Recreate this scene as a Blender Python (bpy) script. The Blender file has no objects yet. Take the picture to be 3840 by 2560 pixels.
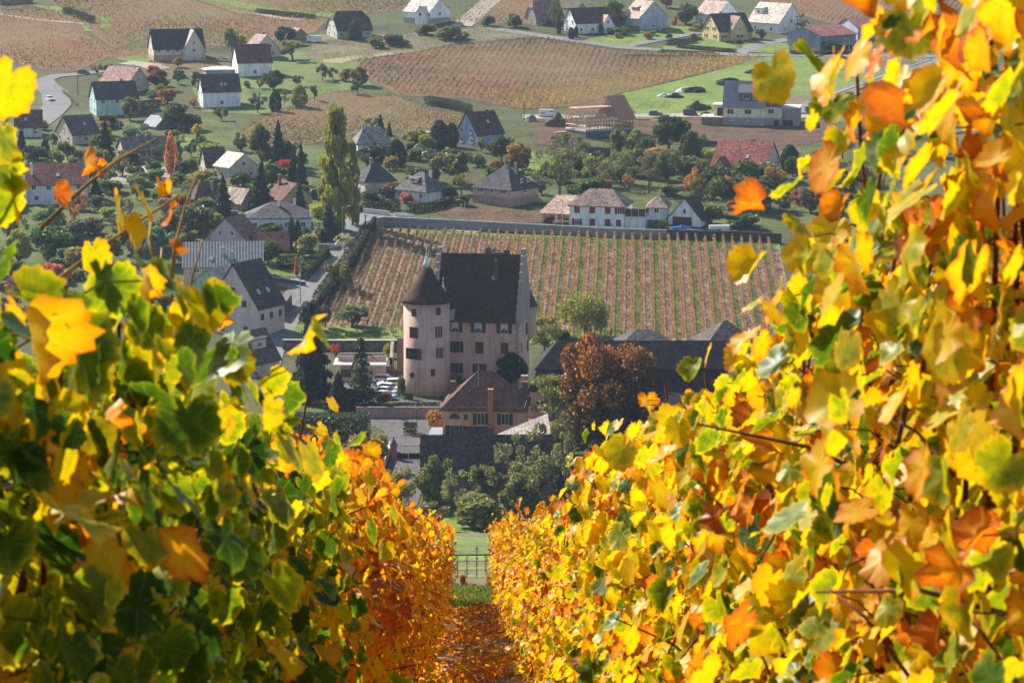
import bpy, bmesh, math, random
import numpy as np
from mathutils import Vector, Matrix, geometry

R = math.radians
rnd = random.Random(7)
nrg = np.random.default_rng(11)
scene = bpy.context.scene
COL = scene.collection

# ------------------------------------------------------------------ camera
FPX = 10667.0                      # focal length in photo pixels (100 mm lens)
PITCH = R(9.8)
cam_d = bpy.data.cameras.new('camera')
cam_d.lens = 100.0
cam_d.sensor_width = 36.0
cam_d.clip_start = 0.1
cam_d.clip_end = 6000.0
cam_d.dof.use_dof = True
cam_d.dof.focus_distance = 160.0
cam_d.dof.aperture_fstop = 22.0
cam = bpy.data.objects.new('camera', cam_d)
cam.location = (0, 0, 0)
cam.rotation_euler = (R(90) - PITCH, 0, 0)
COL.objects.link(cam)
scene.camera = cam

# ------------------------------------------------------------------ sky, sun, exposure
SUN_AZ = math.atan2(-0.70, 0.71)   # from +Y towards +X: behind the village, to the left
SUN_EL = R(36)
world = bpy.data.worlds.new('World')
scene.world = world
world.use_nodes = True
wn = world.node_tree.nodes
sky = wn.new('ShaderNodeTexSky')
sky.sky_type = 'NISHITA'
sky.sun_disc = False
sky.sun_elevation = SUN_EL
sky.sun_rotation = SUN_AZ
sky.altitude = 250
sky.air_density = 1.0
sky.dust_density = 0.8
world.node_tree.links.new(sky.outputs[0], wn['Background'].inputs[0])
wn['Background'].inputs[1].default_value = 0.085
sun_d = bpy.data.lights.new('sun', 'SUN')
sun_d.energy = 5.0
sun_d.angle = R(0.5)
sun_d.color = (1.0, 0.93, 0.82)
sun = bpy.data.objects.new('sun', sun_d)
sdir = Vector((math.sin(SUN_AZ) * math.cos(SUN_EL), math.cos(SUN_AZ) * math.cos(SUN_EL), math.sin(SUN_EL)))
sun.rotation_euler = sdir.to_track_quat('Z', 'Y').to_euler()
COL.objects.link(sun)
scene.view_settings.view_transform = 'Standard'
scene.view_settings.look = 'None'
scene.view_settings.gamma = 1.0
scene.view_settings.exposure = 1.0
scene.cycles.use_denoising = True
scene.cycles.denoising_input_passes = 'RGB_ALBEDO_NORMAL'
scene.cycles.max_bounces = 7
scene.cycles.diffuse_bounces = 3
scene.cycles.glossy_bounces = 2
scene.cycles.transmission_bounces = 5
scene.cycles.volume_bounces = 0
scene.cycles.transparent_max_bounces = 4
scene.cycles.sample_clamp_indirect = 6.0
scene.cycles.caustics_reflective = False
scene.cycles.caustics_refractive = False

# ------------------------------------------------------------------ terrain profile (distance from the camera -> height)
PROF = [(-60, 13.4), (0, -1.55), (35, -10.27), (60, -16.2), (65, -17.1), (72, -19.8), (85, -24.2), (150, -41.6), (175, -46.1),
        (200, -51.9), (230, -57.8), (262, -63.6), (282, -69), (410, -101.2), (440, -102), (587, -102), (688, -92), (900, -82),
        (1100, -64), (1250, -50), (1500, -18), (1950, 52)]
_xs = np.arange(-60, 1951, 0.5)
_zs = np.interp(_xs, [p[0] for p in PROF], [p[1] for p in PROF])
def _smooth(z, w):
    k = np.exp(-0.5 * (np.arange(-3 * w, 3 * w + 1) / w) ** 2); k /= k.sum()
    return np.convolve(np.pad(z, 3 * w, mode='reflect', reflect_type='odd'), k, mode='valid')
_z1, _z2 = _smooth(_zs, 2), _smooth(_zs, 24)
_b = np.clip((_xs - 300) / 120, 0, 1)
_zs = _z1 * (1 - _b) + _z2 * _b
def zf(y):
    return float(np.interp(y, _xs, _zs))
FWD = Vector((0, math.cos(PITCH), -math.sin(PITCH)))
UPV = Vector((0, math.sin(PITCH), math.cos(PITCH)))
_scan = np.arange(335, 1900, 0.5)
_zscan = np.interp(_scan, _xs, _zs)
def P(px, py, dz=0.0):
    """Ground point of the valley seen at photo position (px, py)."""
    d = Vector((1, 0, 0)) * ((px - 1920) / FPX) + UPV * ((1280 - py) / FPX) + FWD
    f = d.z / d.y * _scan - _zscan
    i = np.argmax(f < 0)
    if not (f < 0).any():
        i = len(_scan) - 1
    a, b = max(f[i - 1], 1e-6), min(f[i], -1e-6)
    y = _scan[i - 1] + 0.5 * a / (a - b)
    return Vector((d.x / d.y * y, y, zf(y) + dz))
def PPM(v):
    """Photo pixels per metre at a world point."""
    return FPX / v.dot(FWD)

# ------------------------------------------------------------------ mesh helpers
def mesh_np(name, V, F, mat, attrs=None, smooth=False):
    V = np.asarray(V, np.float32); F = np.asarray(F, np.int32)
    me = bpy.data.meshes.new(name)
    n, k = F.shape
    me.vertices.add(len(V)); me.vertices.foreach_set('co', V.ravel())
    me.loops.add(n * k); me.loops.foreach_set('vertex_index', F.ravel())
    me.polygons.add(n)
    me.polygons.foreach_set('loop_start', np.arange(0, n * k, k, dtype=np.int32))
    if smooth:
        me.polygons.foreach_set('use_smooth', np.ones(n, bool))
    me.update(calc_edges=True)
    if attrs:
        for an, (typ, data) in attrs.items():
            a = me.attributes.new(an, typ, 'POINT')
            a.data.foreach_set('color' if typ == 'FLOAT_COLOR' else 'value', np.asarray(data, np.float32).ravel())
    if mat:
        me.materials.append(mat)
    return me

class MB:
    """Collects shapes into one mesh."""
    def __init__(self):
        self.v, self.f = [], []
    def add(self, vs, fs):
        b = len(self.v)
        self.v += [tuple(x) for x in vs]
        self.f += [tuple(b + i for i in q) for q in fs]
        return self
    def box(self, x0, x1, y0, y1, z0, z1):
        return self.add([(x0, y0, z0), (x1, y0, z0), (x1, y1, z0), (x0, y1, z0), (x0, y0, z1), (x1, y0, z1), (x1, y1, z1), (x0, y1, z1)],
                        [(0, 3, 2, 1), (4, 5, 6, 7), (0, 1, 5, 4), (1, 2, 6, 5), (2, 3, 7, 6), (3, 0, 4, 7)])
    def prism(self, poly, dz=None, off=None):
        """poly (3D points) extruded by -dz in z or by the vector off."""
        o = Vector((0, 0, -dz)) if off is None else Vector(off)
        n = len(poly)
        top = [Vector(p) for p in poly]
        bot = [p + o for p in top]
        return self.add(top + bot, [tuple(range(n)), tuple(range(2 * n - 1, n - 1, -1))] +
                        [((i + 1) % n, i, n + i, n + (i + 1) % n) for i in range(n)])
    def tube(self, pts, rad, seg=6, cap=True):
        pts = [Vector(p) for p in pts]
        rs = rad if isinstance(rad, (list, tuple)) else [rad] * len(pts)
        rings = []
        for i, p in enumerate(pts):
            t = (pts[min(i + 1, len(pts) - 1)] - pts[max(i - 1, 0)]).normalized()
            a = t.orthogonal().normalized() if abs(t.z) > 0.95 else t.cross(Vector((0, 0, 1))).normalized()
            if abs(t.z) > 0.95:
                a = (Vector((1, 0, 0)) - t * t.x).normalized()
            b = t.cross(a)
            rings.append([p + (a * math.cos(2 * math.pi * j / seg) + b * math.sin(2 * math.pi * j / seg)) * rs[i] for j in range(seg)])
        vs = [q for r_ in rings for q in r_]
        fs = []
        for i in range(len(pts) - 1):
            for j in range(seg):
                fs.append((i * seg + j, i * seg + (j + 1) % seg, (i + 1) * seg + (j + 1) % seg, (i + 1) * seg + j))
        if cap:
            fs.append(tuple(range(seg - 1, -1, -1))); fs.append(tuple((len(pts) - 1) * seg + j for j in range(seg)))
        return self.add(vs, fs)
    def lathe(self, prof, seg=32, c=(0, 0)):
        vs, fs = [], []
        for r_, z in prof:
            vs += [(c[0] + r_ * math.cos(2 * math.pi * j / seg), c[1] + r_ * math.sin(2 * math.pi * j / seg), z) for j in range(seg)]
        for i in range(len(prof) - 1):
            for j in range(seg):
                fs.append((i * seg + j, i * seg + (j + 1) % seg, (i + 1) * seg + (j + 1) % seg, (i + 1) * seg + j))
        fs.append(tuple(range(seg - 1, -1, -1))); fs.append(tuple((len(prof) - 1) * seg + j for j in range(seg)))
        return self.add(vs, fs)
    def mesh(self, name, mat, smooth=False):
        me = bpy.data.meshes.new(name)
        me.from_pydata(self.v, [], self.f)
        if smooth:
            me.polygons.foreach_set('use_smooth', np.ones(len(me.polygons), bool))
        me.materials.append(mat)
        me.update()
        return me

def put(name, me, parent=None, loc=(0, 0, 0), rot=(0, 0, 0), col=None, scale=None):
    o = bpy.data.objects.new(name, me)
    COL.objects.link(o)
    o.parent = parent
    o.location = loc
    o.rotation_euler = rot if isinstance(rot, (tuple, list)) else (0, 0, rot)
    if scale is not None:
        o.scale = scale
    if col is not None:
        o.color = (*col[:3], 1.0)
    return o
def tag(o, label, cat, group=None, kind=None):
    o['label'] = label; o['category'] = cat
    if group: o['group'] = group
    if kind: o['kind'] = kind
    return o
def thing(name, label, cat, loc, rz=0.0, group=None, scale=None):
    o = put(name, None, None, loc, (0, 0, rz), None, scale)
    return tag(o, label, cat, group)
def structure(o):
    o['kind'] = 'structure'
    return o

# ------------------------------------------------------------------ materials
class NT:
    def __init__(self, name):
        self.m = bpy.data.materials.new(name)
        self.m.use_nodes = True
        self.t = self.m.node_tree
        self.n = self.t.nodes
        self.p = self.n['Principled BSDF']
        self.out = self.n['Material Output']
    def new(self, typ, **kw):
        nd = self.n.new('ShaderNode' + typ)
        for k, v in kw.items():
            setattr(nd, k, v)
        return nd
    def link(self, a, b):
        self.t.links.new(a, b)
    def val(self, sock, v):
        if isinstance(v, bpy.types.NodeSocket): self.link(v, sock)
        else: sock.default_value = v
    def math(self, op, a, b=None, c=None, clamp=False):
        nd = self.new('Math', operation=op); nd.use_clamp = clamp
        for i, v in enumerate((a, b, c)):
            if v is not None: self.val(nd.inputs[i], v)
        return nd.outputs[0]
    def mix(self, fac, a, b, blend='MIX'):
        nd = self.new('MixRGB', blend_type=blend)
        for i, v in enumerate((fac, a, b)):
            self.val(nd.inputs[i], v if not isinstance(v, tuple) or len(v) == 4 else (*v, 1))
        return nd.outputs[0]
    def noise(self, scale, detail=3, rough=0.55, coord=None, dim='3D'):
        nd = self.new('TexNoise'); nd.inputs['Scale'].default_value = scale
        nd.inputs['Detail'].default_value = detail; nd.inputs['Roughness'].default_value = rough
        if coord is not None: self.link(coord, nd.inputs['Vector'])
        return nd.outputs['Fac']
    def ramp(self, fac, stops, interp='LINEAR'):
        nd = self.new('ValToRGB'); cr = nd.color_ramp; cr.interpolation = interp
        while len(cr.elements) < len(stops): cr.elements.new(0.5)
        for e, (p_, c_) in zip(cr.elements, stops):
            e.position = p_; e.color = (*c_, 1) if len(c_) == 3 else c_
        self.link(fac, nd.inputs[0])
        return nd.outputs[0]
    def objcol(self):
        return self.new('ObjectInfo').outputs['Color']
    def obj(self):
        return self.new('TexCoord').outputs['Object']
    def pos(self):
        return self.new('NewGeometry').outputs['Position']
    def attr(self, name):
        return self.new('Attribute', attribute_name=name)
    def bump(self, h, strength=0.4, dist=0.1):
        nd = self.new('Bump'); nd.inputs['Strength'].default_value = strength; nd.inputs['Distance'].default_value = dist
        self.link(h, nd.inputs['Height']); self.link(nd.outputs[0], self.p.inputs['Normal'])
    def fin(self, col=None, rough=0.8, spec=0.3):
        if col is not None: self.val(self.p.inputs['Base Color'], col if not isinstance(col, tuple) or len(col) == 4 else (*col, 1))
        self.val(self.p.inputs['Roughness'], rough)
        self.val(self.p.inputs['Specular IOR Level'], spec)
        return self.m

def m_plaster():
    t = NT('plaster'); o = t.obj()
    n1 = t.noise(0.6, 4, 0.6, o); n2 = t.noise(4, 3, 0.6, o)
    f = t.math('ADD', t.math('MULTIPLY', n1, 0.55), t.math('MULTIPLY', n2, 0.3))
    dirt = t.ramp(f, [(0.22, (0.66, 0.63, 0.6)), (0.42, (0.95, 0.95, 0.95)), (0.6, (1.07, 1.06, 1.04))])
    mp = t.new('Mapping'); mp.inputs['Scale'].default_value = (0.9, 0.9, 0.13); t.link(o, mp.inputs['Vector'])
    streak = t.ramp(t.noise(1.0, 5, 0.65, mp.outputs[0]), [(0.36, (0.7, 0.68, 0.67)), (0.52, (1, 1, 1)), (0.7, (1.08, 1.07, 1.05))])
    dirt = t.mix(0.8, dirt, streak, 'MULTIPLY')
    t.bump(n2, 0.15, 0.05)
    return t.fin(t.mix(1.0, t.objcol(), dirt, 'MULTIPLY'), 0.9, 0.15)
def m_tile():
    """Roof tiles: courses along the slope, mottled tile by tile."""
    t = NT('roof_tiles'); o = t.obj()
    mp = t.new('Mapping'); mp.inputs['Scale'].default_value = (3.0, 3.0, 3.6); t.link(o, mp.inputs['Vector'])
    vor = t.new('TexVoronoi'); vor.inputs['Scale'].default_value = 1.0; t.link(mp.outputs[0], vor.inputs['Vector'])
    n1 = t.noise(0.35, 4, 0.6, o)
    sx = t.new('SeparateXYZ'); t.link(o, sx.inputs[0])
    saw = t.math('FRACT', t.math('MULTIPLY', sx.outputs[2], 4.2))
    sp = t.new('SeparateColor'); t.link(vor.outputs['Color'], sp.inputs[0])
    b = t.math('ADD', t.math('MULTIPLY', sp.outputs[0], 0.55), t.math('MULTIPLY', n1, 0.75))
    b = t.math('ADD', b, t.math('MULTIPLY', saw, 0.22))
    c = t.mix(1.0, t.objcol(), t.ramp(b, [(0.35, (0.38, 0.36, 0.36)), (0.75, (1.0, 1.0, 1.0)), (1.05, (1.9, 1.75, 1.6))]), 'MULTIPLY')
    moss = t.math('MULTIPLY', t.ramp(t.noise(1.3, 4, 0.7, o), [(0.56, (0, 0, 0)), (0.7, (1, 1, 1))]), 0.35)
    c = t.mix(moss, c, (0.09, 0.085, 0.05))
    t.bump(t.math('ADD', saw, sp.outputs[1]), 0.5, 0.04)
    return t.fin(c, 0.85, 0.12)
def m_corrugated():
    t = NT('corrugated_sheet'); o = t.obj()
    sx = t.new('SeparateXYZ'); t.link(o, sx.inputs[0])
    w = t.math('SINE', t.math('MULTIPLY', sx.outputs[0], 9.0))
    n1 = t.noise(0.8, 4, 0.6, o)
    c = t.mix(1.0, t.objcol(), t.ramp(t.math('ADD', t.math('MULTIPLY', w, 0.12), n1), [(0.3, (0.7, 0.7, 0.72)), (0.8, (1.2, 1.2, 1.2))]), 'MULTIPLY')
    t.bump(w, 0.4, 0.05)
    return t.fin(c, 0.5, 0.4)
def m_flat(name, rough=0.6, spec=0.3, metal=0.0, vary=0.25, scale=2.0):
    t = NT(name); o = t.obj()
    n1 = t.noise(scale, 4, 0.6, o)
    c = t.mix(1.0, t.objcol(), t.ramp(n1, [(0.3, (1 - vary,) * 3), (0.7, (1 + vary * 0.6,) * 3)]), 'MULTIPLY')
    t.val(t.p.inputs['Metallic'], metal)
    return t.fin(c, rough, spec)
def m_glass():
    t = NT('window_glass'); o = t.obj()
    c = t.mix(t.noise(1.2, 2, 0.5, t.pos()), (0.012, 0.014, 0.018), (0.05, 0.055, 0.065))
    return t.fin(c, 0.08, 0.5)
def m_stone():
    t = NT('rubble_stone'); o = t.obj()
    vor = t.new('TexVoronoi'); vor.inputs['Scale'].default_value = 2.2; t.link(o, vor.inputs['Vector'])
    sp = t.new('SeparateColor'); t.link(vor.outputs['Color'], sp.inputs[0])
    ed = t.ramp(vor.outputs['Distance'], [(0.25, (1, 1, 1)), (0.6, (0.45, 0.45, 0.45))])
    n = t.noise(3, 4, 0.6, o)
    c = t.mix(1.0, t.objcol(), t.ramp(sp.outputs[0], [(0, (0.6, 0.58, 0.57)), (1, (1.25, 1.2, 1.12))]), 'MULTIPLY')
    c = t.mix(0.6, c, ed, 'MULTIPLY')
    c = t.mix(t.math('MULTIPLY', n, 0.35), c, (0.1, 0.095, 0.085))
    t.bump(ed, 0.6, 0.1)
    return t.fin(c, 0.9, 0.15)
def m_leafclump():
    """Small tree leaves: colour from the object, tone from the leaf."""
    t = NT('tree_foliage')
    a = t.attr('tone').outputs['Fac']
    oi = t.new('ObjectInfo')
    c = t.mix(1.0, oi.outputs['Color'], t.ramp(a, [(0.0, (0.5, 0.55, 0.5)), (0.55, (1, 1, 1)), (1.0, (1.75, 1.55, 1.2))]), 'MULTIPLY')
    d = t.new('BsdfDiffuse'); t.link(c, d.inputs[0])
    g = t.new('BsdfGlossy'); g.inputs['Roughness'].default_value = 0.45; g.inputs[0].default_value = (0.9, 0.9, 0.9, 1)
    tr = t.new('BsdfTranslucent'); t.link(t.mix(1.0, c, (1.15, 1.1, 0.6), 'MULTIPLY'), tr.inputs[0])
    m1 = t.new('MixShader'); m1.inputs[0].default_value = 0.45; t.link(d.outputs[0], m1.inputs[1]); t.link(tr.outputs[0], m1.inputs[2])
    m2 = t.new('MixShader'); m2.inputs[0].default_value = 0.025; t.link(m1.outputs[0], m2.inputs[1]); t.link(g.outputs[0], m2.inputs[2])
    t.link(m2.outputs[0], t.out.inputs[0])
    return t.m
def m_vineleaf():
    """Autumn vine leaf: hue per leaf, browner margins, pale veins, paler underside, light shining through."""
    t = NT('vine_leaf')
    at = t.attr('leaf')
    sp = t.new('SeparateColor'); t.link(at.outputs['Color'], sp.inputs[0])
    hue, edge = sp.outputs[0], sp.outputs[1]
    x = t.math('MULTIPLY', t.math('SUBTRACT', sp.outputs[2], 0.5), 2.0)
    y = t.math('MULTIPLY', t.math('SUBTRACT', at.outputs['Alpha'], 0.5), 2.0)
    ob = t.new('SeparateColor'); t.link(t.objcol(), ob.inputs[0])
    cv = t.new('CombineXYZ'); t.link(x, cv.inputs[0]); t.link(y, cv.inputs[1]); t.link(t.math('MULTIPLY', hue, 37.0), cv.inputs[2])
    blotch = t.noise(2.2, 4, 0.6, cv.outputs[0])
    h = t.math('ADD', hue, t.math('SUBTRACT', ob.outputs[0], 0.5))
    h = t.math('ADD', h, t.math('MULTIPLY', t.math('SUBTRACT', blotch, 0.5), 0.42))
    h = t.math('ADD', h, t.math('MULTIPLY', t.math('POWER', edge, 5.0), 0.2))
    stops = [(0.0, (0.022, 0.07, 0.008)), (0.2, (0.07, 0.15, 0.010)), (0.36, (0.32, 0.36, 0.008)), (0.47, (0.66, 0.49, 0.006)),
             (0.62, (0.74, 0.38, 0.006)), (0.76, (0.66, 0.18, 0.008)), (0.88, (0.42, 0.085, 0.012)), (1.0, (0.27, 0.14, 0.07))]
    c = t.ramp(h, stops)
    r_ = t.math('SQRT', t.math('ADD', t.math('MULTIPLY', x, x), t.math('MULTIPLY', y, y)))
    ang = t.math('ABSOLUTE', t.math('ARCTAN2', x, y))
    dv = None
    for th in (0.0, 0.98, 2.05):
        dd = t.math('MULTIPLY', r_, t.math('ABSOLUTE', t.math('SINE', t.math('SUBTRACT', ang, th))))
        dv = dd if dv is None else t.math('MINIMUM', dv, dd)
    vein = t.ramp(dv, [(0.0, (1, 1, 1)), (0.022, (0, 0, 0))])
    vein = t.math('MULTIPLY', vein, t.math('MINIMUM', t.math('MULTIPLY', r_, 2.2), 1.0))
    c = t.mix(t.math('MULTIPLY', vein, 0.5), c, t.mix(0.5, c, (0.75, 0.62, 0.2)))
    spot = t.ramp(t.noise(9, 2, 0.5, cv.outputs[0]), [(0.66, (0, 0, 0)), (0.71, (1, 1, 1))])
    c = t.mix(t.math('MULTIPLY', spot, 0.7), c, (0.12, 0.04, 0.015))
    bf = t.new('NewGeometry').outputs['Backfacing']
    cr = t.mix(t.math('MULTIPLY', bf, 0.14), c, (0.42, 0.38, 0.16))
    t.val(t.p.inputs['Base Color'], cr); t.val(t.p.inputs['Roughness'], 0.42); t.val(t.p.inputs['Specular IOR Level'], 0.2)
    t.bump(t.noise(5, 3, 0.6, cv.outputs[0]), 0.3, 0.0008)
    tr = t.new('BsdfTranslucent'); t.link(t.mix(1.0, c, (1.2, 1.12, 0.5), 'MULTIPLY'), tr.inputs[0])
    ms = t.new('MixShader'); ms.inputs[0].default_value = 0.52
    t.link(t.p.outputs[0], ms.inputs[1]); t.link(tr.outputs[0], ms.inputs[2]); t.link(ms.outputs[0], t.out.inputs[0])
    return t.m
def m_bark():
    t = NT('bark'); o = t.obj()
    n1 = t.noise(6, 4, 0.65, o)
    c = t.mix(1.0, t.objcol(), t.ramp(n1, [(0.3, (0.5, 0.5, 0.5)), (0.7, (1.4, 1.35, 1.3))]), 'MULTIPLY')
    t.bump(n1, 0.6, 0.03)
    return t.fin(c, 0.9, 0.15)
def m_ground(name, cols, s1=0.05, s2=0.8, bump=0.3):
    """Open ground: patches of the given colours broken up at two scales."""
    t = NT(name); o = t.pos()
    a = t.noise(s1, 5, 0.62, o); b = t.noise(s2, 4, 0.65, o)
    f = t.math('ADD', t.math('MULTIPLY', a, 0.55), t.math('MULTIPLY', b, 0.45))
    f = t.math('ADD', t.math('MULTIPLY', t.math('SUBTRACT', f, 0.5), 1.35), 0.5)
    n = len(cols)
    c = t.ramp(f, [(0.34 + 0.32 * i / max(n - 1, 1), k) for i, k in enumerate(cols)])
    t.bump(b, bump, 0.3)
    return t.fin(c, 0.95, 0.1)

M = dict(plaster=m_plaster(), tile=m_tile(), corr=m_corrugated(), glass=m_glass(), stone=m_stone(), leaf=m_leafclump(), vine=m_vineleaf(), bark=m_bark(),
         paint=m_flat('painted_wood', 0.55, 0.3), timber=m_flat('sawn_timber', 0.75, 0.2, 0, 0.35, 3), metal=m_flat('sheet_metal', 0.35, 0.5, 0.6, 0.2), conc=m_flat('concrete', 0.85, 0.2, 0, 0.25, 1.5),
         car=m_flat('car_paint', 0.22, 0.5, 0.0, 0.04), rubber=m_flat('rubber', 0.8, 0.2), plastic=m_flat('plastic_film', 0.3, 0.5, 0, 0.2, 3),
         cloth=m_flat('curtain_cloth', 0.9, 0.1, 0, 0.2, 5))
# ------------------------------------------------------------------ ground and sheets
def ground_mesh():
    ys = np.concatenate([np.arange(-40, 80, 0.6), np.arange(80, 360, 3), np.arange(360, 720, 2), np.arange(720, 1260, 3), np.arange(1260, 1951, 30)])
    ts = np.linspace(-0.62, 0.62, 120)
    V = np.array([[t * (y + 75), y, zf(y)] for y in ys for t in ts])
    nx = len(ts)
    i = np.arange(len(ys) - 1)[:, None] * nx + np.arange(nx - 1)[None, :]
    F = np.stack([i, i + 1, i + nx + 1, i + nx], -1).reshape(-1, 4)
    m = m_ground('hillside_soil', [(0.055, 0.048, 0.028), (0.085, 0.08, 0.035), (0.075, 0.10, 0.03), (0.12, 0.10, 0.055)], 0.035, 0.6)
    return mesh_np('ground', V, F, m)
structure(put('ground', ground_mesh()))

def poly_world(pts):
    return [P(*p) for p in pts]
def sheet(name, pts, mat, off, world=False, kind='structure', sx=10.0, sy=3.0):
    """A sheet of ground cover or paving draped on the terrain a little above what lies under it."""
    W = [Vector((p[0], p[1])) for p in (pts if world else poly_world(pts))]
    B = []
    for i, a in enumerate(W):
        b = W[(i + 1) % len(W)]
        n = max(1, int(max(abs(b.y - a.y) / sy, abs(b.x - a.x) / sx)))
        B += [a.lerp(b, k / n) for k in range(n)]
    x0, x1 = min(p.x for p in B), max(p.x for p in B); y0, y1 = min(p.y for p in B), max(p.y for p in B)
    pts2 = list(B)
    gx = np.arange(x0 + sx / 2, x1, sx); gy = np.arange(y0 + sy / 2, y1, sy)
    if len(gx) and len(gy):
        X, Y = np.meshgrid(gx, gy); X = X.ravel(); Y = Y.ravel()
        ins = inside(X, Y, B)
        pts2 += [Vector((a, b)) for a, b in zip(X[ins], Y[ins])]
    n = len(B)
    vs, _, fs, *_ = geometry.delaunay_2d_cdt(pts2, [(i, (i + 1) % n) for i in range(n)], [list(range(n))], 1, 1e-4)
    me = bpy.data.meshes.new(name)
    me.from_pydata([(v.x, v.y, zf(v.y) + off) for v in vs], [], [tuple(f) for f in fs])
    me.materials.append(mat)
    o = put(name, me)
    o['kind'] = kind
    return o
def inside(X, Y, poly):
    r_ = np.zeros(len(X), bool); n = len(poly)
    for i in range(n):
        ax, ay = poly[i][0], poly[i][1]; bx, by = poly[(i + 1) % n][0], poly[(i + 1) % n][1]
        c = (ay > Y) != (by > Y)
        with np.errstate(divide='ignore', invalid='ignore'):
            r_ ^= c & (X < (bx - ax) * (Y - ay) / (by - ay + 1e-12) + ax)
    return r_
def band(pts, w):
    """World polygon of a road of half width w along photo points."""
    c = [P(*p) for p in pts]; L_, R_ = [], []
    for i, p in enumerate(c):
        t = (c[min(i + 1, len(c) - 1)] - c[max(i - 1, 0)]).to_2d().normalized()
        n = Vector((-t.y, t.x)) * (w[i] if isinstance(w, (list, tuple)) else w)
        L_.append(p.to_2d() + n); R_.append(p.to_2d() - n)
    return L_ + R_[::-1]

G_GRASS = m_ground('meadow_grass', [(0.07, 0.10, 0.028), (0.11, 0.15, 0.042), (0.15, 0.19, 0.06), (0.17, 0.17, 0.075)], 0.06, 0.9)
G_LAWN = m_ground('lawn_grass', [(0.10, 0.155, 0.03), (0.15, 0.215, 0.045), (0.20, 0.245, 0.07)], 0.1, 0.7)
G_DRY = m_ground('dry_grass', [(0.09, 0.085, 0.035), (0.16, 0.135, 0.065), (0.2, 0.16, 0.1), (0.1, 0.12, 0.04)], 0.08, 1.0)
G_STRAW = m_ground('straw_grass', [(0.26, 0.21, 0.11), (0.36, 0.29, 0.16)], 0.1, 1.0)
G_SOIL = m_ground('bare_soil', [(0.06, 0.035, 0.022), (0.115, 0.066, 0.042), (0.16, 0.10, 0.07)], 0.12, 1.2, 0.6)
G_VINE = m_ground('vineyard_soil', [(0.14, 0.08, 0.048), (0.215, 0.115, 0.065), (0.15, 0.12, 0.055), (0.26, 0.155, 0.085)], 0.03, 0.7)
G_YARD = m_ground('yard_paving', [(0.085, 0.08, 0.08), (0.14, 0.13, 0.125), (0.11, 0.105, 0.1)], 0.25, 2.5, 0.2)
G_ROAD = m_ground('asphalt', [(0.17, 0.165, 0.165), (0.23, 0.225, 0.22)], 0.12, 2.5, 0.1)
G_TRACK = m_ground('gravel_track', [(0.30, 0.26, 0.21), (0.40, 0.35, 0.29)], 0.12, 2.5, 0.3)
G_LITTER = m_ground('leaf_strewn_soil', [(0.17, 0.11, 0.075), (0.28, 0.18, 0.12), (0.34, 0.24, 0.17)], 0.3, 1.6, 0.6)

G_ALLEYDRY = m_ground('dry_alley', [(0.30, 0.21, 0.13), (0.22, 0.17, 0.08), (0.18, 0.17, 0.07), (0.34, 0.24, 0.15)], 0.1, 0.9)
G_ALLEY = m_ground('alley_grass', [(0.24, 0.16, 0.09), (0.17, 0.155, 0.06), (0.13, 0.16, 0.045), (0.15, 0.19, 0.05)], 0.1, 0.9)

# vineyard plots on the far slope
PLOTS = [
 ([(0, 40), (180, 40), (300, 62), (330, 112), (310, 125), (0, 195)], 0.10),
 ([(0, 195), (310, 125), (430, 190), (560, 180), (548, 238), (410, 215), (280, 270), (150, 262), (0, 222)], 0.12),
 ([(180, 0), (720, 0), (900, 60), (1230, 72), (1180, 125), (880, 178), (720, 168), (620, 118), (430, 185), (330, 112)], 0.14),
 ([(740, 0), (1520, 0), (1520, 40), (1250, 62), (900, 56)], 0.02),
 ([(1690, 88), (1800, 8), (1850, 0), (2140, 0), (1975, 40), (1970, 92)], 0.12),
 ([(1340, 235), (1560, 200), (1700, 172), (2060, 150), (2320, 195), (2700, 212), (2880, 216), (2330, 350), (2130, 400), (1960, 410), (1760, 372), (1500, 360), (1390, 300)], 0.16),
 ([(1010, 430), (1240, 345), (1490, 365), (1640, 420), (1760, 436), (1690, 520), (1560, 500), (1440, 480), (1170, 540), (960, 560), (900, 500)], 0.13),
 ([(2820, 0), (3750, 0), (3760, 150), (3450, 190), (3340, 150), (3010, 60)], 0.08),
 ([(580, 230), (850, 225), (880, 262), (560, 310)], 0.05),
]
G_GARDEN = m_ground('garden_ground', [(0.05, 0.06, 0.025), (0.08, 0.095, 0.03), (0.11, 0.14, 0.04), (0.13, 0.11, 0.06)], 0.07, 0.9)
sheet('meadow', [(0, 232), (90, 262), (160, 330), (250, 450), (330, 640), (260, 760), (0, 860), (-200, 860), (-200, 240)], G_GARDEN, 0.06)
sheet('meadow', [(880, 262), (1180, 170), (1560, 140), (1720, 165), (1480, 200), (1340, 235), (1400, 330), (1240, 345), (980, 432), (760, 420), (720, 330)], G_GRASS, 0.06)
sheet('meadow', [(1180, 130), (1500, 130), (1860, 100), (2000, 140), (1720, 165), (1560, 196), (1290, 235), (1160, 220)], G_DRY, 0.10)
sheet('straw_patch', [(1215, 225), (1330, 210), (1370, 212), (1280, 240), (1210, 236)], G_STRAW, 0.14)
sheet('straw_patch', [(1400, 205), (1470, 198), (1480, 206), (1410, 214)], G_STRAW, 0.14)
for i, (pl, _t) in enumerate(PLOTS):
    sheet('vineyard_soil', pl, G_VINE, 0.09)
sheet('meadow', [(120, 22), (275, 30), (290, 52), (330, 95), (345, 118), (320, 120), (300, 85), (230, 52)], G_LAWN, 0.16)
sheet('meadow', [(375, 62), (412, 66), (425, 100), (378, 108)], G_LAWN, 0.16)
sheet('meadow', [(760, 0), (850, 0), (1010, 32), (1250, 50), (1240, 68), (960, 44)], G_LAWN, 0.16)
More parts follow.
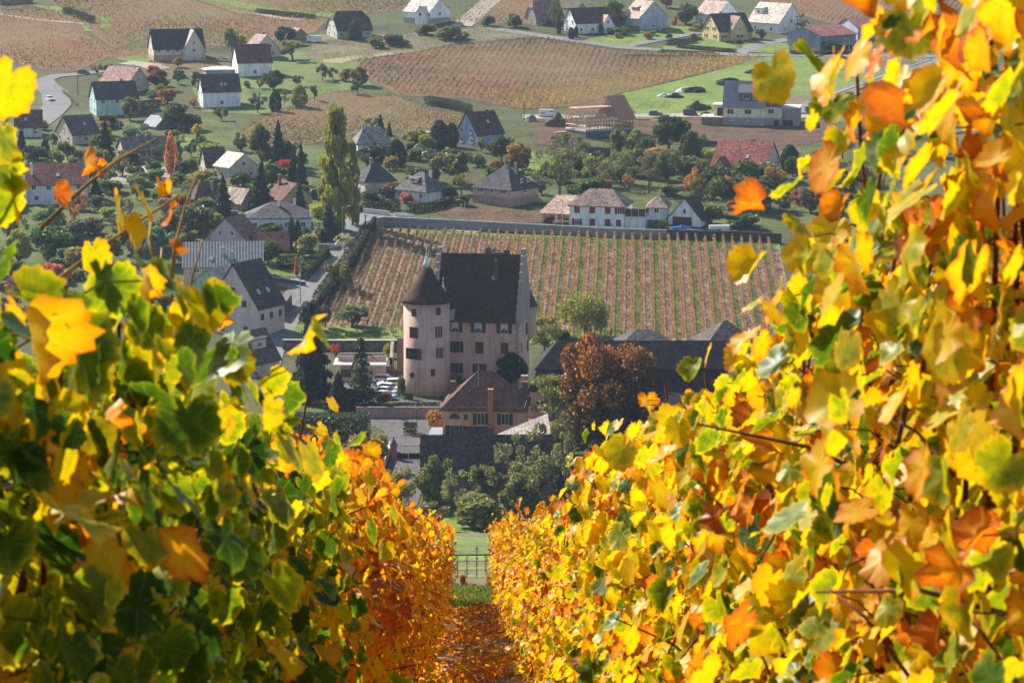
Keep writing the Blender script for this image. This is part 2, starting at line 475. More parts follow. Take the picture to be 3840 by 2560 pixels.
sheet('meadow', [(430, 222), (540, 205), (580, 222), (545, 242), (500, 236)], G_LAWN, 0.16)
sheet('meadow', [(2150, 164), (2360, 110), (2620, 95), (2660, 118), (2420, 160), (2310, 176)], G_LAWN, 0.16)
sheet('meadow', [(2480, 178), (2640, 140), (2760, 175), (2800, 205), (2500, 195)], G_LAWN, 0.16)
sheet('meadow', [(2790, 150), (2960, 165), (2960, 205), (2780, 196)], G_LAWN, 0.16)
sheet('meadow', [(2330, 352), (2560, 300), (2880, 214), (3370, 214), (3420, 250), (3130, 348), (3060, 400), (2960, 380), (2800, 430), (2390, 428), (2360, 395)], G_LAWN, 0.12)
sheet('dry_bank', [(3060, 232), (3240, 196), (3490, 200), (3480, 245), (3380, 270), (3160, 268)], G_DRY, 0.18)
sheet('dry_bank', [(3080, 420), (3330, 340), (3560, 260), (3900, 260), (3900, 620), (3600, 560), (3300, 470), (3120, 460)], G_DRY, 0.12)
sheet('dry_bank', [(2930, 365), (3080, 350), (3070, 400), (2960, 410)], G_DRY, 0.18)
sheet('soil_bank', [(1990, 440), (2160, 425), (2170, 520), (2130, 555), (2010, 545)], G_SOIL, 0.12)
sheet('soil_bank', [(2380, 448), (2700, 440), (3000, 480), (3130, 440), (3140, 520), (2900, 570), (2600, 545), (2380, 540), (2280, 540)], G_SOIL, 0.12)
sheet('hillside_meadow', [(1900, 560), (2120, 560), (2300, 600), (2600, 560), (2900, 560), (3300, 500), (3900, 620), (3900, 900), (2900, 850), (2680, 855), (2000, 790)], G_GARDEN, 0.05)
sheet('meadow', [(1980, 570), (2100, 590), (2040, 660), (1985, 670)], G_LAWN, 0.1)
sheet('meadow', [(2160, 575), (2290, 580), (2250, 650), (2190, 640)], G_LAWN, 0.1)
sheet('village_garden_ground', [(250, 470), (760, 440), (1200, 560), (1340, 640), (1340, 860), (1240, 1060), (1080, 1220), (700, 1240), (-300, 1250), (-300, 640), (100, 620)], G_GARDEN, 0.05)
sheet('lawn', [(640, 510), (720, 520), (740, 560), (650, 560)], G_LAWN, 0.1)
sheet('lawn', [(160, 590), (300, 590), (290, 620), (160, 620)], G_LAWN, 0.1)
sheet('lawn', [(1000, 985), (1180, 980), (1170, 1045), (990, 1030)], G_LAWN, 0.1)
# roads
sheet('side_road', band([(130, 475), (185, 430), (215, 395), (205, 350), (165, 322), (165, 300), (215, 286), (300, 280), (395, 268)], [4, 4.2, 4.5, 4.5, 4.5, 3.5, 3, 2.5, 2.2]), G_ROAD, 0.22, world=True)
sheet('farm_track', band([(1730, 100), (1790, 50), (1840, 5), (1850, -8)], 4), G_TRACK, 0.2, world=True)
sheet('farm_track', band([(0, 56), (130, 75), (330, 92)], 1.5), G_TRACK, 0.2, world=True)
sheet('farm_track', band([(960, 52), (1050, 70), (1130, 78)], 2), G_TRACK, 0.2, world=True)
sheet('upper_road', band([(1855, 112), (1960, 126), (2120, 150), (2330, 180), (2560, 196), (2760, 208), (2900, 210), (3200, 211), (3550, 214), (3700, 205)], 3.2), G_ROAD, 0.24, world=True)
sheet('upper_road', band([(2330, 180), (2480, 150), (2640, 122), (2760, 108)], 2.2), G_ROAD, 0.22, world=True)
sheet('driveway', band([(2760, 205), (2860, 165), (2960, 150)], 3), G_ROAD, 0.22, world=True)
sheet('hill_road', band([(2990, 425), (3080, 385), (3200, 340), (3330, 296), (3440, 258), (3560, 222)], 4.5), G_ROAD, 0.26, world=True)
sheet('site_road', band([(1960, 440), (2060, 440), (2390, 436), (2560, 434), (2700, 436), (2960, 440), (3130, 432)], [4, 4, 3.5, 4, 4, 4, 2]), G_TRACK, 0.2, world=True)
sheet('driveway', band([(470, 236), (560, 246), (600, 262)], 4), G_TRACK, 0.2, world=True)
sheet('village_street', band([(1405, 800), (1345, 842), (1290, 915), (1225, 985), (1160, 1065), (1110, 1130), (1060, 1210), (1010, 1300), (985, 1380)], [6, 5, 4.2, 4, 4.2, 3.6, 3.4, 3.4, 3.4]), G_ROAD, 0.16, world=True)
sheet('side_lane', band([(1150, 1080), (1060, 1060), (960, 1040)], 3), G_ROAD, 0.18, world=True)
sheet('village_street', band([(1380, 800), (1560, 842), (1800, 868)], 3), G_TRACK, 0.14, world=True)
sheet('garden_path', [(400, 640), (560, 620), (700, 640), (640, 700), (420, 690)], G_TRACK, 0.1)
sheet('garden_plot', [(1640, 770), (2050, 800), (2140, 838), (1740, 836), (1640, 805)], G_SOIL, 0.12)

# low vines of the far plots
def m_coltuft():
    t = NT('field_foliage')
    c = t.attr('tint').outputs['Color']
    d = t.new('BsdfDiffuse'); t.link(c, d.inputs[0])
    tr = t.new('BsdfTranslucent'); t.link(c, tr.inputs[0])
    m1 = t.new('MixShader'); m1.inputs[0].default_value = 0.35; t.link(d.outputs[0], m1.inputs[1]); t.link(tr.outputs[0], m1.inputs[2])
    t.link(m1.outputs[0], t.out.inputs[0])
    return t.m
M['tuft'] = m_coltuft()
def quads(C, size, nrm_up=0.0, squash=1.0):
    """Random leaf-like quads at centres C."""
    n = len(C)
    a = nrg.normal(size=(n, 3)); a /= np.linalg.norm(a, axis=1)[:, None]
    b = nrg.normal(size=(n, 3)); b[:, 2] *= squash
    b -= a * (a * b).sum(1)[:, None]; b /= np.linalg.norm(b, axis=1)[:, None] + 1e-9
    s = (np.asarray(size) * nrg.uniform(0.6, 1.3, n))[:, None]
    w = s * nrg.uniform(0.45, 0.8, n)[:, None]
    V = np.stack([C - a * s * 0.5, C + b * w * 0.5 - a * s * .05, C + a * s * 0.5, C - b * w * 0.5 + a * s * .08], 1).reshape(-1, 3)
    F = np.arange(4 * n).reshape(n, 4)
    return V, F
RUST = [(0.46, 0.15, 0.06), (0.32, 0.13, 0.06), (0.40, 0.20, 0.065), (0.22, 0.13, 0.065), (0.48, 0.27, 0.08), (0.22, 0.17, 0.065)]
GOLD = [(0.62, 0.40, 0.06), (0.5, 0.32, 0.06), (0.4, 0.3, 0.07), (0.3, 0.25, 0.07)]
BARE = [(0.19, 0.145, 0.10), (0.24, 0.18, 0.125), (0.17, 0.165, 0.085), (0.28, 0.2, 0.12)]
OLIV = [(0.24, 0.25, 0.08), (0.3, 0.27, 0.1), (0.2, 0.2, 0.08), (0.3, 0.21, 0.1)]
def field_vines(name, pts, ang, pal, label, sp=2.1, st=1.1, per=5, h=1.5, goldedge=None, q=0.6):
    W = poly_world(pts)
    x0, x1 = min(p.x for p in W), max(p.x for p in W); y0, y1 = min(p.y for p in W), max(p.y for p in W)
    dg = math.hypot(x1 - x0, y1 - y0) / 2 + 2; cx, cy = (x0 + x1) / 2, (y0 + y1) / 2
    A, B = np.meshgrid(np.arange(-dg, dg, st), np.arange(-dg, dg, sp)); A = A.ravel(); B = B.ravel()
    A = A + nrg.uniform(-.3, .3, len(A)); B = B + nrg.normal(0, .08, len(B))
    ca, sa = math.cos(R(ang)), math.sin(R(ang))
    X = cx + A * ca - B * sa; Y = cy + A * sa + B * ca
    k = inside(X, Y, W) & (nrg.random(len(X)) < 0.93)
    X, Y = X[k], Y[k]
    n = len(X)
    Z = np.interp(Y, _xs, _zs)
    vig = 0.75 + 0.35 * np.sin(X * 0.05 + 1.3) * np.sin(Y * 0.043) + nrg.normal(0, .1, n)
    C = np.repeat(np.stack([X, Y, Z], 1), per, 0)
    C[:, 0] += nrg.normal(0, .28, n * per); C[:, 1] += nrg.normal(0, .28, n * per)
    C[:, 2] += nrg.uniform(.35, h, n * per)
    V, F = quads(C, q * np.repeat(np.clip(vig, .5, 1.2), per), squash=1.6)
    pal = np.array(pal)
    big = 0.5 + 0.5 * np.sin(X * 0.031 + Y * 0.06 + 2) * np.cos(Y * 0.037 - X * .02)
    idx = np.clip((big * len(pal) * .75 + nrg.uniform(0, len(pal) * .5, n)).astype(int), 0, len(pal) - 1)
    cl = np.repeat(pal[idx] * nrg.uniform(.42, 1.15, (n, 1)), per, 0) * nrg.uniform(.6, 1.4, (n * per, 1))
    if goldedge:
        e = np.repeat(np.clip((goldedge(X, Y)), 0, 1), per)[:, None]
        pick = nrg.random((n * per, 1)) < e
        cl = np.where(pick, np.array(GOLD)[nrg.integers(0, 4, n * per)] * nrg.uniform(.7, 1.3, (n * per, 1)), cl)
    col = np.concatenate([np.repeat(cl, 4, 0), np.ones((n * per * 4, 1))], 1)
    o = put(name, mesh_np(name, V, F, M['tuft'], {'tint': ('FLOAT_COLOR', col)}))
    tag(o, label, 'vineyard', None, 'stuff')
    return o
FIELDS = [
 (0, 20, RUST, 'red brown vineyard plot on the slope at the upper left corner'),
 (1, 12, RUST, 'dark rust vineyard plot above the curving side road'),
 (2, 18, RUST + OLIV[:2], 'broad rust and olive vineyard above the dark roofed house with cross gable'),
 (3, 80, OLIV, 'greenish striped vineyard plot along the top beside the white new house'),
 (4, 80, RUST[2:], 'pale brown vineyard plot right of the straight farm track'),
 (5, 84, RUST[:3] + BARE, 'large rust vineyard with golden margin in the middle of the slope'),
 (6, 80, RUST[:4] + OLIV, 'vineyard plot with orange patches behind the tall poplar'),
 (7, 75, BARE + RUST[:1], 'brown leafless vineyard behind the long barns at the upper right'),
 (8, 80, OLIV, 'small green vineyard strip in front of the cross gabled house'),
]
for i, ang, pal, lab in FIELDS:
    ge = None
    if i == 5:
        c1, c2 = P(2040, 405).to_2d(), P(2880, 216).to_2d()
        dv = (c2 - c1).normalized()
        def ge(X, Y, c1=c1, dv=dv):
            return 1.15 - np.abs((X - c1.x) * dv.y - (Y - c1.y) * dv.x) / 26
    field_vines('vineyard_plot', PLOTS[i][0], ang, pal, lab, goldedge=ge, per=6 if i in (5, 6) else 5)

# rough grass, scrub and weeds on the banks
def scrub(name, pts, pal, label, dens, h=0.9, q=0.7):
    W = poly_world(pts)
    x0, x1 = min(p.x for p in W), max(p.x for p in W); y0, y1 = min(p.y for p in W), max(p.y for p in W)
    n = int((x1 - x0) * (y1 - y0) * dens * 2.4)
    X = nrg.uniform(x0, x1, n); Y = nrg.uniform(y0, y1, n)
    k = inside(X, Y, W) & (np.sin(X * .21 + np.sin(Y * .17) * 2) + np.sin(Y * .26 + X * .06) > nrg.uniform(-1.6, 1.2, n))
    X, Y = X[k], Y[k]; n = len(X)
    C = np.stack([X, Y, np.interp(Y, _xs, _zs) + nrg.uniform(0.05, h, n)], 1)
    V, F = quads(C, q * .62, squash=1.4)
    cl = np.array(pal)[nrg.integers(0, len(pal), n)] * nrg.uniform(.75, 1.25, (n, 1))
    col = np.concatenate([np.repeat(cl, 4, 0), np.ones((n * 4, 1))], 1)
    return tag(put(name, mesh_np(name, V, F, M['tuft'], {'tint': ('FLOAT_COLOR', col)})), label, 'scrub', None, 'stuff')
scrub_meadow = [(.15, .2, .065), (.2, .24, .085), (.12, .15, .06), (.25, .24, .12)]
GRN = [(0.11, 0.15, 0.05), (0.15, 0.19, 0.06), (0.19, 0.2, 0.08), (0.09, 0.11, 0.05)]
scrub('meadow_tufts', [(-100, 235), (400, 200), (900, 150), (1900, 120), (3600, 215), (3700, 560), (3200, 840), (2000, 780), (1340, 640), (1200, 900), (700, 1000), (-200, 900)], scrub_meadow, 'rough grass tufts spread over the meadows of the slope', 0.5, 0.25, 0.42)
scrub('scrub_growth', [(1150, 160), (1500, 130), (1880, 105), (2010, 145), (1720, 172), (1340, 235), (1180, 240)], GRN + BARE, 'grey green scrub on the bank below the white new house', 0.5)
scrub('scrub_growth', [(3080, 425), (3330, 345), (3560, 265), (3880, 262), (3880, 620), (3600, 560), (3300, 475), (3120, 462)], BARE + GRN[:2], 'dry brown scrub on the bank below the hill road', 0.4)
scrub('scrub_growth', [(3060, 232), (3240, 196), (3490, 200), (3480, 245), (3380, 270), (3160, 268)], BARE, 'purple brown weeds between hill road and upper road', 0.5)
scrub('scrub_growth', [(2000, 545), (2170, 520), (2400, 545), (2620, 545), (2900, 565), (3140, 515), (3300, 480), (3500, 760), (2900, 850), (2650, 840), (2300, 760), (2000, 780)], GRN, 'green undergrowth between the trees above the walled vineyard', 1.5, 0.9, 0.5)
scrub('scrub_growth', [(2380, 448), (2700, 440), (3000, 480), (3130, 440), (3140, 520), (2900, 560), (2600, 545), (2380, 540)], BARE + [(0.12, 0.07, 0.04)], 'brown weeds on the earth bank of the building sites', 0.35, 0.5, 0.5)
scrub('scrub_growth', [(260, 560), (760, 540), (1240, 620), (1330, 700), (1290, 880), (1200, 1030), (1080, 1200), (700, 1230), (260, 900)], GRN, 'low garden greenery between the village houses', 1.6, 0.6, 0.4)
scrub('scrub_growth', [(1640, 775), (2050, 800), (2140, 838), (1740, 838)], GRN + GOLD[:2], 'vegetable beds and weeds behind the long vineyard wall', 0.8, 0.7, 0.5)
scrub('scrub_growth', [(1320, 1900), (1700, 1880), (2500, 1880), (2500, 2060), (1500, 2060)], GRN, 'low green weeds in the garden below the front barn', 0.7, 0.6, 0.5)

# ------------------------------------------------------------------ walled vineyard
CD = Vector((math.sin(R(2.45)), math.cos(R(2.45))))         # direction of its rows
CN = Vector((CD.y, -CD.x))                                   # across the rows, to the right
c0 = P(1440, 868).to_2d()                                    # far end of the first row by the street
c1 = P(2880, 906).to_2d()
NROW = 44
span = (c1 - c0).dot(CN)
pitch = span / (NROW - 1)
CLOS = [(1420, 858), (1900, 880), (2500, 895), (2920, 905), (3000, 1300), (2300, 1275), (2000, 1262), (1160, 1222), (1225, 1120), (1330, 975)]
sheet('walled_vineyard_soil', CLOS, G_LITTER, 0.07, sx=6)
sheet('grass_margin', [(1500, 862), (1900, 880), (2500, 896), (2920, 906), (2930, 940), (2500, 925), (1900, 900), (1560, 876)], G_LAWN, 0.12)
clos_w = [p.to_2d() for p in poly_world(CLOS)]
def clip_row(far):
    s = 0.0; last = 0.0; hit = False
    ss = np.arange(0, 220, 0.5)
    pts = [far - CD * v for v in ss]
    ins = inside(np.array([p.x for p in pts]), np.array([p.y for p in pts]), clos_w)
    idx = np.where(ins)[0]
    return (ss[idx[0]], ss[idx[-1]]) if len(idx) else (0, 0)
ORD = ['first', 'second', 'third', 'fourth', 'fifth', 'sixth', 'seventh', 'eighth', 'ninth', 'tenth', 'eleventh', 'twelfth', 'thirteenth', 'fourteenth',
       'fifteenth', 'sixteenth', 'seventeenth', 'eighteenth', 'nineteenth', 'twentieth']
TENS = ['', '', 'twenty', 'thirty', 'forty', 'fifty']
def ordw(n):
    if n <= 20: return ORD[n - 1]
    if n % 10 == 0: return {30: 'thirtieth', 40: 'fortieth', 50: 'fiftieth'}[n]
    return TENS[n // 10] + '-' + ORD[n % 10 - 1]
EXTRA = 10     # shorter rows that start at the wall along the street
for k in range(-EXTRA, NROW):
    t = k / (NROW - 1)
    far = c0.lerp(c1, t)
    if k < 0:
        far = c0 + CN * (pitch * k)
    a, b = clip_row(far)
    if b - a < 4: continue
    a += 0.8
    n = int((b - a) * 34)
    s = nrg.uniform(a, b, n)
    lat = nrg.normal(0, 0.15, n)
    X = far.x - CD.x * s + CN.x * lat; Y = far.y - CD.y * s + CN.y * lat
    o0 = far - CD * a
    z0 = zf(o0.y)
    vigor = .8 + .25 * np.sin(s * .31 + k * 1.7) + .2 * np.sin(s * .83 + k * 2.9)
    kp = nrg.random(n) < np.clip(vigor * 1.5 - .35, .12, 1); s, lat, X, Y, vigor = s[kp], lat[kp], X[kp], Y[kp], vigor[kp]; n = len(s)
    Z = np.interp(Y, _xs, _zs) + 0.4 + (1.15 + .35 * vigor) * nrg.beta(1.6, 1.3, n)
    C = np.stack([X - o0.x, Y - o0.y, Z - z0], 1)
    V, F = quads(C, 0.34, squash=1.2)
    pal = np.array([(0.46, 0.24, 0.10), (0.38, 0.19, 0.085), (0.5, 0.31, 0.12), (0.33, 0.21, 0.09)] if k > 12 else [(0.30, 0.17, 0.09), (0.34, 0.22, 0.10), (0.25, 0.13, 0.075), (0.28, 0.22, 0.09)])
    cl = pal[nrg.integers(0, 4, n)] * nrg.uniform(.65, 1.3, (n, 1))
    col = np.concatenate([np.repeat(cl, 4, 0), np.ones((n * 4, 1))], 1)
    cl *= rnd.uniform(.75, 1.2)
    root = thing('vine_row', ('rust brown vine row in the walled vineyard, ' if k > 12 else 'brown green vine row in the walled vineyard, ') + ordw(k + EXTRA + 1) + ' from the street side',
                 'vine row', (o0.x, o0.y, z0), 0, 'vine rows of the walled vineyard')
    put('foliage', mesh_np('foliage', V, F, M['tuft'], {'tint': ('FLOAT_COLOR', col)}), root)
    mb = MB(); qs = np.linspace(0, b - a - .3, 14)
    ps = [far - CD * (a + q) for q in qs]
    mb.tube([(p.x - o0.x, p.y - o0.y, zf(p.y) - z0 + .85) for p in ps], .06, 5)
    put('cordon', mb.mesh('cordon', M['bark']), root, col=(0.05, 0.04, 0.03))
    # grass alley beside every other row
    if k % 2 == 0 and k > -EXTRA + 1:
        L_ = [far - CD * v + CN * (pitch * .5 - pitch * .33) for v in (a + 1, b - .5)] + [far - CD * v + CN * (pitch * .5 + pitch * .33) for v in (b - .5, a + 1)]
        sheet('grass_alley', L_, G_ALLEY if k > 17 else G_ALLEYDRY, 0.13, world=True, sx=3)

# fallen leaves in the alleys of the walled vineyard
W_ = Vector((0, 0))
x0, x1 = min(p.x for p in clos_w), max(p.x for p in clos_w); y0, y1 = min(p.y for p in clos_w), max(p.y for p in clos_w)
n = 26000
X = nrg.uniform(x0, x1, n); Y = nrg.uniform(y0, y1, n); k = inside(X, Y, clos_w); X, Y = X[k], Y[k]; n = len(X)
C = np.stack([X, Y, np.interp(Y, _xs, _zs) + nrg.uniform(.14, .3, n)], 1)
V, F = quads(C, .32)
cl = np.array([(.34, .19, .10), (.42, .27, .17), (.22, .13, .08), (.15, .17, .06), (.5, .36, .24)])[nrg.integers(0, 5, n)]
tag(put('vineyard_litter', mesh_np('vineyard_litter', V, F, M['tuft'], {'tint': ('FLOAT_COLOR', np.concatenate([np.repeat(cl, 4, 0), np.ones((4 * n, 1))], 1))})), 'tan fallen leaves strewn between the rows of the walled vineyard', 'leaf litter', None, 'stuff')
# ------------------------------------------------------------------ buildings
WHITE = (0.88, 0.87, 0.85); CREAM = (0.72, 0.6, 0.44); PINK = (0.58, 0.42, 0.36); GREY = (0.45, 0.46, 0.48)
SLATE = (0.032, 0.032, 0.04); BROWNR = (0.06, 0.033, 0.028); REDR = (0.25, 0.085, 0.06); SUNLITR = (0.42, 0.33, 0.28); GREYR = (0.16, 0.16, 0.165)  # the pale roof tone has sunlight painted in
_cache = {}
def cmesh(key, build):
    if key not in _cache: _cache[key] = build()
    return _cache[key]
def window_mesh(w, h, mull=True):
    def b():
        f = 0.075
        m = MB().box(-w / 2, -w / 2 + f, -.06, .04, 0, h).box(w / 2 - f, w / 2, -.06, .04, 0, h)
        m.box(-w / 2 + f, w / 2 - f, -.06, .04, h - f, h).box(-w / 2 + f, w / 2 - f, -.06, .04, 0, f)
        if mull: m.box(-.04, .04, -.055, .035, f, h - f)
        m.box(-w / 2 - .06, w / 2 + .06, -.14, .03, -.07, -.005)
        return m.mesh('window', M['paint'])
    return cmesh(('w', round(w, 2), round(h, 2), mull), b)
def pane_mesh(w, h):
    return cmesh(('p', round(w, 2), round(h, 2)), lambda: MB().box(-w / 2 + .075, w / 2 - .075, -.025, .0, .075, h - .075).mesh('pane', M['glass']))
def box_mesh(sx, sy, sz, mat, name='box'):
    return cmesh(('b', round(sx, 2), round(sy, 2), round(sz, 2), mat, name), lambda: MB().box(-sx / 2, sx / 2, -sy / 2, sy / 2, 0, sz).mesh(name, M[mat]))
def add_window(par, p, rz, w, h, frame=WHITE, shut=None, closed=False, pane=True, curtain=False):
    """Window in a wall; p = foot centre on the wall face, rz = turn so that local -y is outwards."""
    q = Matrix.Rotation(rz, 3, 'Z')
    if closed:
        o = put('shutter', box_mesh(w / 2 - .02, .06, h, 'paint', 'shutter'), par, Vector(p) + q @ Vector((-w / 4, -.035, 0)), rz, shut)
        put('shutter', box_mesh(w / 2 - .02, .06, h, 'paint', 'shutter'), par, Vector(p) + q @ Vector((w / 4, -.035, 0)), rz, shut)
        return o
    o = put('window', window_mesh(w, h), par, p, rz, frame)
    put('pane', pane_mesh(w, h), o, (0, 0, 0), 0)
    if curtain:
        put('curtain', cmesh(('cu', w, h), lambda: MB().prism([(-w / 2 + .08, -.03, h - .08), (w / 2 - .08, -.03, h - .08), (w / 2 - .08, -.03, h * .2), (0.02, -.03, h * .45), (-w / 2 + .08, -.03, h * .2)], off=(0, -.012, 0)).mesh('curtain', M['cloth'])), o, (0, 0, 0), 0, (0.6, 0.6, 0.62))
    if shut:
        for s in (-1, 1):
            put('shutter', box_mesh(w * .5, .05, h + .04, 'paint', 'shutter'), par, Vector(p) + q @ Vector((s * (w * .76 + .02), -.04, -.02)), rz, shut)
    return o
def roof_polys(kind, L, W, he, hr, oh=0.45, og=0.35, hipl=None):
    sl = (hr - he) / (W / 2)
    y = W / 2 + oh; ze = he - oh * sl; x = L / 2 + og
    if kind == 'gable':
        return [[(-x, -y, ze), (x, -y, ze), (x, 0, hr), (-x, 0, hr)], [(x, y, ze), (-x, y, ze), (-x, 0, hr), (x, 0, hr)]]
    if kind == 'hip':
        x = L / 2 + oh
        r_ = max(L / 2 - (hipl if hipl is not None else W / 2), 0.05)
        return [[(-x, -y, ze), (x, -y, ze), (r_, 0, hr), (-r_, 0, hr)], [(x, y, ze), (-x, y, ze), (-r_, 0, hr), (r_, 0, hr)],
                [(x, -y, ze), (x, y, ze), (r_, 0, hr)], [(-x, y, ze), (-x, -y, ze), (-r_, 0, hr)]]
    # half hip
    zc = he + (hr - he) * 0.55; yc = (W / 2) * (1 - 0.55); r_ = x - yc * 0.8
    return [[(-x, -y, ze), (x, -y, ze), (x, -yc, zc), (r_, 0, hr), (-r_, 0, hr), (-x, -yc, zc)],
            [(x, y, ze), (-x, y, ze), (-x, yc, zc), (-r_, 0, hr), (r_, 0, hr), (x, yc, zc)],
            [(x, -yc, zc), (x, yc, zc), (r_, 0, hr)], [(-x, yc, zc), (-x, -yc, zc), (-r_, 0, hr)]]
def walls_mesh(kind, L, W, he, hr, base=-2.5):
    m = MB(); x, y = L / 2, W / 2
    d = 0.12
    if kind == 'hip':
        m.box(-x, x, -y, y, base, he + .02)
    else:
        top = [(-y, he - d), (y, he - d)]
        if kind == 'gable': prof = [(-y, base), (y, base), (y, he - d), (0, hr - d), (-y, he - d)]
        else:
            zc = he + (hr - he) * .55 - d; yc = y * .45
            prof = [(-y, base), (y, base), (y, he - d), (yc, zc), (-yc, zc), (-y, he - d)]
        m.prism([(-x, a, b) for a, b in prof], off=(L, 0, 0))
    return m.mesh('walls', M['plaster'])
HOUSES = []
def house(name, label, xy, side, a, lpx, gpx, eave, ridge, wall=WHITE, roof=BROWNR, kind='gable', Wm=None, Lm=None, fw=(), gw=(), shut=None, frame=WHITE,
          chim=(), wing=None, door=None, sky=(), mat='tile', base=None, cat='house', oh=0.45, dorm=None, hipl=None):
    """xy: photo position of the foot of the corner between the two visible faces. side: the gable end that shows (L/R)."""
    p0 = P(*xy); s = PPM(p0); al = R(a)
    L = Lm or lpx / (s * math.cos(al)); W = Wm or gpx / (s * max(math.sin(al), .08))
    he = eave / s / 0.985
    dep = math.atan2(-p0.z, p0.y)
    hr = ridge / s / 0.985 - (W / 2) * math.cos(al) * math.tan(dep)
    hr = max(hr, he + 0.12 * W)
    rz = al if side == 'L' else -al
    q = Matrix.Rotation(rz, 3, 'Z')
    ce = p0 - q @ Vector((-L / 2 if side == 'L' else L / 2, -W / 2, 0))
    h = thing(name, label, cat, (ce.x, ce.y, p0.z), rz)
    wall = tuple(min(.9, c * 1.12) for c in wall)
    put('walls', walls_mesh(kind, L, W, he, hr), h, col=wall)
    rm = MB()
    for pl in roof_polys(kind, L, W, he, hr, oh, hipl=hipl): rm.prism(pl, 0.2)
    ro = put('roof', rm.mesh('roof', M[mat]), h, col=tuple(c * (.95 if max(roof) < .15 else 1.0) for c in roof))
    if base:
        put('plinth', MB().box(-L / 2 - .05, L / 2 + .05, -W / 2 - .05, W / 2 + .05, -2.4, base[0]).mesh('plinth', M['conc']), h, col=base[1])
    b0 = (base[0] if base else 0.2)
    fl = 2.75
    gx = -1 if side == 'L' else 1
    gr = -math.pi / 2 if side == 'L' else math.pi / 2
    ww, wh = 1.15, 1.3
    for i, n in enumerate(fw):
        z = b0 + .85 + fl * i
        if z + wh > he - .1: z = max(he - wh - .25, 0.3)
        x0, x1 = -L / 2, L / 2
        if wing: # keep clear of the wing
            if side == 'L': x1 = wing[0] * L
            else: x0 = wing[1] * L
        for j in range(n):
            x = x0 + (x1 - x0) * (j + .5) / n
            if door == 'F' and i == 0 and j == n // 2:
                put('door', box_mesh(1.1, .1, 2.1, 'paint', 'door'), h, (x, -W / 2 - .02, 0.1), 0, (0.12, 0.06, 0.04)); continue
            add_window(h, (x, -W / 2 - .01, z), 0, ww, wh, frame, shut)
    for i, n in enumerate(gw):
        z = b0 + .85 + fl * i
        top = he + (hr - he) * (1 - (0.8 if n > 1 else .5) * 1.0)
        if z > he - .4 and n > 2: continue
        wsp = W if z + wh < he else W * max(0.2, (hr - z - wh) / (hr - he))
        if z + wh > hr - 0.3: continue
        for j in range(n):
            y = -wsp / 2 + wsp * (j + .5) / n
            yy = y if side == 'R' else -y
            if door == 'G' and i == 0 and j == n // 2:
                put('door', box_mesh(1.1, .1, 2.1, 'paint', 'door'), h, (gx * (L / 2 + .02), yy, .1), gr, (0.12, .06, .04)); continue
            add_window(h, (gx * (L / 2 + .01), yy, z), gr, ww if z < he else .95, wh if z < he else 1.15, frame, shut if z < he else None)
    for c in chim:
        cx, cy, ch, cc = c
        z = hr - abs(cy) / (W / 2) * (hr - he)
        co = put('chimney', MB().box(-.32, .32, -.32, .32, -1.2, ch).mesh('chimney', M['plaster']), ro, (cx * L, cy, z), 0, cc)
        put('chimney_cap', MB().box(-.4, .4, -.4, .4, ch, ch + .12).mesh('chimney_cap', M['conc']), co, col=(.3, .3, .3))
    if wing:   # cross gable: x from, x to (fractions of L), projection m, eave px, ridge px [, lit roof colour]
        xa, xb, pr, we, wr = wing[0] * L, wing[1] * L, wing[2], wing[3] / s, wing[4] / s
        wr = min(wr, hr - .1)
        xm = (xa + xb) / 2; yf = -W / 2 - pr
        yr = -W / 2 + (wr - he) / (hr - he) * W / 2; ye = -W / 2 + max(0, (we - he) / (hr - he)) * W / 2
        put('wing_walls', MB().prism([(xa, yf, -2.5), (xb, yf, -2.5), (xb, yf, we - .1), (xm, yf, wr - .1), (xa, yf, we - .1)], off=(0, pr + .3, 0)).mesh('wing_walls', M['plaster']), h, col=wall)
        sl = (wr - we) / ((xb - xa) / 2); o_ = .4
        m = MB()
        m.prism([(xa - o_, yf - .3, we - o_ * sl), (xm, yf - .3, wr), (xm, yr + .1, wr), (xa - o_, ye + .1, we - o_ * sl)], .2)
        m.prism([(xm, yf - .3, wr), (xb + o_, yf - .3, we - o_ * sl), (xb + o_, ye + .1, we - o_ * sl), (xm, yr + .1, wr)], .2)
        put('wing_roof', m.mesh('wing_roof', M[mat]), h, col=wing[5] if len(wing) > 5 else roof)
        add_window(h, (xm, yf - .01, b0 + .9), 0, 1.3, 1.3, frame, shut)
        if wr > 5.5: add_window(h, (xm, yf - .01, b0 + 3.6), 0, 1.0, 1.15, frame)
    for (fx, ft) in sky:
        yy = -W / 2 * (1 - ft); z = he + (hr - he) * ft
        an = math.atan2(hr - he, W / 2)
        so = put('skylight', box_mesh(.9, 1.2, .1, 'metal', 'skylight'), ro, (fx * L, yy, z + .03), (an, 0, 0), (.5, .52, .56))
    if dorm:   # fx, width, height
        fx, dw, dh = dorm
        yy = -W / 2 * .62; z0 = he + (hr - he) * .38; yb = -W / 2 * max(0.02, 1 - (.38 + dh / (hr - he)))
        dm = put('dormer', MB().box(fx * L - dw / 2, fx * L + dw / 2, yy, yb, z0 - .4, z0 + dh).mesh('dormer', M['plaster']), h, col=wall)
        put('dormer_roof', MB().prism([(fx * L - dw / 2 - .3, yy - .35, z0 + dh), (fx * L + dw / 2 + .3, yy - .35, z0 + dh), (fx * L + dw / 2 + .3, yb + .8, z0 + dh + .5), (fx * L - dw / 2 - .3, yb + .8, z0 + dh + .5)], .15).mesh('dormer_roof', M[mat]), h, col=roof)
        add_window(h, (fx * L, yy - .01, z0 + .25), 0, min(1.4, dw * .7), min(1.0, dh * .7), frame)
    h['dim'] = [L, W, he, hr]
    HOUSES.append(h)
    return h, L, W, he, hr

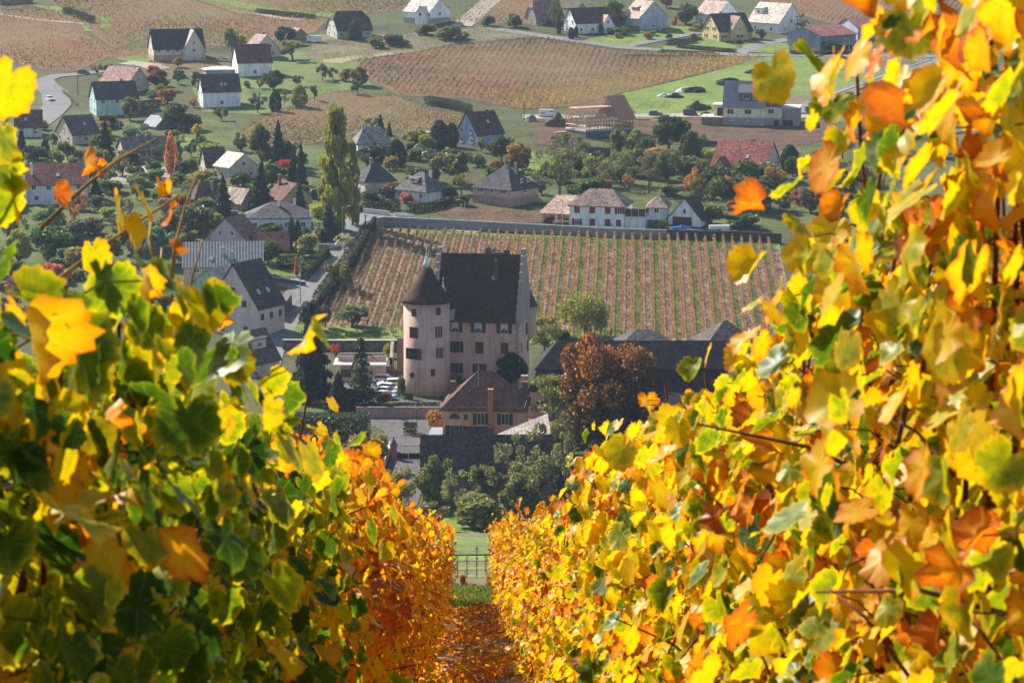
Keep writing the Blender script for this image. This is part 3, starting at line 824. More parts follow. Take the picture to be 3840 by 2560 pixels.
# --- upper slope; pale and pink roofs have sunlight painted into their colour
house('gabled_house', 'dark roofed house with pale cross gable and brick red gable end, alone below the vineyards', (577, 232), 'L', 17, 185, 34, 50, 120, (0.55, 0.5, 0.45), SLATE, fw=(3,), gw=(1, 1), wing=(.06, .5, 1.5, 42, 118, SUNLITR), base=(2.2, (.45, .28, .24)))
house('pink_roofed_house', 'house with pale pink sunlit roof behind the turquoise house', (483, 352), 'R', 35, 120, 64, 42, 98, (0.5, 0.38, 0.33), (0.33, 0.21, 0.18), gw=(1, 1), chim=((.1, .5, 1.0, WHITE), (.3, .4, 1.0, WHITE)))
house('turquoise_house', 'pale turquoise house with steep dark roof beside the curving road', (362, 436), 'L', 20, 150, 42, 66, 128, (0.42, 0.62, 0.58), (0.062, 0.058, 0.066), fw=(0, 3), gw=(2, 2, 1), chim=((.2, .3, .9, (.1, .1, .1)),))
house('white_house', 'white house with dark brown roof and two skylights above the orchard', (762, 406), 'L', 15, 137, 28, 64, 126, WHITE, (0.075, 0.05, 0.055), fw=(1,), gw=(2, 2, 1), sky=((0.02, .35), (.12, .35)))
house('white_barn', 'tall white barn with plain dark red roof', (893, 290), 'L', 16, 124, 32, 57, 122, WHITE, (0.12, 0.055, 0.055), fw=(1,), gw=(2, 1), cat='barn')
house('beige_house', 'beige house with broad gable behind the tall white barn', (952, 222), 'R', 58, 44, 92, 36, 90, (.55, .5, .42), (0.3, 0.22, 0.2), gw=(2, 2), chim=((0.1, .4, 1.0, (.1, .09, .09)),))
house('brown_shed', 'small brown gabled shed behind the dark round tree', (1102, 150), 'R', 52, 22, 44, 20, 44, (.3, .17, .1), (0.4, 0.3, 0.26), cat='shed')
house('half_hipped_house', 'wide house with big dark half-hipped roof half overgrown by ivy', (1264, 148), 'L', 22, 128, 46, 40, 103, (.5, .5, .46), (0.07, 0.05, 0.05), 'half', fw=(4,), gw=(2, 2), oh=.9)
house('new_white_house', 'bright white new house with pale sunlit roof on the grey plinth at the top', (1610, 96), 'R', 38, 99, 77, 50, 100, (.82, .82, .8), (0.55, 0.5, 0.46), fw=(2,), gw=(1,), base=(2.6, (.36, .36, .36)), wing=(.05, .45, 1.6, 44, 70))
house('brown_bungalow', 'brown house with large sweeping roof left of the birch', (2010, 96), 'L', 32, 104, 38, 34, 92, (.42, .33, .27), (0.2, 0.135, 0.12), 'half', fw=(2,), gw=(1, 1), chim=((.1, .3, .8, (.2, .12, .1)),))
house('dark_gabled_house', 'small dark roofed house half hidden behind the big round tree', (2165, 46), 'R', 48, 56, 30, 16, 34, (.5, .42, .35), (0.1, 0.08, 0.08), gw=(1,))
house('white_wing_house', 'white house with dark brown roof and pink sunlit front gable beside the cypresses', (2159, 130), 'L', 26, 138, 43, 45, 98, WHITE, (0.085, 0.05, 0.052), fw=(2,), gw=(2, 2, 1), wing=(.12, .52, 2.2, 28, 72, (0.4, .25, .2)), shut=None)  # pink wing roof: sunlight on its slope put into the colour
house('grey_house', 'grey blue house with pink sunlit roof and big blank gable at the hedge', (2396, 118), 'R', 54, 62, 113, 50, 112, (.4, .45, .5), (0.42, 0.3, 0.26), gw=(1, 0, 1), dorm=(-.1, 3, 1.3), sky=((.25, .5), (.32, .5)))
house('pale_house', 'white house with pale pink sunlit roof behind the yellow house', (2692, 100), 'R', 40, 80, 84, 46, 94, WHITE, (0.45, 0.34, 0.3), gw=(2, 2), fw=(2,))
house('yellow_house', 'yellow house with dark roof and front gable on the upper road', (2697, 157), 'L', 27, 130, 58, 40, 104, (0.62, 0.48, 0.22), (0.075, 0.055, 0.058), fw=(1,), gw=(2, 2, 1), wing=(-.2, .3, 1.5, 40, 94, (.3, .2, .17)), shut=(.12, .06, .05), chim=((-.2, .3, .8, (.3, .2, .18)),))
house('white_villa', 'white villa with pale sunlit roof slope and balconied dark gable right of the yellow house', (2921, 128), 'R', 50, 108, 100, 42, 112, WHITE, (0.52, 0.43, 0.38), gw=(2, 1), fw=(2,), dorm=(-.3, 4, 2.2))
house('grey_barn', 'long blue grey barn with rusty red low roof at the upper road', (3075, 190), 'L', 42, 150, 112, 56, 88, (.22, .25, .3), (0.24, 0.10, 0.09), cat='barn', oh=1.0)
house('pale_barn', 'pale blue walled barn with dull red roof behind the long grey barn', (3217, 151), 'L', 24, 116, 40, 46, 82, (.42, .46, .52), (0.22, 0.09, 0.09), cat='barn', Wm=16)
house('brown_barn', 'brown roofed barn at the upper right edge behind the vine shoot', (3730, 176), 'L', 15, 150, 15, 34, 78, (.15, .16, .2), (0.22, 0.15, 0.14), cat='barn')
# --- left village; cream roofs have the sun on them painted in
house('edge_house', 'white house with dark red roof at the left edge under the yellow leaf', (58, 517), 'L', 9, 97, 16, 44, 104, (.6, .57, .54), (0.13, 0.065, 0.062), fw=(2, 2), sky=((-.1, .4),))
house('chalet_house', 'beige house with large greenish grey roof behind the dark conifer', (272, 545), 'L', 34, 94, 82, 42, 110, (.55, .46, .36), (0.085, 0.085, 0.085), fw=(1,), gw=(2, 1), sky=((.1, .5),), wing=None)
house('grey_shed', 'small shed with light grey roof between chalet and olive tree', (585, 488), 'R', 45, 56, 60, 16, 52, (.25, .24, .22), (0.36, 0.37, 0.38), mat='conc', cat='shed')
house('long_bungalow', 'long low bungalow with dark grey roof left of the orange column tree', (467, 603), 'L', 20, 160, 46, 38, 88, (.52, .43, .36), (0.075, 0.075, 0.08), fw=(4,), gw=(2,), shut=(.2, .05, .04), chim=((-.1, .3, .7, (.4, .38, .36)), (.1, .3, .7, (.4, .38, .36))))
house('red_roofed_house', 'white house with wide red brown roof and tall white chimney', (100, 768), 'L', 5, 222, 10, 78, 156, (.66, .68, .7), (0.17, 0.065, 0.055), Wm=13, fw=(3, 4), chim=((-.42, -3.5, 2.6, WHITE),), sky=((.02, .4),))
house('solar_house', 'house with sunlit cream roof and two dark solar panels on its pale slope', (862, 680), 'R', 52, 66, 98, 54, 104, (.6, .5, .43), (0.62, 0.52, 0.42), gw=(2, 1), fw=(1,))  # whole roof painted in the tone of its sunlit slope
house('gable_annex', 'dark roofed house wing left of the sunlit cream roof', (775, 662), 'L', 22, 74, 36, 42, 108, (.58, .48, .42), (0.085, 0.055, 0.055), fw=(1,), gw=(2, 1), chim=((.35, .4, .9, (.4, .35, .3)),))
house('flat_garage', 'grey flat garage with white roof edge beside the white barn', (775, 284), 'L', 18, 112, 20, 22, 26, (.3, .31, .32), (0.6, 0.6, 0.6), 'hip', Wm=7, mat='conc', cat='garage')
house('pink_house', 'pink house with hipped roof and one sunlit slope behind the spruce', (732, 778), 'L', 30, 110, 32, 40, 94, (.6, .36, .3), (0.12, 0.075, 0.07), 'hip', fw=(1,), gw=(1,), chim=((.1, -1, 1.6, (.3, .3, .32)),))
house('brick_chimney_house', 'yellow gabled house with tall brick chimney left of the poplar', (1056, 792), 'R', 58, 70, 112, 44, 104, (.55, .43, .24), (0.13, 0.07, 0.06), gw=(2, 1), fw=(1,), chim=((-.3, -1.2, 2.6, (.28, .09, .06)),))
house('dark_roofed_house', 'low house with sunlit cream roof edge between two spruces', (905, 792), 'R', 40, 100, 52, 34, 84, (.4, .34, .25), (0.4, .32, .26), gw=(1,))
house('white_hip_house', 'white house with grey hipped roof beside the paired cypresses', (926, 870), 'L', 5, 240, 10, 54, 112, (.7, .75, .78), (0.1, 0.1, 0.11), 'hip', Wm=12, fw=(4,), chim=((.0, -1.5, 1.2, WHITE), (.25, 1, 1.0, WHITE)))
house('mauve_house', 'mauve gabled house with brown roof behind the corrugated roof', (928, 948), 'L', 66, 52, 166, 44, 132, (.5, .43, .47), (0.19, 0.11, 0.1), gw=(0, 2), chim=((-.1, 0, 1.2, (.1, .08, .08)), (.2, .4, 1.2, (.1, .08, .08))))
house('red_shed', 'low shed with plain dark red roof between mauve house and hedge', (955, 952), 'L', 6, 126, 9, 18, 84, (.25, .13, .11), (0.19, 0.07, 0.062), Wm=9, cat='shed')
house('corrugated_house', 'long pink house under a grey corrugated roof', (690, 1078), 'L', 5, 292, 14, 80, 172, (.6, .42, .35), (0.21, 0.21, 0.215), Wm=13, mat='corr', fw=(2, 3), sky=((-.15, .3),), chim=((.0, -3.4, 1.5, (.5, .5, .48)), (.12, -4.5, 1.4, (.4, .45, .42))))
house('mint_house', 'mint green gabled house in front of the corrugated roof', (868, 1180), 'L', 62, 60, 186, 84, 172, (.36, .58, .48), (0.36, 0.29, 0.26), gw=(1, 2), oh=.7)
house('steep_roofed_house', 'pale pink house with huge steep dark roof at the street', (968, 1270), 'L', 60, 88, 190, 120, 282, (.6, .5, .48), (0.055, 0.055, 0.063), gw=(2, 0, 2, 1), fw=(0, 3), shut=None, sky=((-.2, .3), (.15, .3)), frame=(.2, .12, .1))
house('dormer_house', 'dark roofed house with white dormer behind the orange vine shoots', (960, 1415), 'L', 55, 80, 120, 60, 170, (.45, .45, .46), (0.08, 0.075, 0.08), dorm=(-.1, 4, 2))
# --- centre and right
house('hip_house', 'beige house with dark hipped roof half behind the poplar', (1370, 738), 'L', 24, 112, 46, 62, 130, (.52, .45, .4), (0.062, 0.062, 0.072), 'hip', fw=(1, 0), gw=(1, 1), chim=((-.15, -.5, 1.4, (.2, .2, .22)),))
house('grey_roofed_house', 'pale house with wide grey roof right behind the poplar top', (1342, 572), 'L', 10, 126, 10, 36, 96, (.5, .56, .6), (0.14, 0.14, 0.15), 'hip', Wm=11, fw=(1,), chim=((-.3, -1, 1.5, (.5, .5, .52)),), hipl=2.5)
house('blue_house', 'grey blue gabled house with dark brown roof and white windows', (1789, 552), 'L', 40, 100, 80, 50, 130, (.3, .38, .48), (0.085, 0.052, 0.05), gw=(2, 2), fw=(0,), sky=((.1, .5),), chim=((.3, .5, 1.0, (.3, .1, .08)),))
house('white_bungalow', 'white bungalow with hipped grey roof and small dormer beside the street', (1598, 762), 'R', 40, 122, 86, 46, 112, WHITE, (0.12, 0.115, 0.12), 'hip', fw=(3,), gw=(0,), door='F', dorm=(-.05, 2.6, 1.0), chim=((.2, .8, 1.0, WHITE),), shut=None)
house('salmon_house', 'salmon house with dark pyramid roof and two chimneys', (1918, 778), 'R', 38, 146, 102, 68, 148, (.56, .36, .3), (0.07, 0.07, 0.08), 'hip', fw=(2, 3), gw=(1, 2), chim=((.12, -.5, 2.0, (.16, .16, .18)), (.2, .8, 1.6, (.5, .4, .36))), base=(2.4, (.42, .25, .22)))
SH = (.22, .03, .03)
h, L, W, he, hr = house('red_shutter_house', 'long white house with red shutters behind the vineyard wall', (2340, 858), 'R', 13, 204, 32, 86, 148, WHITE, (0.23, 0.165, 0.14), 'hip', Wm=11, hipl=4)
for i, fx in enumerate((-.36, -.08, .2)):
    add_window(h, (fx * L, -W / 2 - .01, 3.6), 0, 1.4, 1.7, WHITE, SH, closed=True)
add_window(h, (.42 * L, -W / 2 - .01, 3.6), 0, 1.2, 1.6, WHITE, SH)
for i, fx in enumerate((-.08, .2)):
    add_window(h, (fx * L, -W / 2 - .01, .6), 0, 1.4, 1.7, WHITE, SH, closed=True)
add_window(h, (-.36 * L, -W / 2 - .01, .6), 0, 1.2, 1.6, WHITE, SH)
add_window(h, (.4 * L, -W / 2 - .01, .6), 0, 1.2, 1.6, WHITE, SH, closed=True)
add_window(h, (L / 2 + .01, -2, .5), R(90), 1.1, 1.5, WHITE, SH)
gb = MB().box(L / 2 + .05, L / 2 + 5.4, -W / 2 + .2, -W / 2 + 4.5, 2.9, 3.1)
put('balcony', gb.mesh('balcony', M['conc']), h, col=(.6, .6, .58))
put('balcony_glazing', MB().box(L / 2 + .1, L / 2 + 5.3, -W / 2 + .22, -W / 2 + .3, 3.1, 5.0).box(L / 2 + 5.25, L / 2 + 5.35, -W / 2 + .3, -W / 2 + 4.4, 3.1, 5.0).mesh('balcony_glazing', M['glass']), h)
for q in (.1, 1.8, 3.5, 5.2):
    put('balcony_post', MB().box(L / 2 + q, L / 2 + q + .1, -W / 2 + .1, -W / 2 + .2, 3.1, 5.2).mesh('balcony_post', M['metal']), h, col=(.7, .7, .7))
put('lower_walls', MB().box(L / 2 + .06, L / 2 + 5.2, -W / 2 + .6, -W / 2 + 4.4, -2, 2.9).mesh('lower_walls', M['plaster']), h, col=WHITE)
put('lean_to_roof', MB().prism([(-L / 2 - 8.5, -W / 2 + 3, 2.9), (-L / 2 - .1, -W / 2 + 3, 2.9), (-L / 2 - .1, W / 2, 6.6), (-L / 2 - 5.5, W / 2, 6.6)], .2).mesh('lean_to_roof', M['tile']), h, col=(.42, .29, .23))
put('lean_to_walls', MB().box(-L / 2 - 8, -L / 2 - 7.5, -W / 2 + 3.3, W / 2 - .3, -1, 2.7).box(-L / 2 - 4.4, -L / 2 - 3.8, -W / 2 + 3.3, -W / 2 + 3.8, -1, 2.7).box(-L / 2 - 7.4, -L / 2 - .2, W / 2 - .5, W / 2 - .2, -1, 4).mesh('lean_to_walls', M['plaster']), h, col=CREAM)
house('annex_house', 'small white house with brownish hipped roof right of the glazed balcony', (2500, 838), 'R', 8, 76, 12, 62, 106, WHITE, (0.25, 0.18, 0.15), 'hip', Wm=9, fw=(0, 1), hipl=2.5)
h, L, W, he, hr = house('white_garage', 'white gabled garage with black roof above the blue covered boat', (2628, 852), 'L', 66, 42, 120, 32, 110, (.8, .8, .8), (0.05, 0.045, 0.045), cat='garage')
add_window(h, (-L / 2 - .01, 0, 3.3), -R(90), .6, 1.0, (.1, .1, .1))
put('garage_door', box_mesh(5, .1, 2.3, 'paint', 'garage_door'), h, (-L / 2 - .03, .6, 0), -R(90), (.1, .035, .03))
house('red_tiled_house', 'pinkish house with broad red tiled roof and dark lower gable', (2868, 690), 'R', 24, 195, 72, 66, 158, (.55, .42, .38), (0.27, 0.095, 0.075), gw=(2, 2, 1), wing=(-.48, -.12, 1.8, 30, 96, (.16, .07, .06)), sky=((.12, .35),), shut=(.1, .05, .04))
# ------------------------------------------------------------------ the castle
ROSE = (0.70, 0.455, 0.365); DARKR = (0.085, 0.04, 0.036); CTILE = (0.052, 0.031, 0.024); SHUT = (.085, .032, .032)
p0 = P(1943, 1466); s0 = PPM(p0); ca = R(9.6)
CL = 316 / s0 / math.cos(ca); CW = 13.0; CHE = 268 / s0 / .985; CHR = 515 / s0 / .985 - CW / 2 * .19
q = Matrix.Rotation(-ca, 3, 'Z')
cc = p0 - q @ Vector((CL / 2, -CW / 2, 0))
castle = thing('castle', 'tall rose castle with steep dark roof and stepped gables in front of the walled vineyard', 'castle', (cc.x, cc.y, p0.z), -ca)
put('walls', MB().prism([(-CL / 2, -CW / 2, -1), (-CL / 2, CW / 2, -1), (-CL / 2, CW / 2, CHE), (-CL / 2, 0, CHR - .3), (-CL / 2, -CW / 2, CHE)], off=(CL, 0, 0)).mesh('walls', M['plaster']), castle, col=ROSE)
rm = MB(); sl = (CHR - CHE) / (CW / 2); x_ = CL / 2 - .35
for sg in (-1, 1):
    pl = [(-x_, sg * (CW / 2 + .75), CHE - .55), (x_, sg * (CW / 2 + .75), CHE - .55), (x_, sg * CW / 2 * .9, CHE + .1 * (CHR - CHE) * 1.0), (-x_, sg * CW / 2 * .9, CHE + .1 * (CHR - CHE))]
    p2 = [(-x_, sg * CW / 2 * .9, CHE + .1 * (CHR - CHE)), (x_, sg * CW / 2 * .9, CHE + .1 * (CHR - CHE)), (x_, 0, CHR), (-x_, 0, CHR)]
    rm.prism(pl if sg < 0 else pl[::-1], .2); rm.prism(p2 if sg < 0 else p2[::-1], .2)
croof = put('roof', rm.mesh('roof', M['tile']), castle, col=CTILE)
for sg in (-1, 1):
    n = 8; pr = [(-CW / 2 - .5, CHE - 1.2)]
    for i in range(n):
        y0 = -CW / 2 - .5 + i * (CW / 2 - .1) / n; z = CHE + .45 + (i + .6) * (CHR - CHE) / n
        pr += [(y0, z), (y0 + (CW / 2 - .1) / n, z)]
    pr[-1] = (-.55, pr[-1][1])
    pr += [(-.55, CHR + 1.15), (.55, CHR + 1.15)] + [(-a, b) for a, b in pr[::-1]]
    xx = CL / 2 - .4 if sg > 0 else -CL / 2 - .4
    put('stepped_gable', MB().prism([(xx, a, b) for a, b in pr], off=(.8, 0, 0)).mesh('stepped_gable', M['plaster']), castle, col=(.40, .33, .3))
qm = MB()
for i in range(22):
    w_ = .75 if i % 2 else .45
    qm.box(CL / 2 - w_, CL / 2 + .03, -CW / 2 - .03, -CW / 2 + (.45 if i % 2 else .75), i * .62, i * .62 + .56)
put('quoins', qm.mesh('quoins', M['conc']), castle, col=(.36, .31, .28))
put('cornice', MB().box(-CL / 2, CL / 2 - .1, -CW / 2 - .25, -CW / 2 + .02, CHE - .55, CHE - .2).mesh('cornice', M['conc']), castle, col=(.3, .22, .2))
def cx(px): return CL / 2 - (1943 - px) / (s0 * math.cos(ca))
F = -CW / 2 - .01
for px in (1706, 1793, 1891):
    add_window(castle, (cx(px), F, 11.1), 0, 1.45, 2.3, (.55, .52, .5), SHUT, curtain=True)
add_window(castle, (cx(1710), F, 7.2), 0, 1.4, 2.1, (.14, .09, .08), SHUT)
add_window(castle, (cx(1798), F, 7.1), 0, 1.6, 2.2, WHITE, SHUT, closed=True)
add_window(castle, (cx(1892), F, 7.1), 0, 1.5, 2.2, WHITE, SHUT, closed=True)
add_window(castle, (cx(1706), F, 3.2), 0, 1.5, 1.9, (.3, .26, .24), SHUT)
add_window(castle, (cx(1798), F, 3.2), 0, 1.3, 1.9, (.2, .15, .14), SHUT)
for (yy, z, w, hh) in ((-4, 12.5, .7, 1.5), (-1, 12.5, .7, 1.5), (3.2, 9.5, .9, 2.2), (0, 16.5, .6, 1.2), (-2.5, 7, .7, 1.7), (4.5, 6, .9, 2), (1.5, 20, .5, 1), (-3.5, 17, .5, 1.1), (2, 12.8, .8, 1.9)):
    add_window(castle, (CL / 2 + .01, yy, z), R(90), w, hh, (.12, .08, .07), SHUT if w > .8 else None)
for (px, yy, hh, w, c) in ((1726, 1.5, .9, .5, (.16, .11, .1)), (1804, 1.6, 2.6, .45, (.18, .11, .1)), (1848, 1.0, 1.2, .8, (.12, .09, .09)), (1876, 1.2, 1.9, .5, (.17, .11, .1)), (1781, 1.4, .8, .4, (.16, .1, .1)), (1846, -2.2, 1.2, .4, (.1, .08, .08))):
    z = CHR - abs(yy) / (CW / 2) * (CHR - CHE)
    c1 = put('chimney', MB().box(-w, w, -w, w, -1.5, hh + abs(yy) * .8).mesh('chimney', M['plaster']), croof, (cx(px), yy, z), 0, c)
    put('chimney_pot', MB().lathe([(.16, hh + abs(yy) * .8 - .02), (.14, hh + abs(yy) * .8 + .45)], 8).mesh('chimney_pot', M['conc']), c1, (0, 0, 0), 0, (.2, .1, .08))
put('rear_dormer_roof', MB().add([(-3, -3, -3.4), (3, -3, -3.4), (3, 3, -3.4), (-3, 3, -3.4), (0, 0, 0)], [(0, 3, 2, 1), (0, 1, 4), (1, 2, 4), (2, 3, 4), (3, 0, 4)]).mesh('rear_dormer_roof', M['tile']), castle, (cx(1812), CW / 2 - .6, 25.9), 0, (.17, .15, .15))
put('skylight', box_mesh(.9, .7, .12, 'metal', 'skylight'), croof, (cx(1840), -2.4, CHR - 2.4 * sl - .0), (math.atan(sl), 0, 0), (.5, .52, .55))
put('flashing', MB().prism([(0, 0, 0), (.9, 0, 0), (1.2, 0, 2.2), (.25, 0, 1.9)], off=(0, .12, 0)).mesh('flashing', M['metal']), castle, (cx(1688), -CW / 2 - .95, CHE - .3), 0, (.5, .53, .58))
# turrets
tq = (CL / 2 - .3, CW / 2 - .2)
tu = put('corner_turret', MB().lathe([(.4, 7.6), (1.7, 9), (1.7, 14.7)], 20, tq).mesh('corner_turret', M['plaster'], True), castle, col=ROSE)
put('turret_roof', MB().lathe([(2.1, 14.5), (1.75, 15.1), (.9, 17), (.05, 19)], 20, tq).mesh('turret_roof', M['tile'], True), tu, col=(.06, .055, .06))
st = put('stair_turret', MB().lathe([(1.25, 0), (1.25, 17.3)], 10, (cx(1662), -CW / 2 + .2)).mesh('stair_turret', M['plaster']), castle, col=ROSE)
put('turret_roof', MB().lathe([(1.5, 17.2), (1.3, 17.6), (.9, 18.4), (.62, 19.0)], 12, (cx(1662), -CW / 2 + .2)).mesh('turret_roof', M['tile'], True), st, col=(.055, .05, .055))
put('finial', MB().lathe([(.66, 19.0), (.5, 19.3), (.28, 19.7), (.12, 20.3), (.16, 20.5), (.05, 20.7), (.03, 21.6)], 12, (cx(1662), -CW / 2 + .2)).mesh('finial', M['metal'], True), st, col=(.6, .65, .72))
# round tower (its own body, built onto the castle)
pf = P(1599, 1488); st_ = PPM(pf); TR = 88 / st_
tower = thing('round_tower', 'round rose tower with dark cone roof and zinc spike at the castle corner', 'tower', (pf.x, pf.y + TR, pf.z))
TH = (1488 - 1143) / st_ / .985
put('walls', MB().lathe([(TR * 1.03, -1), (TR * 1.0, 3), (TR * .985, TH)], 64).mesh('walls', M['plaster'], True), tower, col=ROSE)
put('cornice', MB().lathe([(TR * 1.0, TH - .5), (TR * 1.07, TH - .2), (TR * 1.08, TH)], 64).mesh('cornice', M['conc'], True), tower, col=(.5, .45, .4))  # pale ring colour stands for sunlight on the eave
put('roof', MB().lathe([(TR * 1.12, TH - .05), (TR * .98, TH + .75), (TR * .6, TH + 3.1), (.84, TH + 6.5)], 64).mesh('roof', M['tile'], True), tower, col=CTILE)
put('spike', MB().lathe([(.9, TH + 6.4), (.5, TH + 7.4), (.2, TH + 8.4), (.1, TH + 8.9), (.14, TH + 9.1), (.04, TH + 9.3), (.03, TH + 10.2)], 24).mesh('spike', M['metal'], True), tower, col=(.62, .66, .72))
for (px, y0, y1, w, mode) in ((865, 755, 825, 42, 'c'), (1090, 742, 812, 40, 'c'), (863, 922, 1022, 76, 'c'), (1092, 915, 1015, 46, 'o'), (862, 1118, 1215, 78, 'd'), (1098, 1110, 1205, 46, 'o'), (1037, 1308, 1372, 40, 'c')):
    th = math.asin((px - 977) / 2.45 / st_ / TR); rr = TR * 1.0
    yb = 850 + y1 / 2.45; hh = (y1 - y0) / 2.45 / st_ * 1.02
    z = (1488 - TR * (1 - math.cos(th)) * .19 * st_ - yb) / st_ / .985
    w_ = w / 2.45 / st_ / math.cos(th)
    pz = (rr * math.sin(th), -rr * math.cos(th), z)
    if mode == 'c': add_window(tower, pz, th, w_, hh, shut=SHUT, closed=True)
    else: add_window(tower, pz, th, w_ * (.62 if mode == 'o' else .9), hh, (.4, .38, .36) if mode == 'o' else (.1, .07, .06), SHUT)
th = math.asin((847 - 977) / 2.45 / st_ / TR)
oc = put('round_window', MB().tube([(.55 * math.cos(t_), 0, .55 * math.sin(t_)) for t_ in np.linspace(0, 2 * math.pi, 17)], .14, 6).mesh('round_window', M['conc']), tower, (TR * math.sin(th), -TR * math.cos(th), (1488 - 1403) / st_ - .2), th, (.3, .24, .22))
put('pane', MB().prism([(.5 * math.cos(t_), -.02, .5 * math.sin(t_)) for t_ in np.linspace(0, 2 * math.pi, 17)[:-1]], off=(0, .06, 0)).mesh('pane', M['glass']), oc)

# gatehouse
h, L, W, he, hr = house('gatehouse', 'orange gatehouse with dark hipped roof and dark green shutters below the castle', (1966, 1642), 'R', 4, 307, 20, 114, 254, (0.80, 0.38, 0.24), (0.10, 0.05, 0.042), 'hip', Wm=11.5, hipl=5.9, oh=.5)
GS = (.025, .06, .05)
def gx(px): return L / 2 - (1966 - px) / 21.4
add_window(h, (gx(1802), -W / 2 - .01, 2.3), 0, 1.35, 2.05, (.6, .58, .55), GS)
add_window(h, (gx(1893), -W / 2 - .01, 2.3), 0, 1.35, 2.05, (.7, .68, .66), GS)
add_window(h, (gx(1703), -W / 2 - .01, .1), 0, 1.6, 2.0, (.3, .36, .33), GS)
add_window(h, (gx(1746), -W / 2 - .01, 3.1), 0, .8, 1.1, (.3, .33, .3))
ar = [(1.0 * math.cos(t_), -.05, 1.0 * math.sin(t_)) for t_ in np.linspace(0, math.pi, 13)]
aw = put('arched_window', MB().tube(ar + [ar[0]], .1, 6).mesh('arched_window', M['paint']), h, (gx(1703), -W / 2, 3.3), 0, (.28, .3, .25))
put('pane', MB().prism(ar, off=(0, .07, 0)).mesh('pane', M['glass']), aw)
put('chimney', MB().box(-.42, .42, -.5, .4, -1, 8.6).box(-.5, .5, -.58, .48, 8.6, 8.75).mesh('chimney', M['plaster']), h, (gx(1839), -W / 2 - .1, 0), 0, (.6, .24, .13))
put('side_chimney', MB().box(-.5, .5, -.5, .5, -1, 3.2).mesh('side_chimney', M['plaster']), h, (gx(1679), 3.0, he - .2), 0, (.22, .12, .1))
put('side_chimney', MB().box(-.5, .5, -.5, .5, -1, 3.4).mesh('side_chimney', M['plaster']), h, (L / 2 - .4, 2.2, he - .2), 0, (.22, .12, .1))
put('vent_pipe', MB().tube([(gx(1788), -2.6, he + 2.2), (gx(1788), -2.6, hr + 1.4)], .09, 6).mesh('vent_pipe', M['metal']), h, col=(.3, .32, .34))
put('downpipe', MB().tube([(gx(1734), -W / 2 - .15, he - .3), (gx(1734), -W / 2 - .15, 1.2), (gx(1726), -W / 2 - 1.2, -.3)], .07, 6).mesh('downpipe', M['metal']), h, col=(.5, .52, .55))
put('porch_roof', MB().prism([(gx(1740), -W / 2 - 3.2, .6), (gx(1852), -W / 2 - 3.2, .6), (gx(1852), -W / 2 - .05, 2.0), (gx(1736), -W / 2 - .05, 2.0)], .15).mesh('porch_roof', M['tile']), h, col=(.09, .055, .055))
put('canopy', MB().prism([(-L / 2 - 2.6, -W / 2 - 2.6, -.1), (-L / 2 + .1, -W / 2 - 2.6, -.1), (-L / 2 + .1, -W / 2 + .2, 1.7), (-L / 2 - 2.0, -W / 2 + .2, 1.7)], .1).mesh('canopy', M['plastic']), h, col=(.75, .75, .78))

# front barn
h, L, W, he, hr = house('front_barn', 'long dark tiled barn in shade below the orange gatehouse', (1584, 1905), 'L', 1, 484, 8, 138, 280, (.30, .22, .2), (.08, .06, .056), Wm=9.5, cat='barn', oh=.6)
put('annex_walls', MB().box(L / 2 - 7.0, L / 2 - .4, W / 2 - .5, W / 2 + 11.5, -1, he + .6).mesh('annex_walls', M['plaster']), h, col=(.34, .26, .23))
put('annex_roof', MB().prism([(L / 2 - 8.2, W / 2 - 4.7, hr - 3.3), (L / 2, W / 2 - 4.7, hr + .1), (L / 2, W / 2 + 11.8, hr + .1), (L / 2 - 8.2, W / 2 + 11.8, hr - 3.3)], .25).mesh('annex_roof', M['tile']), h, col=(.2, .17, .16))  # paler than the barn roof: sun on this slope painted in

# long barn on the right
b0 = P(1990, 1562); sb = PPM(b0)
barn = thing('long_barn', 'long dark mansard roofed barn with faded wall letters behind the rust brown tree', 'barn', (b0.x, b0.y, b0.z))
BL = 36.0; BW = 12.0
put('walls', MB().box(0, BL, 0, BW, -1, 5.2).mesh('walls', M['plaster']), barn, col=(.40, .30, .28))
lo, up, en = MB(), MB(), None
lo.prism([(-.5, -.6, 4.9), (BL, -.6, 4.9), (BL, 1.2, 8.4), (1.1, 1.2, 8.4)], .2)
lo.prism([(BL, BW + .6, 4.9), (-.5, BW + .6, 4.9), (1.1, BW - 1.2, 8.4), (BL, BW - 1.2, 8.4)], .2)
lo.prism([(-.5, BW + .6, 4.9), (-.5, -.6, 4.9), (1.1, 1.2, 8.4), (1.1, BW - 1.2, 8.4)], .2)
lo.box(1.0, BL, 1.1, BW - 1.1, 8.1, 8.75)
up.prism([(.7, .8, 8.7), (BL, .8, 8.7), (BL, BW / 2, 13.1), (5.0, BW / 2, 13.1)], .2)
up.prism([(BL, BW - .8, 8.7), (.7, BW - .8, 8.7), (5.0, BW / 2, 13.1), (BL, BW / 2, 13.1)], .2)
up.prism([(.7, BW - .8, 8.7), (.7, .8, 8.7), (5.0, BW / 2, 13.1)], .2)
put('lower_roof', lo.mesh('lower_roof', M['tile']), barn, col=(.034, .028, .03))
put('upper_roof', up.mesh('upper_roof', M['tile']), barn, col=(.032, .028, .031))
put('buttress', MB().prism([(6, -.02, -1), (8, -.02, -1), (7.8, -.02, 3.2), (6.2, -.02, 3.2)], off=(0, -.5, 0)).mesh('buttress', M['stone']), barn, col=(.3, .22, .2))
for px in (2021, 2040):
    put('slit_window', box_mesh(.9, .08, .45, 'glass', 'slit_window'), barn, ((px - 1990) / sb, -.03, 2.4))
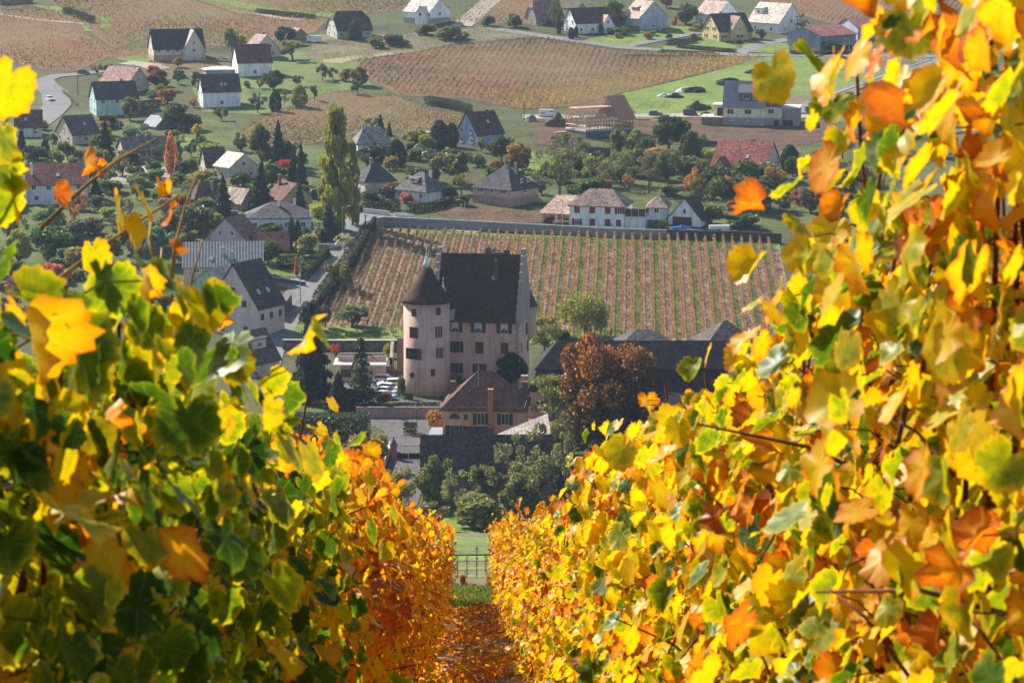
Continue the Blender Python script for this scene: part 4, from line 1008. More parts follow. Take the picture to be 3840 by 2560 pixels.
def text_mesh(txt, size):
    c = bpy.data.curves.new('lettering', 'FONT'); c.body = txt; c.size = size; c.extrude = .01
    o = bpy.data.objects.new('lettering', c); COL.objects.link(o)
    me = bpy.data.meshes.new_from_object(o.evaluated_get(bpy.context.evaluated_depsgraph_get()))
    bpy.data.objects.remove(o); bpy.data.curves.remove(c)
    me.materials.clear(); me.materials.append(M['paint'])
    return me
for tx, px, c in (('IN', 2418, (.07, .055, .065)), ('E', 2452, (.2, .15, .16)), ('L', 2476, (.09, .07, .08))):
    put('lettering', text_mesh(tx, 1.0), barn, ((px - 1990) / sb, -.03, 3.0), (R(90), 0, 0), c)
pl = put('pillar_chimney', MB().box(-.55, .55, -.55, .55, -2, 7.2).box(-.65, .65, -.65, .65, 7.2, 7.5).mesh('pillar_chimney', M['plaster']), barn, (-1.1, 1.0, 0), 0, (.36, .28, .27))
house('hipped_outbuilding', 'dark hipped roof rising behind the long barn ridge', (2326, 1350), 'L', 3, 192, 8, 50, 116, (.4, .3, .28), (.075, .068, .075), 'hip', Wm=11, hipl=3.6, cat='outbuilding')
house('steep_outbuilding', 'steep dark roof with pale left edge at the right end of the long barn', (2646, 1352), 'L', 8, 200, 30, 55, 150, (.4, .3, .28), (.085, .07, .075), 'hip', Wm=12, hipl=5, cat='outbuilding')

# ------------------------------------------------------------------ walls, terraces and things round the castle
def wall(name, label, pts, h, w=.45, col=(.4, .38, .36), mat='conc', cap=None, cat='wall', world=False):
    W_ = [Vector((p[0], p[1], zf(p[1]))) for p in pts] if world else [P(*p) for p in pts]
    o = W_[0]
    r_ = thing(name, label, cat, o)
    m, c = MB(), MB()
    for a, b in zip(W_, W_[1:]):
        n = max(1, int((b - a).length / 6)); t = (b - a).to_2d().normalized(); nn = Vector((-t.y, t.x)) * w / 2
        for i in range(n):
            p, q_ = a.lerp(b, i / n), a.lerp(b, (i + 1) / n); p.z = zf(p.y); q_.z = zf(q_.y)
            hp = h if not callable(h) else h((i) / n)
            for mb, ext, z0, z1 in ((m, 1, -.6, hp), (c, 1.35, hp, hp + .14)):
                P4 = [(p.to_2d() - nn * ext), (q_.to_2d() - nn * ext), (q_.to_2d() + nn * ext), (p.to_2d() + nn * ext)]
                zz = [p.z, q_.z, q_.z, p.z]
                vs = [(v.x - o.x, v.y - o.y, z - o.z + z0) for v, z in zip(P4, zz)] + [(v.x - o.x, v.y - o.y, z - o.z + z1) for v, z in zip(P4, zz)]
                mb.add(vs, [(0, 3, 2, 1), (4, 5, 6, 7), (0, 1, 5, 4), (1, 2, 6, 5), (2, 3, 7, 6), (3, 0, 4, 7)])
    put('masonry', m.mesh('masonry', M[mat]), r_, col=col)
    if cap: put('coping', c.mesh('coping', M['conc']), r_, col=cap)
    return r_
wall('vineyard_wall', 'long grey wall along the far end of the walled vineyard', [(1412, 850), (1440, 846), (1520, 850), (1700, 858), (1960, 872), (2300, 890), (2500, 896)], 2.1, .5, (.27, .27, .28), 'conc', (.3, .3, .31))
wall('dark_vineyard_wall', 'dark ivy stained wall at the right far corner of the walled vineyard', [(2504, 896), (2720, 902), (2735, 900), (2930, 912)], 2.3, .5, (.08, .085, .09), 'stone')
wall('street_wall', 'dark overgrown wall between village street and walled vineyard', [(1406, 852), (1335, 965), (1262, 1060), (1200, 1140), (1150, 1215)], 2.7, .9, (.06, .065, .055), 'stone')
wall('terrace_wall', 'brown retaining wall with white coping below the castle lawn', [(1060, 1312), (1300, 1314), (1512, 1314)], 2.1, .5, (.20, .15, .13), 'stone', (.6, .58, .55))
wall('bed_wall', 'low pale wall above the terraced garden beds', [(1275, 1332), (1440, 1332)], .5, .3, (.5, .46, .4))
wall('lane_wall', 'pinkish wall along the lane left of the orange gatehouse', [(1335, 1566), (1500, 1566), (1655, 1566)], 1.9, .45, (.42, .30, .28), 'plaster', (.25, .2, .19))
wall('lane_wall', 'pinkish wall along the lane between gatehouse and long barn', [(1972, 1566), (2110, 1566)], 1.9, .45, (.42, .30, .28), 'plaster', (.25, .2, .19))
wall('yard_wall', 'low pale wall sloping down beside the orange fruit tree', [(1420, 1800), (1445, 1740), (1466, 1690)], 1.5, .4, (.42, .38, .36), 'plaster', (.5, .48, .46))
wall('garden_wall', 'white garden wall with gate pillars below the white bungalow', [(1362, 800), (1420, 806), (1462, 812)], 1.3, .3, (.6, .6, .6))
wall('garden_wall', 'low white wall with end post right of the bungalow gate', [(1484, 814), (1520, 818), (1552, 822)], 1.1, .3, (.6, .6, .6))
wall('retaining_wall', 'dark boulder retaining wall below the timber framed house', [(2126, 572), (2200, 590), (2286, 596)], 3.2, 1.2, (.13, .105, .1), 'stone')
wall('boulder_wall', 'row of rough boulders on the earth bank left of the red tiled house', [(2600, 545), (2700, 552), (2830, 545)], 1.8, 1.6, (.14, .11, .095), 'stone')
wall('dry_stone_wall', 'pale stone edging below the yellow house hedge', [(2478, 196), (2600, 202), (2680, 203)], 1.1, .8, (.36, .3, .25), 'stone')
wall('road_kerb_wall', 'pale kerb along the hill road beside the bright meadow', [(3090, 372), (3215, 325), (3330, 284), (3420, 250), (3490, 228)], .5, .4, (.5, .5, .5))
wall('corner_wall', 'pale curved garden wall at the street corner below the poplar', [(1195, 935), (1255, 938), (1290, 900)], 1.4, .35, (.42, .46, .52))
wall('brick_wall', 'reddish wall along the street right of the steep roofed house', [(1048, 1205), (1092, 1145)], 2.6, .4, (.26, .14, .12), 'plaster')
wall('base_wall', 'dark low wall in front of the garden lawn by the side lane', [(985, 1052), (1060, 1060), (1145, 1074)], 1.0, .4, (.1, .09, .085), 'conc', (.4, .4, .4))
sheet('castle_lawn', [(1060, 1216), (1200, 1222), (1512, 1228), (1512, 1300), (1060, 1300)], G_LAWN, 0.12, sx=6)
sheet('castle_lawn', [(1990, 1225), (2100, 1240), (2330, 1232), (2420, 1275), (2330, 1300), (1980, 1290)], G_LAWN, 0.12, sx=6)
sheet('castle_yard', [(1260, 1420), (1512, 1400), (1512, 1500), (1660, 1500), (1660, 1566), (1300, 1566)], G_YARD, 0.1, sx=6)
sheet('lane', [(1330, 1568), (1660, 1568), (1985, 1568), (2120, 1568), (2110, 1625), (1640, 1640), (1600, 1800), (1560, 1905), (1440, 1905), (1462, 1680), (1440, 1620)], G_YARD, 0.12, sx=6)
sheet('orchard_ground', [(1050, 1660), (1410, 1660), (1450, 1720), (1400, 1880), (1050, 1880)], G_GRASS, 0.1, sx=6)
sheet('bare_bed', [(1330, 1730), (1430, 1725), (1400, 1800), (1320, 1800)], G_LITTER, 0.14, sx=6)
sheet('lower_lawn', [(1360, 1905), (1760, 1905), (1800, 2000), (1430, 2010)], G_LAWN, 0.12, sx=6)
sheet('bare_bed', [(2180, 1720), (2420, 1710), (2440, 1770), (2180, 1790)], G_LITTER, 0.14, sx=6)
# oval box hedge of the flower bed
ov = P(1358, 1268); so_ = PPM(ov)
fb = thing('flower_bed', 'oval flower bed ringed by clipped box hedge on the castle lawn', 'flower bed', ov)
hx, hy = 62 / so_, 4.6
ring = [(hx * np.sign(math.cos(t_)) * abs(math.cos(t_)) ** .6, hy * .5 * np.sign(math.sin(t_)) * abs(math.sin(t_)) ** .6 + 2.4) for t_ in np.linspace(0, 2 * math.pi, 60)]
C = np.concatenate([np.stack([np.interp(nrg.uniform(0, 59, 700), range(60), [p[0] for p in ring]), np.zeros(700), nrg.uniform(.05, .75, 700)], 1)])
tt = nrg.uniform(0, 59, 2600)
C = np.stack([np.interp(tt, range(60), [p[0] for p in ring]) + nrg.normal(0, .17, 2600), np.interp(tt, range(60), [p[1] for p in ring]) + nrg.normal(0, .17, 2600), nrg.uniform(.02, .8, 2600)], 1)
V, Fq = quads(C, .22)
put('box_hedge', mesh_np('box_hedge', V, Fq, M['leaf'], {'tone': ('FLOAT', np.repeat(nrg.random(2600), 4))}), fb, col=(.06, .085, .03))
put('soil', MB().prism([(x * .9, (y - 2.4) * .85 + 2.4, .2) for x, y in ring[:-1]], .3).mesh('soil', G_SOIL), fb)
C = np.stack([nrg.uniform(-hx * .8, hx * .8, 700), nrg.uniform(1.2, 3.6, 700), nrg.uniform(.2, .5, 700)], 1)
V, Fq = quads(C, .4)
put('bedding_plants', mesh_np('bedding_plants', V, Fq, M['leaf'], {'tone': ('FLOAT', np.repeat(nrg.random(700), 4))}), fb, col=(.11, .12, .05))
# flat roofed outbuilding and archway wall
oo = P(1275, 1432); s_ = PPM(oo)
ob = thing('flat_outbuilding', 'beige flat roofed outbuilding behind the parked cars', 'outbuilding', oo)
lw = 168 / s_
put('walls', MB().box(0, lw, 0, 7, -1, 3.2).mesh('walls', M['plaster']), ob, col=(.42, .36, .31))
put('roof_slab', MB().box(-1.3, lw + .3, -.5, 7.3, 3.2, 3.5).mesh('roof_slab', M['conc']), ob, col=(.5, .46, .41))
put('parapet', MB().box(-.5, lw + .2, 3.2, 3.5, 3.5, 4.6).mesh('parapet', M['plaster']), ob, col=(.46, .4, .35))
put('opening', box_mesh(1.9, .1, 1.5, 'glass', 'opening'), ob, (1.2, -.03, 1.0))
aw_ = P(1462, 1402)
an = thing('archway_wall', 'pale gabled archway wall between outbuilding and round tower', 'wall', aw_)
put('masonry', MB().prism([(0, 0, -1), (.5, 0, -1), (.5, 5, -1), (.5, 5, 5.2), (.5, 2.5, 4.6), (.5, 0, 3.2), (0, 0, 3.2)], off=(0, 0, 0.01)).prism([(0, 0, -1), (0, 5.5, -1), (0, 5.5, 5.6), (0, 0, 3.4)], off=(.6, 0, 0)).mesh('masonry', M['plaster']), an, col=(.5, .44, .36))
put('dark_door', MB().box(-.04, -.01, 1.6, 3.4, -.2, 2.6).box(.61, .65, 1.6, 3.4, -.2, 2.6).mesh('dark_door', M['paint']), an, col=(.03, .028, .028))
put('rear_wall', MB().box(1.2, 3.4, 5.6, 6.0, -1, 6.2).mesh('rear_wall', M['plaster']), an, col=(.3, .2, .15))
# notice board
nb = P(1534, 1520)
n_ = thing('notice_board', 'dark notice board on two posts at the foot of the round tower', 'notice board', nb)
put('board', MB().box(-.8, .8, -.06, .06, 1.1, 2.4).mesh('board', M['paint']), n_, col=(.08, .07, .05))
for sg in (-1, 1): put('post', MB().box(sg * .72 - .06, sg * .72 + .06, -.05, .07, -.3, 1.1).mesh('post', M['paint']), n_, col=(.2, .18, .15))
# lantern
def lantern(px, y, label):
    p = P(px, y)
    r_ = thing('street_lantern', label, 'street lamp', p)
    put('pole', MB().lathe([(.12, -.2), (.1, .6), (.05, .8), (.045, 3.6)], 10).mesh('pole', M['paint']), r_, col=(.02, .022, .022))
    hd = put('lamp_head', MB().lathe([(.14, 3.6), (.22, 4.15), (.3, 4.2), (.1, 4.45), (.03, 4.6)], 8).mesh('lamp_head', M['paint']), r_, col=(.03, .03, .03))
    put('lantern_glass', MB().lathe([(.16, 3.66), (.225, 4.12)], 8).mesh('lantern_glass', M['plastic']), hd, col=(.6, .6, .55))
lantern(1563, 1606, 'black old style street lantern beside the box hedge at the gatehouse')
# gate and pillars
def pillar(px, y, label):
    p = P(px, y)
    r_ = thing('gate_pillar', label, 'gate pillar', p)
    put('shaft', MB().box(-.55, .55, -.5, .5, -.5, 2.6).mesh('shaft', M['plaster']), r_, col=(.42, .2, .13))
    put('capital', MB().box(-.68, .68, -.62, .62, 2.6, 2.8).lathe([(.4, 2.8), (.5, 3.1), (.3, 3.35), (.12, 3.6), (.2, 3.75), (.05, 3.95)], 12).mesh('capital', M['conc']), r_, col=(.16, .13, .12))
pillar(1476, 1722, 'orange gate pillar with dark urn beside the orange fruit tree')
pillar(1586, 1722, 'gate pillar with dark urn at the corner of the front barn')
gp = P(1484, 1720); sg_ = PPM(gp)
g_ = thing('yard_gate', 'dark double gate between the two urn topped pillars', 'gate', gp)
gw_ = 94 / sg_
for k in range(2):
    m = MB(); x0 = k * gw_ / 2
    m.box(x0 + .05, x0 + gw_ / 2 - .03, -.04, .04, .1, 1.0)
    m.box(x0 + .05, x0 + gw_ / 2 - .03, -.03, .03, 2.2, 2.28)
    for j in range(9): m.box(x0 + .1 + j * (gw_ / 2 - .25) / 8, x0 + .13 + j * (gw_ / 2 - .25) / 8, -.015, .015, 1.0, 2.2)
    put('gate_leaf', m.mesh('gate_leaf', M['paint']), g_, col=(.03, .032, .034))
fp = P(1612, 1628)
f_ = thing('paling_fence', 'short brown paling fence under the orange clipped bush', 'fence', fp)
put('palings', (lambda m: [m.box(i * .16, i * .16 + .12, -.03, .03, .6, 1.9) for i in range(13)] and m.mesh('palings', M['timber']))(MB()), f_, col=(.3, .2, .1))
put('rail', MB().box(0, 2.1, .03, .08, .9, 1.0).box(0, 2.1, .03, .08, 1.6, 1.7).mesh('rail', M['timber']), f_, col=(.25, .17, .09))

# ------------------------------------------------------------------ timber framed house under construction
tp = P(2197, 522); s_ = PPM(tp); al = R(33)
q = Matrix.Rotation(al, 3, 'Z')
TL = 182 / s_ / math.cos(al); TW = 74 / s_ / math.sin(al)
tc = tp - q @ Vector((-TL / 2, -TW / 2, 0))
tf = thing('timber_frame_house', 'unfinished house of bare timber framing with half open rafter roof', 'house', (tc.x, tc.y, tp.z), al)
put('basement', MB().box(-TL / 2, TL / 2, -TW / 2, TW / 2, -3, 2.1).mesh('basement', M['conc']), tf, col=(.13, .13, .16))
put('floor_slab', MB().box(-TL / 2 - .15, TL / 2 + .1, -TW / 2 - .12, TW / 2 + .1, 2.1, 2.5).mesh('floor_slab', M['conc']), tf, col=(.5, .46, .42))
LT = (.8, .6, .42); DT = (.52, .26, .16)
z0, z1, zr = 2.5, 6.2, 11.7
def beam(m, a, b, w=.1):
    w *= 1.35
    a, b = Vector(a), Vector(b); m.tube([a, b], w, 4)
x0, x1, y0, y1 = -TL / 2, TL / 2, -TW / 2, TW / 2
for nm, fx, col_ in (('front_frame', None, DT), ('rear_frame', None, DT)):
    yy = y0 + .12 if nm == 'front_frame' else y1 - .12
    m = MB()
    for i in range(17):
        x = x0 + .12 + (TL - .24) * i / 16; beam(m, (x, yy, z0), (x, yy, z1), .085)
        if i % 3 == 1 and i < 16: beam(m, (x, yy, z0), (x + TL / 16, yy, z1), .07)
    for z in (z0 + .1, z0 + 1.2, z1): beam(m, (x0, yy, z), (x1, yy, z), .1)
    put(nm, m.mesh(nm, M['timber']), tf, col=col_)
for sg in (-1, 1):
    m = MB(); xx = x0 + .1 if sg < 0 else x1 - .1
    for i in range(7):
        y = y0 + TW * i / 6; beam(m, (xx, y, z0), (xx, y, z1 + (min(i, 6 - i)) * (zr - z1) / 3 * .95), .11)
    for z in (z0 + .1, z0 + 1.3, z1, z1 + 2.2):
        k = max(0, (z - z1) / (zr - z1)) * TW / 2; beam(m, (xx, y0 + k, z), (xx, y1 - k, z), .13)
    for i in range(3):
        beam(m, (xx, y0 + TW * i / 6, z0), (xx, y0 + TW * (i + 1) / 6, z0 + 1.3), .09); beam(m, (xx, y0 + TW * (i + 1) / 6, z0), (xx, y0 + TW * i / 6, z0 + 1.3), .09)
    put('gable_frame', m.mesh('gable_frame', M['timber']), tf, col=LT if sg < 0 else DT)
put('floor_deck', MB().box(x0 + TL * .62, x1 - .3, y0 + .4, y1 - .4, z1 - .1, z1).mesh('floor_deck', M['timber']), tf, col=(.32, .17, .1))
nr = 24; oh = 1.1; slp = (zr - z1) / (TW / 2)
for i in range(nr):
    x = x0 - 1.0 + (TL + 1.4) * i / (nr - 1)
    if i > 15: continue
    zz = zr - (.5 if 10 <= i else 0)
    m = MB()
    for sg in (-1, 1): beam(m, (x, sg * (TW / 2 + oh), z1 - oh * slp), (x, 0, zz), .11)
    beam(m, (x, -TW * .25, z1 + (zr - z1) * .5), (x, TW * .25, z1 + (zr - z1) * .5), .08)
    put('rafter', m.mesh('rafter', M['timber']), tf, col=LT if i < 2 else (.8, .52, .36))
m = MB()
for sg in (-1, 1):
    for k in range(1, 6):
        f_ = k / 5.5
        beam(m, (x0 - .9, sg * (TW / 2 + oh) * (1 - f_), z1 - oh * slp + (zr - z1 + oh * slp) * f_ + .12), (x0 + TL * .62, sg * (TW / 2 + oh) * (1 - f_), z1 - oh * slp + (zr - z1 + oh * slp) * f_ + .12), .05)
put('roof_battens', m.mesh('roof_battens', M['timber']), tf, col=(.78, .5, .35))
xs_ = x0 + TL * .66
for sg in (-1, 1):
    put('roof_boarding', MB().prism([(xs_, sg * (TW / 2 + oh), z1 - oh * slp), (x1 + .5, sg * (TW / 2 + oh), z1 - oh * slp), (x1 + .5, 0, zr + .2), (xs_, 0, zr + .2)][::-sg], .12).mesh('roof_boarding', M['timber']), tf, col=(.5, .22, .15))
put('lower_boarding', MB().prism([(x0 + TL * .45, -TW / 2 - .3, z1 + .2), (xs_, -TW / 2 - .3, z1 + .2), (xs_, -TW * .28, z1 + 2.6), (x0 + TL * .45, -TW * .28, z1 + 2.6)], .1).mesh('lower_boarding', M['timber']), tf, col=(.3, .16, .1))
def lumber(px, y, n, label, rz, l=4.5):
    p = P(px, y)
    r_ = thing('timber_stack', label, 'timber stack', p, rz)
    put('boards', (lambda m: [m.box(-l / 2 + rnd.uniform(-.2, .2), l / 2, j * .32, j * .32 + .27, k * .22, k * .22 + .17) for j in range(5) for k in range(n)] and m.mesh('boards', M['timber']))(MB()), r_, col=(.55, .42, .28))
lumber(2113, 508, 5, 'stack of pale boards left of the timber framed house', al)
lumber(2418, 452, 3, 'flat stack of light planks right of the timber framed house', .1, 5.5)
lumber(2468, 456, 2, 'small heap of brown planks in front of the parked cars', .3, 4)

# ------------------------------------------------------------------ new yellow house with balcony
h, L, W, he, hr = house('new_yellow_house', 'new cream house with grey tiled roof, wide dormer and grey plinth', (2866, 474), 'R', 9, 152, 62, 72, 168, (.84, .73, .52), (.27, .27, .285), mat='corr', Wm=12, base=(2.6, (.36, .33, .33)), oh=.3)
sl = (hr - he) / (W / 2)
dw = L * .6; dxc = L * .16
dz = he + 1.0
put('wall_dormer', MB().box(dxc - dw / 2, dxc + dw / 2, -W / 2 + 1.2, -.8, dz, dz + 3.2).mesh('wall_dormer', M['plaster']), h, col=(.13, .13, .15))
put('dormer_roof', MB().prism([(dxc - dw / 2 - .3, -W / 2 + .7, dz + 3.15), (dxc + dw / 2 + .3, -W / 2 + .7, dz + 3.15), (dxc + dw / 2 + .3, -.4, dz + 5.6), (dxc - dw / 2 - .3, -.4, dz + 5.6)], .25).mesh('dormer_roof', M['conc']), h, col=(.12, .13, .155))
for k in (-.2, .2): add_window(h, (dxc + k * dw, -W / 2 + 1.19, dz + 1.2), 0, 1.9, 1.5, WHITE)
for fx, w_ in ((-.33, 2.0), (.1, 2.1)): add_window(h, (fx * L, -W / 2 - .01, 3.6), 0, w_, 1.5, WHITE)
for fx in (-.3, .1): add_window(h, (fx * L, -W / 2 - .06, 1.6), 0, .9, .5, WHITE)
put('side_wing', MB().box(L / 2 - .2, L / 2 + 5.2, -W / 2 + 1.5, W / 2 - 1.5, -2.5, 6.3).mesh('side_wing', M['plaster']), h, col=(.85, .76, .58))
put('side_wing_plinth', MB().box(L / 2 - .15, L / 2 + 5.25, -W / 2 + 1.45, W / 2 - 1.45, -2.5, 2.4).mesh('side_wing_plinth', M['conc']), h, col=(.36, .35, .36))
put('side_wing_roof', MB().prism([(L / 2 - .5, -W / 2 + 1.1, 6.1), (L / 2 + 5.5, -W / 2 + 1.1, 6.1), (L / 2 + 5.5, 0, 10.2), (L / 2 - .5, 0, 10.2)], .25).prism([(L / 2 + 5.5, W / 2 - 1.1, 6.1), (L / 2 - .5, W / 2 - 1.1, 6.1), (L / 2 - .5, 0, 10.2), (L / 2 + 5.5, 0, 10.2)], .25)
    .mesh('side_wing_roof', M['tile']), h, col=(.055, .06, .07))
put('side_wing_gable', MB().prism([(L / 2 + 5.0, -W / 2 + 1.5, 6.2), (L / 2 + 5.0, W / 2 - 1.5, 6.2), (L / 2 + 5.0, 0, 9.9)], off=(.2, 0, 0)).mesh('side_wing_gable', M['plaster']), h, col=(.85, .76, .58))
add_window(h, (L / 2 + 1.9, -W / 2 + 1.49, 3.7), 0, 1.8, 1.5, WHITE)
put('garage_block', MB().box(L / 2 + 5.3, L / 2 + 10.5, -W / 2 + 2.2, W / 2 + 1, -2.5, 5.4).mesh('garage_block', M['conc']), h, col=(.33, .3, .3))
put('garage_roof', MB().box(L / 2 + 5.26, L / 2 + 10.7, -W / 2 + 2.0, W / 2 + 1.2, 5.4, 5.65).mesh('garage_roof', M['conc']), h, col=(.6, .58, .55))
put('garage_opening', MB().box(L / 2 + 5.6, L / 2 + 8.6, -W / 2 + 2.12, -W / 2 + 2.2, -.6, 1.8).box(L / 2 + 2.8, L / 2 + 4.4, -W / 2 + 1.36, -W / 2 + 1.45, -.6, 1.8).mesh('garage_opening', M['paint']), h, col=(.012, .012, .014))
put('terrace_deck', MB().box(-L / 2 - 7, -L / 2 - .05, -W / 2 - 1, W / 2 - 3, 2.4, 2.75).mesh('terrace_deck', M['conc']), h, col=(.5, .46, .42))
put('terrace_wall', MB().box(-L / 2 - 6.6, -L / 2 - .1, -W / 2 - .6, -W / 2 - .3, -1, 2.4).mesh('terrace_wall', M['plaster']), h, col=(.3, .19, .13))
put('terrace_roof', MB().box(-L / 2 - 3.6, -L / 2 - .05, -W / 2 + .8, W / 2 - 2, 6.1, 6.35).mesh('terrace_roof', M['conc']), h, col=(.5, .47, .42))
put('terrace_room', MB().box(-L / 2 - 3.2, -L / 2 - .05, -W / 2 + 3, W / 2 - 3, 2.75, 6.1).mesh('terrace_room', M['plaster']), h, col=(.85, .73, .5))
put('glass_door', MB().box(-L / 2 - 2.2, -L / 2 - .3, -W / 2 + 2.9, -W / 2 + 2.98, 2.8, 5.2).mesh('glass_door', M['glass']), h)
put('terrace_post', MB().tube([(-L / 2 - 5.2, -W / 2 + .6, 2.7), (-L / 2 - 5.2, -W / 2 + .6, 6.1)], .07, 6).mesh('terrace_post', M['metal']), h, col=(.15, .15, .14))
# ------------------------------------------------------------------ trees and shrubs
def unit(n):
    a = nrg.normal(size=(n, 3)); return a / np.linalg.norm(a, axis=1)[:, None]
def crown_mesh(C, size, tone, name='crown', squash=1.0):
    V, F = quads(C, size, squash=squash)
    return mesh_np(name, V, F, M['leaf'], {'tone': ('FLOAT', np.repeat(np.clip(tone, 0, 1), 4))})
def blobs(cs, rs, n, size, squash=1.0, zs=1.0, inner=.35):
    cs = np.array(cs); rs = np.array(rs)
    k = nrg.choice(len(cs), n, p=rs ** 2 / (rs ** 2).sum())
    C = cs[k] + unit(n) * (rs[k] * nrg.uniform(inner, 1, n) ** .5)[:, None] * np.array([1, 1, zs])
    bt = nrg.random(len(cs))
    return crown_mesh(C, size, .3 * bt[k] + .7 * nrg.random(n), squash=squash)
def limbs(trunk_r, z0, cs, name='trunk', kink=.03, top=None):
    m = MB()
    tp = top or z0
    m.tube([(0, 0, -.05), (.006, .004, z0 * .5), (0, 0, z0), (.01, 0, (z0 + tp) / 2 + .02), (0, 0, tp + .04)], [trunk_r * 1.25, trunk_r, trunk_r * .85, trunk_r * .6, trunk_r * .35], 7)
    for c in cs:
        c = Vector(c); s = Vector((0, 0, z0 * rnd.uniform(.8, 1.0) if tp == z0 else rnd.uniform(z0, tp)))
        mid = s.lerp(c, .5) + Vector((rnd.uniform(-kink, kink), rnd.uniform(-kink, kink), .02))
        m.tube([s, mid, c], [trunk_r * .5, trunk_r * .32, trunk_r * .12], 5)
    return m.mesh(name, M['bark'])
def build_kind(kind, v):
    rnd.seed(hash(kind) % 1000 + v * 17 if False else sum(map(ord, kind)) + v * 17)
    def ell(n, cz, rx, rz, edge=.75):
        out = []
        for _ in range(n):
            u = unit(1)[0]; rr = rnd.uniform(.3, 1) ** .6 * edge
            out.append((u[0] * rx * rr, u[1] * rx * rr, cz + u[2] * rz * rr))
        return out
    if kind == 'round':
        cs = ell(20, .52, .42, .42, .9); rs = [rnd.uniform(.1, .19) for _ in cs]
        return limbs(.032, .12, cs[:9]), blobs(cs, rs, 4200, .07)
    if kind == 'loose':
        cs = ell(26, .56, .46, .43, .95); rs = [rnd.uniform(.06, .13) for _ in cs]
        return limbs(.028, .15, cs, kink=.06), blobs(cs, rs, 3200, .05)
    if kind == 'fruit':
        cs = ell(15, .58, .46, .36, .9); rs = [rnd.uniform(.1, .17) for _ in cs]
        return limbs(.034, .2, cs[:10], kink=.05), blobs(cs, rs, 2200, .08)
    if kind == 'bare':
        m = MB()
        def br(p, d, l, r_, lv):
            q_ = p + d * l * .5 + Vector((rnd.uniform(-1, 1), rnd.uniform(-1, 1), rnd.uniform(-.3, 1))) * l * .1; e = p + d * l
            m.tube([p, q_, e], [r_, r_ * .75, r_ * .5], 4 if lv else 6, cap=False)
            if lv < 4:
                for _ in range(3 if lv else 5):
                    dd = (d + Vector((rnd.uniform(-1, 1), rnd.uniform(-1, 1), rnd.uniform(-.25, .7))) * .85).normalized()
                    br(p.lerp(e, rnd.uniform(.55, 1)), dd, l * rnd.uniform(.5, .75), r_ * .5, lv + 1)
        br(Vector((0, 0, -.03)), Vector((0, 0, 1)), .36, .03, 0)
        cs = ell(26, .62, .45, .36, .95); rs = [rnd.uniform(.05, .1) for _ in cs]
        return m.mesh('trunk', M['bark']), blobs(cs, rs, 2200, .04)
    if kind == 'cone':
        n = 4200; z = .06 + .94 * (1 - np.sqrt(nrg.random(n))) ; z = np.clip(z, .05, .995)
        tier = (np.sin(z * 46 + nrg.normal(0, .4, n)) * .5 + .5)
        a = nrg.uniform(0, 2 * math.pi, n); lob = 1 + .16 * np.sin(a * 5 + z * 9)
        r_ = (1 - z) ** .85 * .5 * lob * (.55 + .45 * tier) * nrg.uniform(.45, 1, n) ** .5
        C = np.stack([r_ * np.cos(a), r_ * np.sin(a), z - r_ * .12], 1)
        return limbs(.03, .12, [], top=.9), crown_mesh(C, .075, nrg.random(n), squash=.5)
    if kind == 'cedar':
        n = 1500; t_ = nrg.integers(0, 9, n); z = .12 + .1 * t_ + nrg.normal(0, .012, n)
        a = nrg.choice(np.linspace(0, 2 * math.pi, 7)[:-1], n) + t_ * .7 + nrg.normal(0, .2, n)
        r_ = nrg.uniform(.05, 1, n) * (.52 - .05 * t_) * (.7 + .3 * np.sin(a * 3 + t_))
        C = np.stack([r_ * np.cos(a), r_ * np.sin(a), z - r_ * .2], 1)
        return limbs(.03, .12, [(.4 * math.cos(k), .4 * math.sin(k), .2 + .07 * k) for k in range(8)], top=.93), crown_mesh(C, .085, nrg.random(n), squash=.35)
    if kind == 'column':
        n = 1500; z = nrg.uniform(.01, 1, n); a = nrg.uniform(0, 2 * math.pi, n)
        r_ = .5 * np.sin(np.clip(z * .86 + .14, 0, 1) * math.pi) ** .55 * (1 + .12 * np.sin(a * 4 + z * 11)) * nrg.uniform(.55, 1, n) ** .5
        C = np.stack([r_ * np.cos(a), r_ * np.sin(a), z], 1)
        return limbs(.06, .1, []), crown_mesh(C, .14, nrg.random(n), squash=2.2)
    if kind == 'flame':
        n = 1700; z = .1 + .9 * nrg.beta(1.2, 1.5, n); st_ = nrg.integers(0, 11, n); a = st_ * .571 * 2 + z * .5
        r0 = .42 * np.sin(np.clip(z, 0, 1) ** .75 * math.pi) ** .8 * np.random.default_rng(3).uniform(.25, 1.1, 11)[st_]
        C = np.stack([r0 * np.cos(a) + nrg.normal(0, .035, n), r0 * np.sin(a) + nrg.normal(0, .035, n), z], 1)
        return limbs(.04, .1, [(.3 * math.cos(k), .3 * math.sin(k), .6) for k in range(7)], top=.9), crown_mesh(C, .085, nrg.random(n), squash=2.5)
    if kind == 'poplar':
        cs, rs = [], []
        for k in range(110):
            z = rnd.uniform(.05, .96); a = rnd.uniform(0, 6.28); r_ = .42 * math.sin(min(1, z * .84 + .14) * math.pi) ** .6 * rnd.uniform(.3, 1)
            cs.append((r_ * math.cos(a), r_ * math.sin(a), z)); rs.append(rnd.uniform(.07, .13))
        cs = np.array(cs); rs_ = np.array(rs); n = 17000
        k = nrg.choice(len(cs), n); C = cs[k] + unit(n) * (rs_[k] * nrg.uniform(.2, 1, n) ** .5)[:, None] * np.array([1, 1, .62])
        bt = nrg.random(len(cs))
        return limbs(.05, .06, [tuple(c) for c in cs[:12]], top=.85), crown_mesh(C, .044, .35 * bt[k] + .65 * nrg.random(n), squash=2.0)
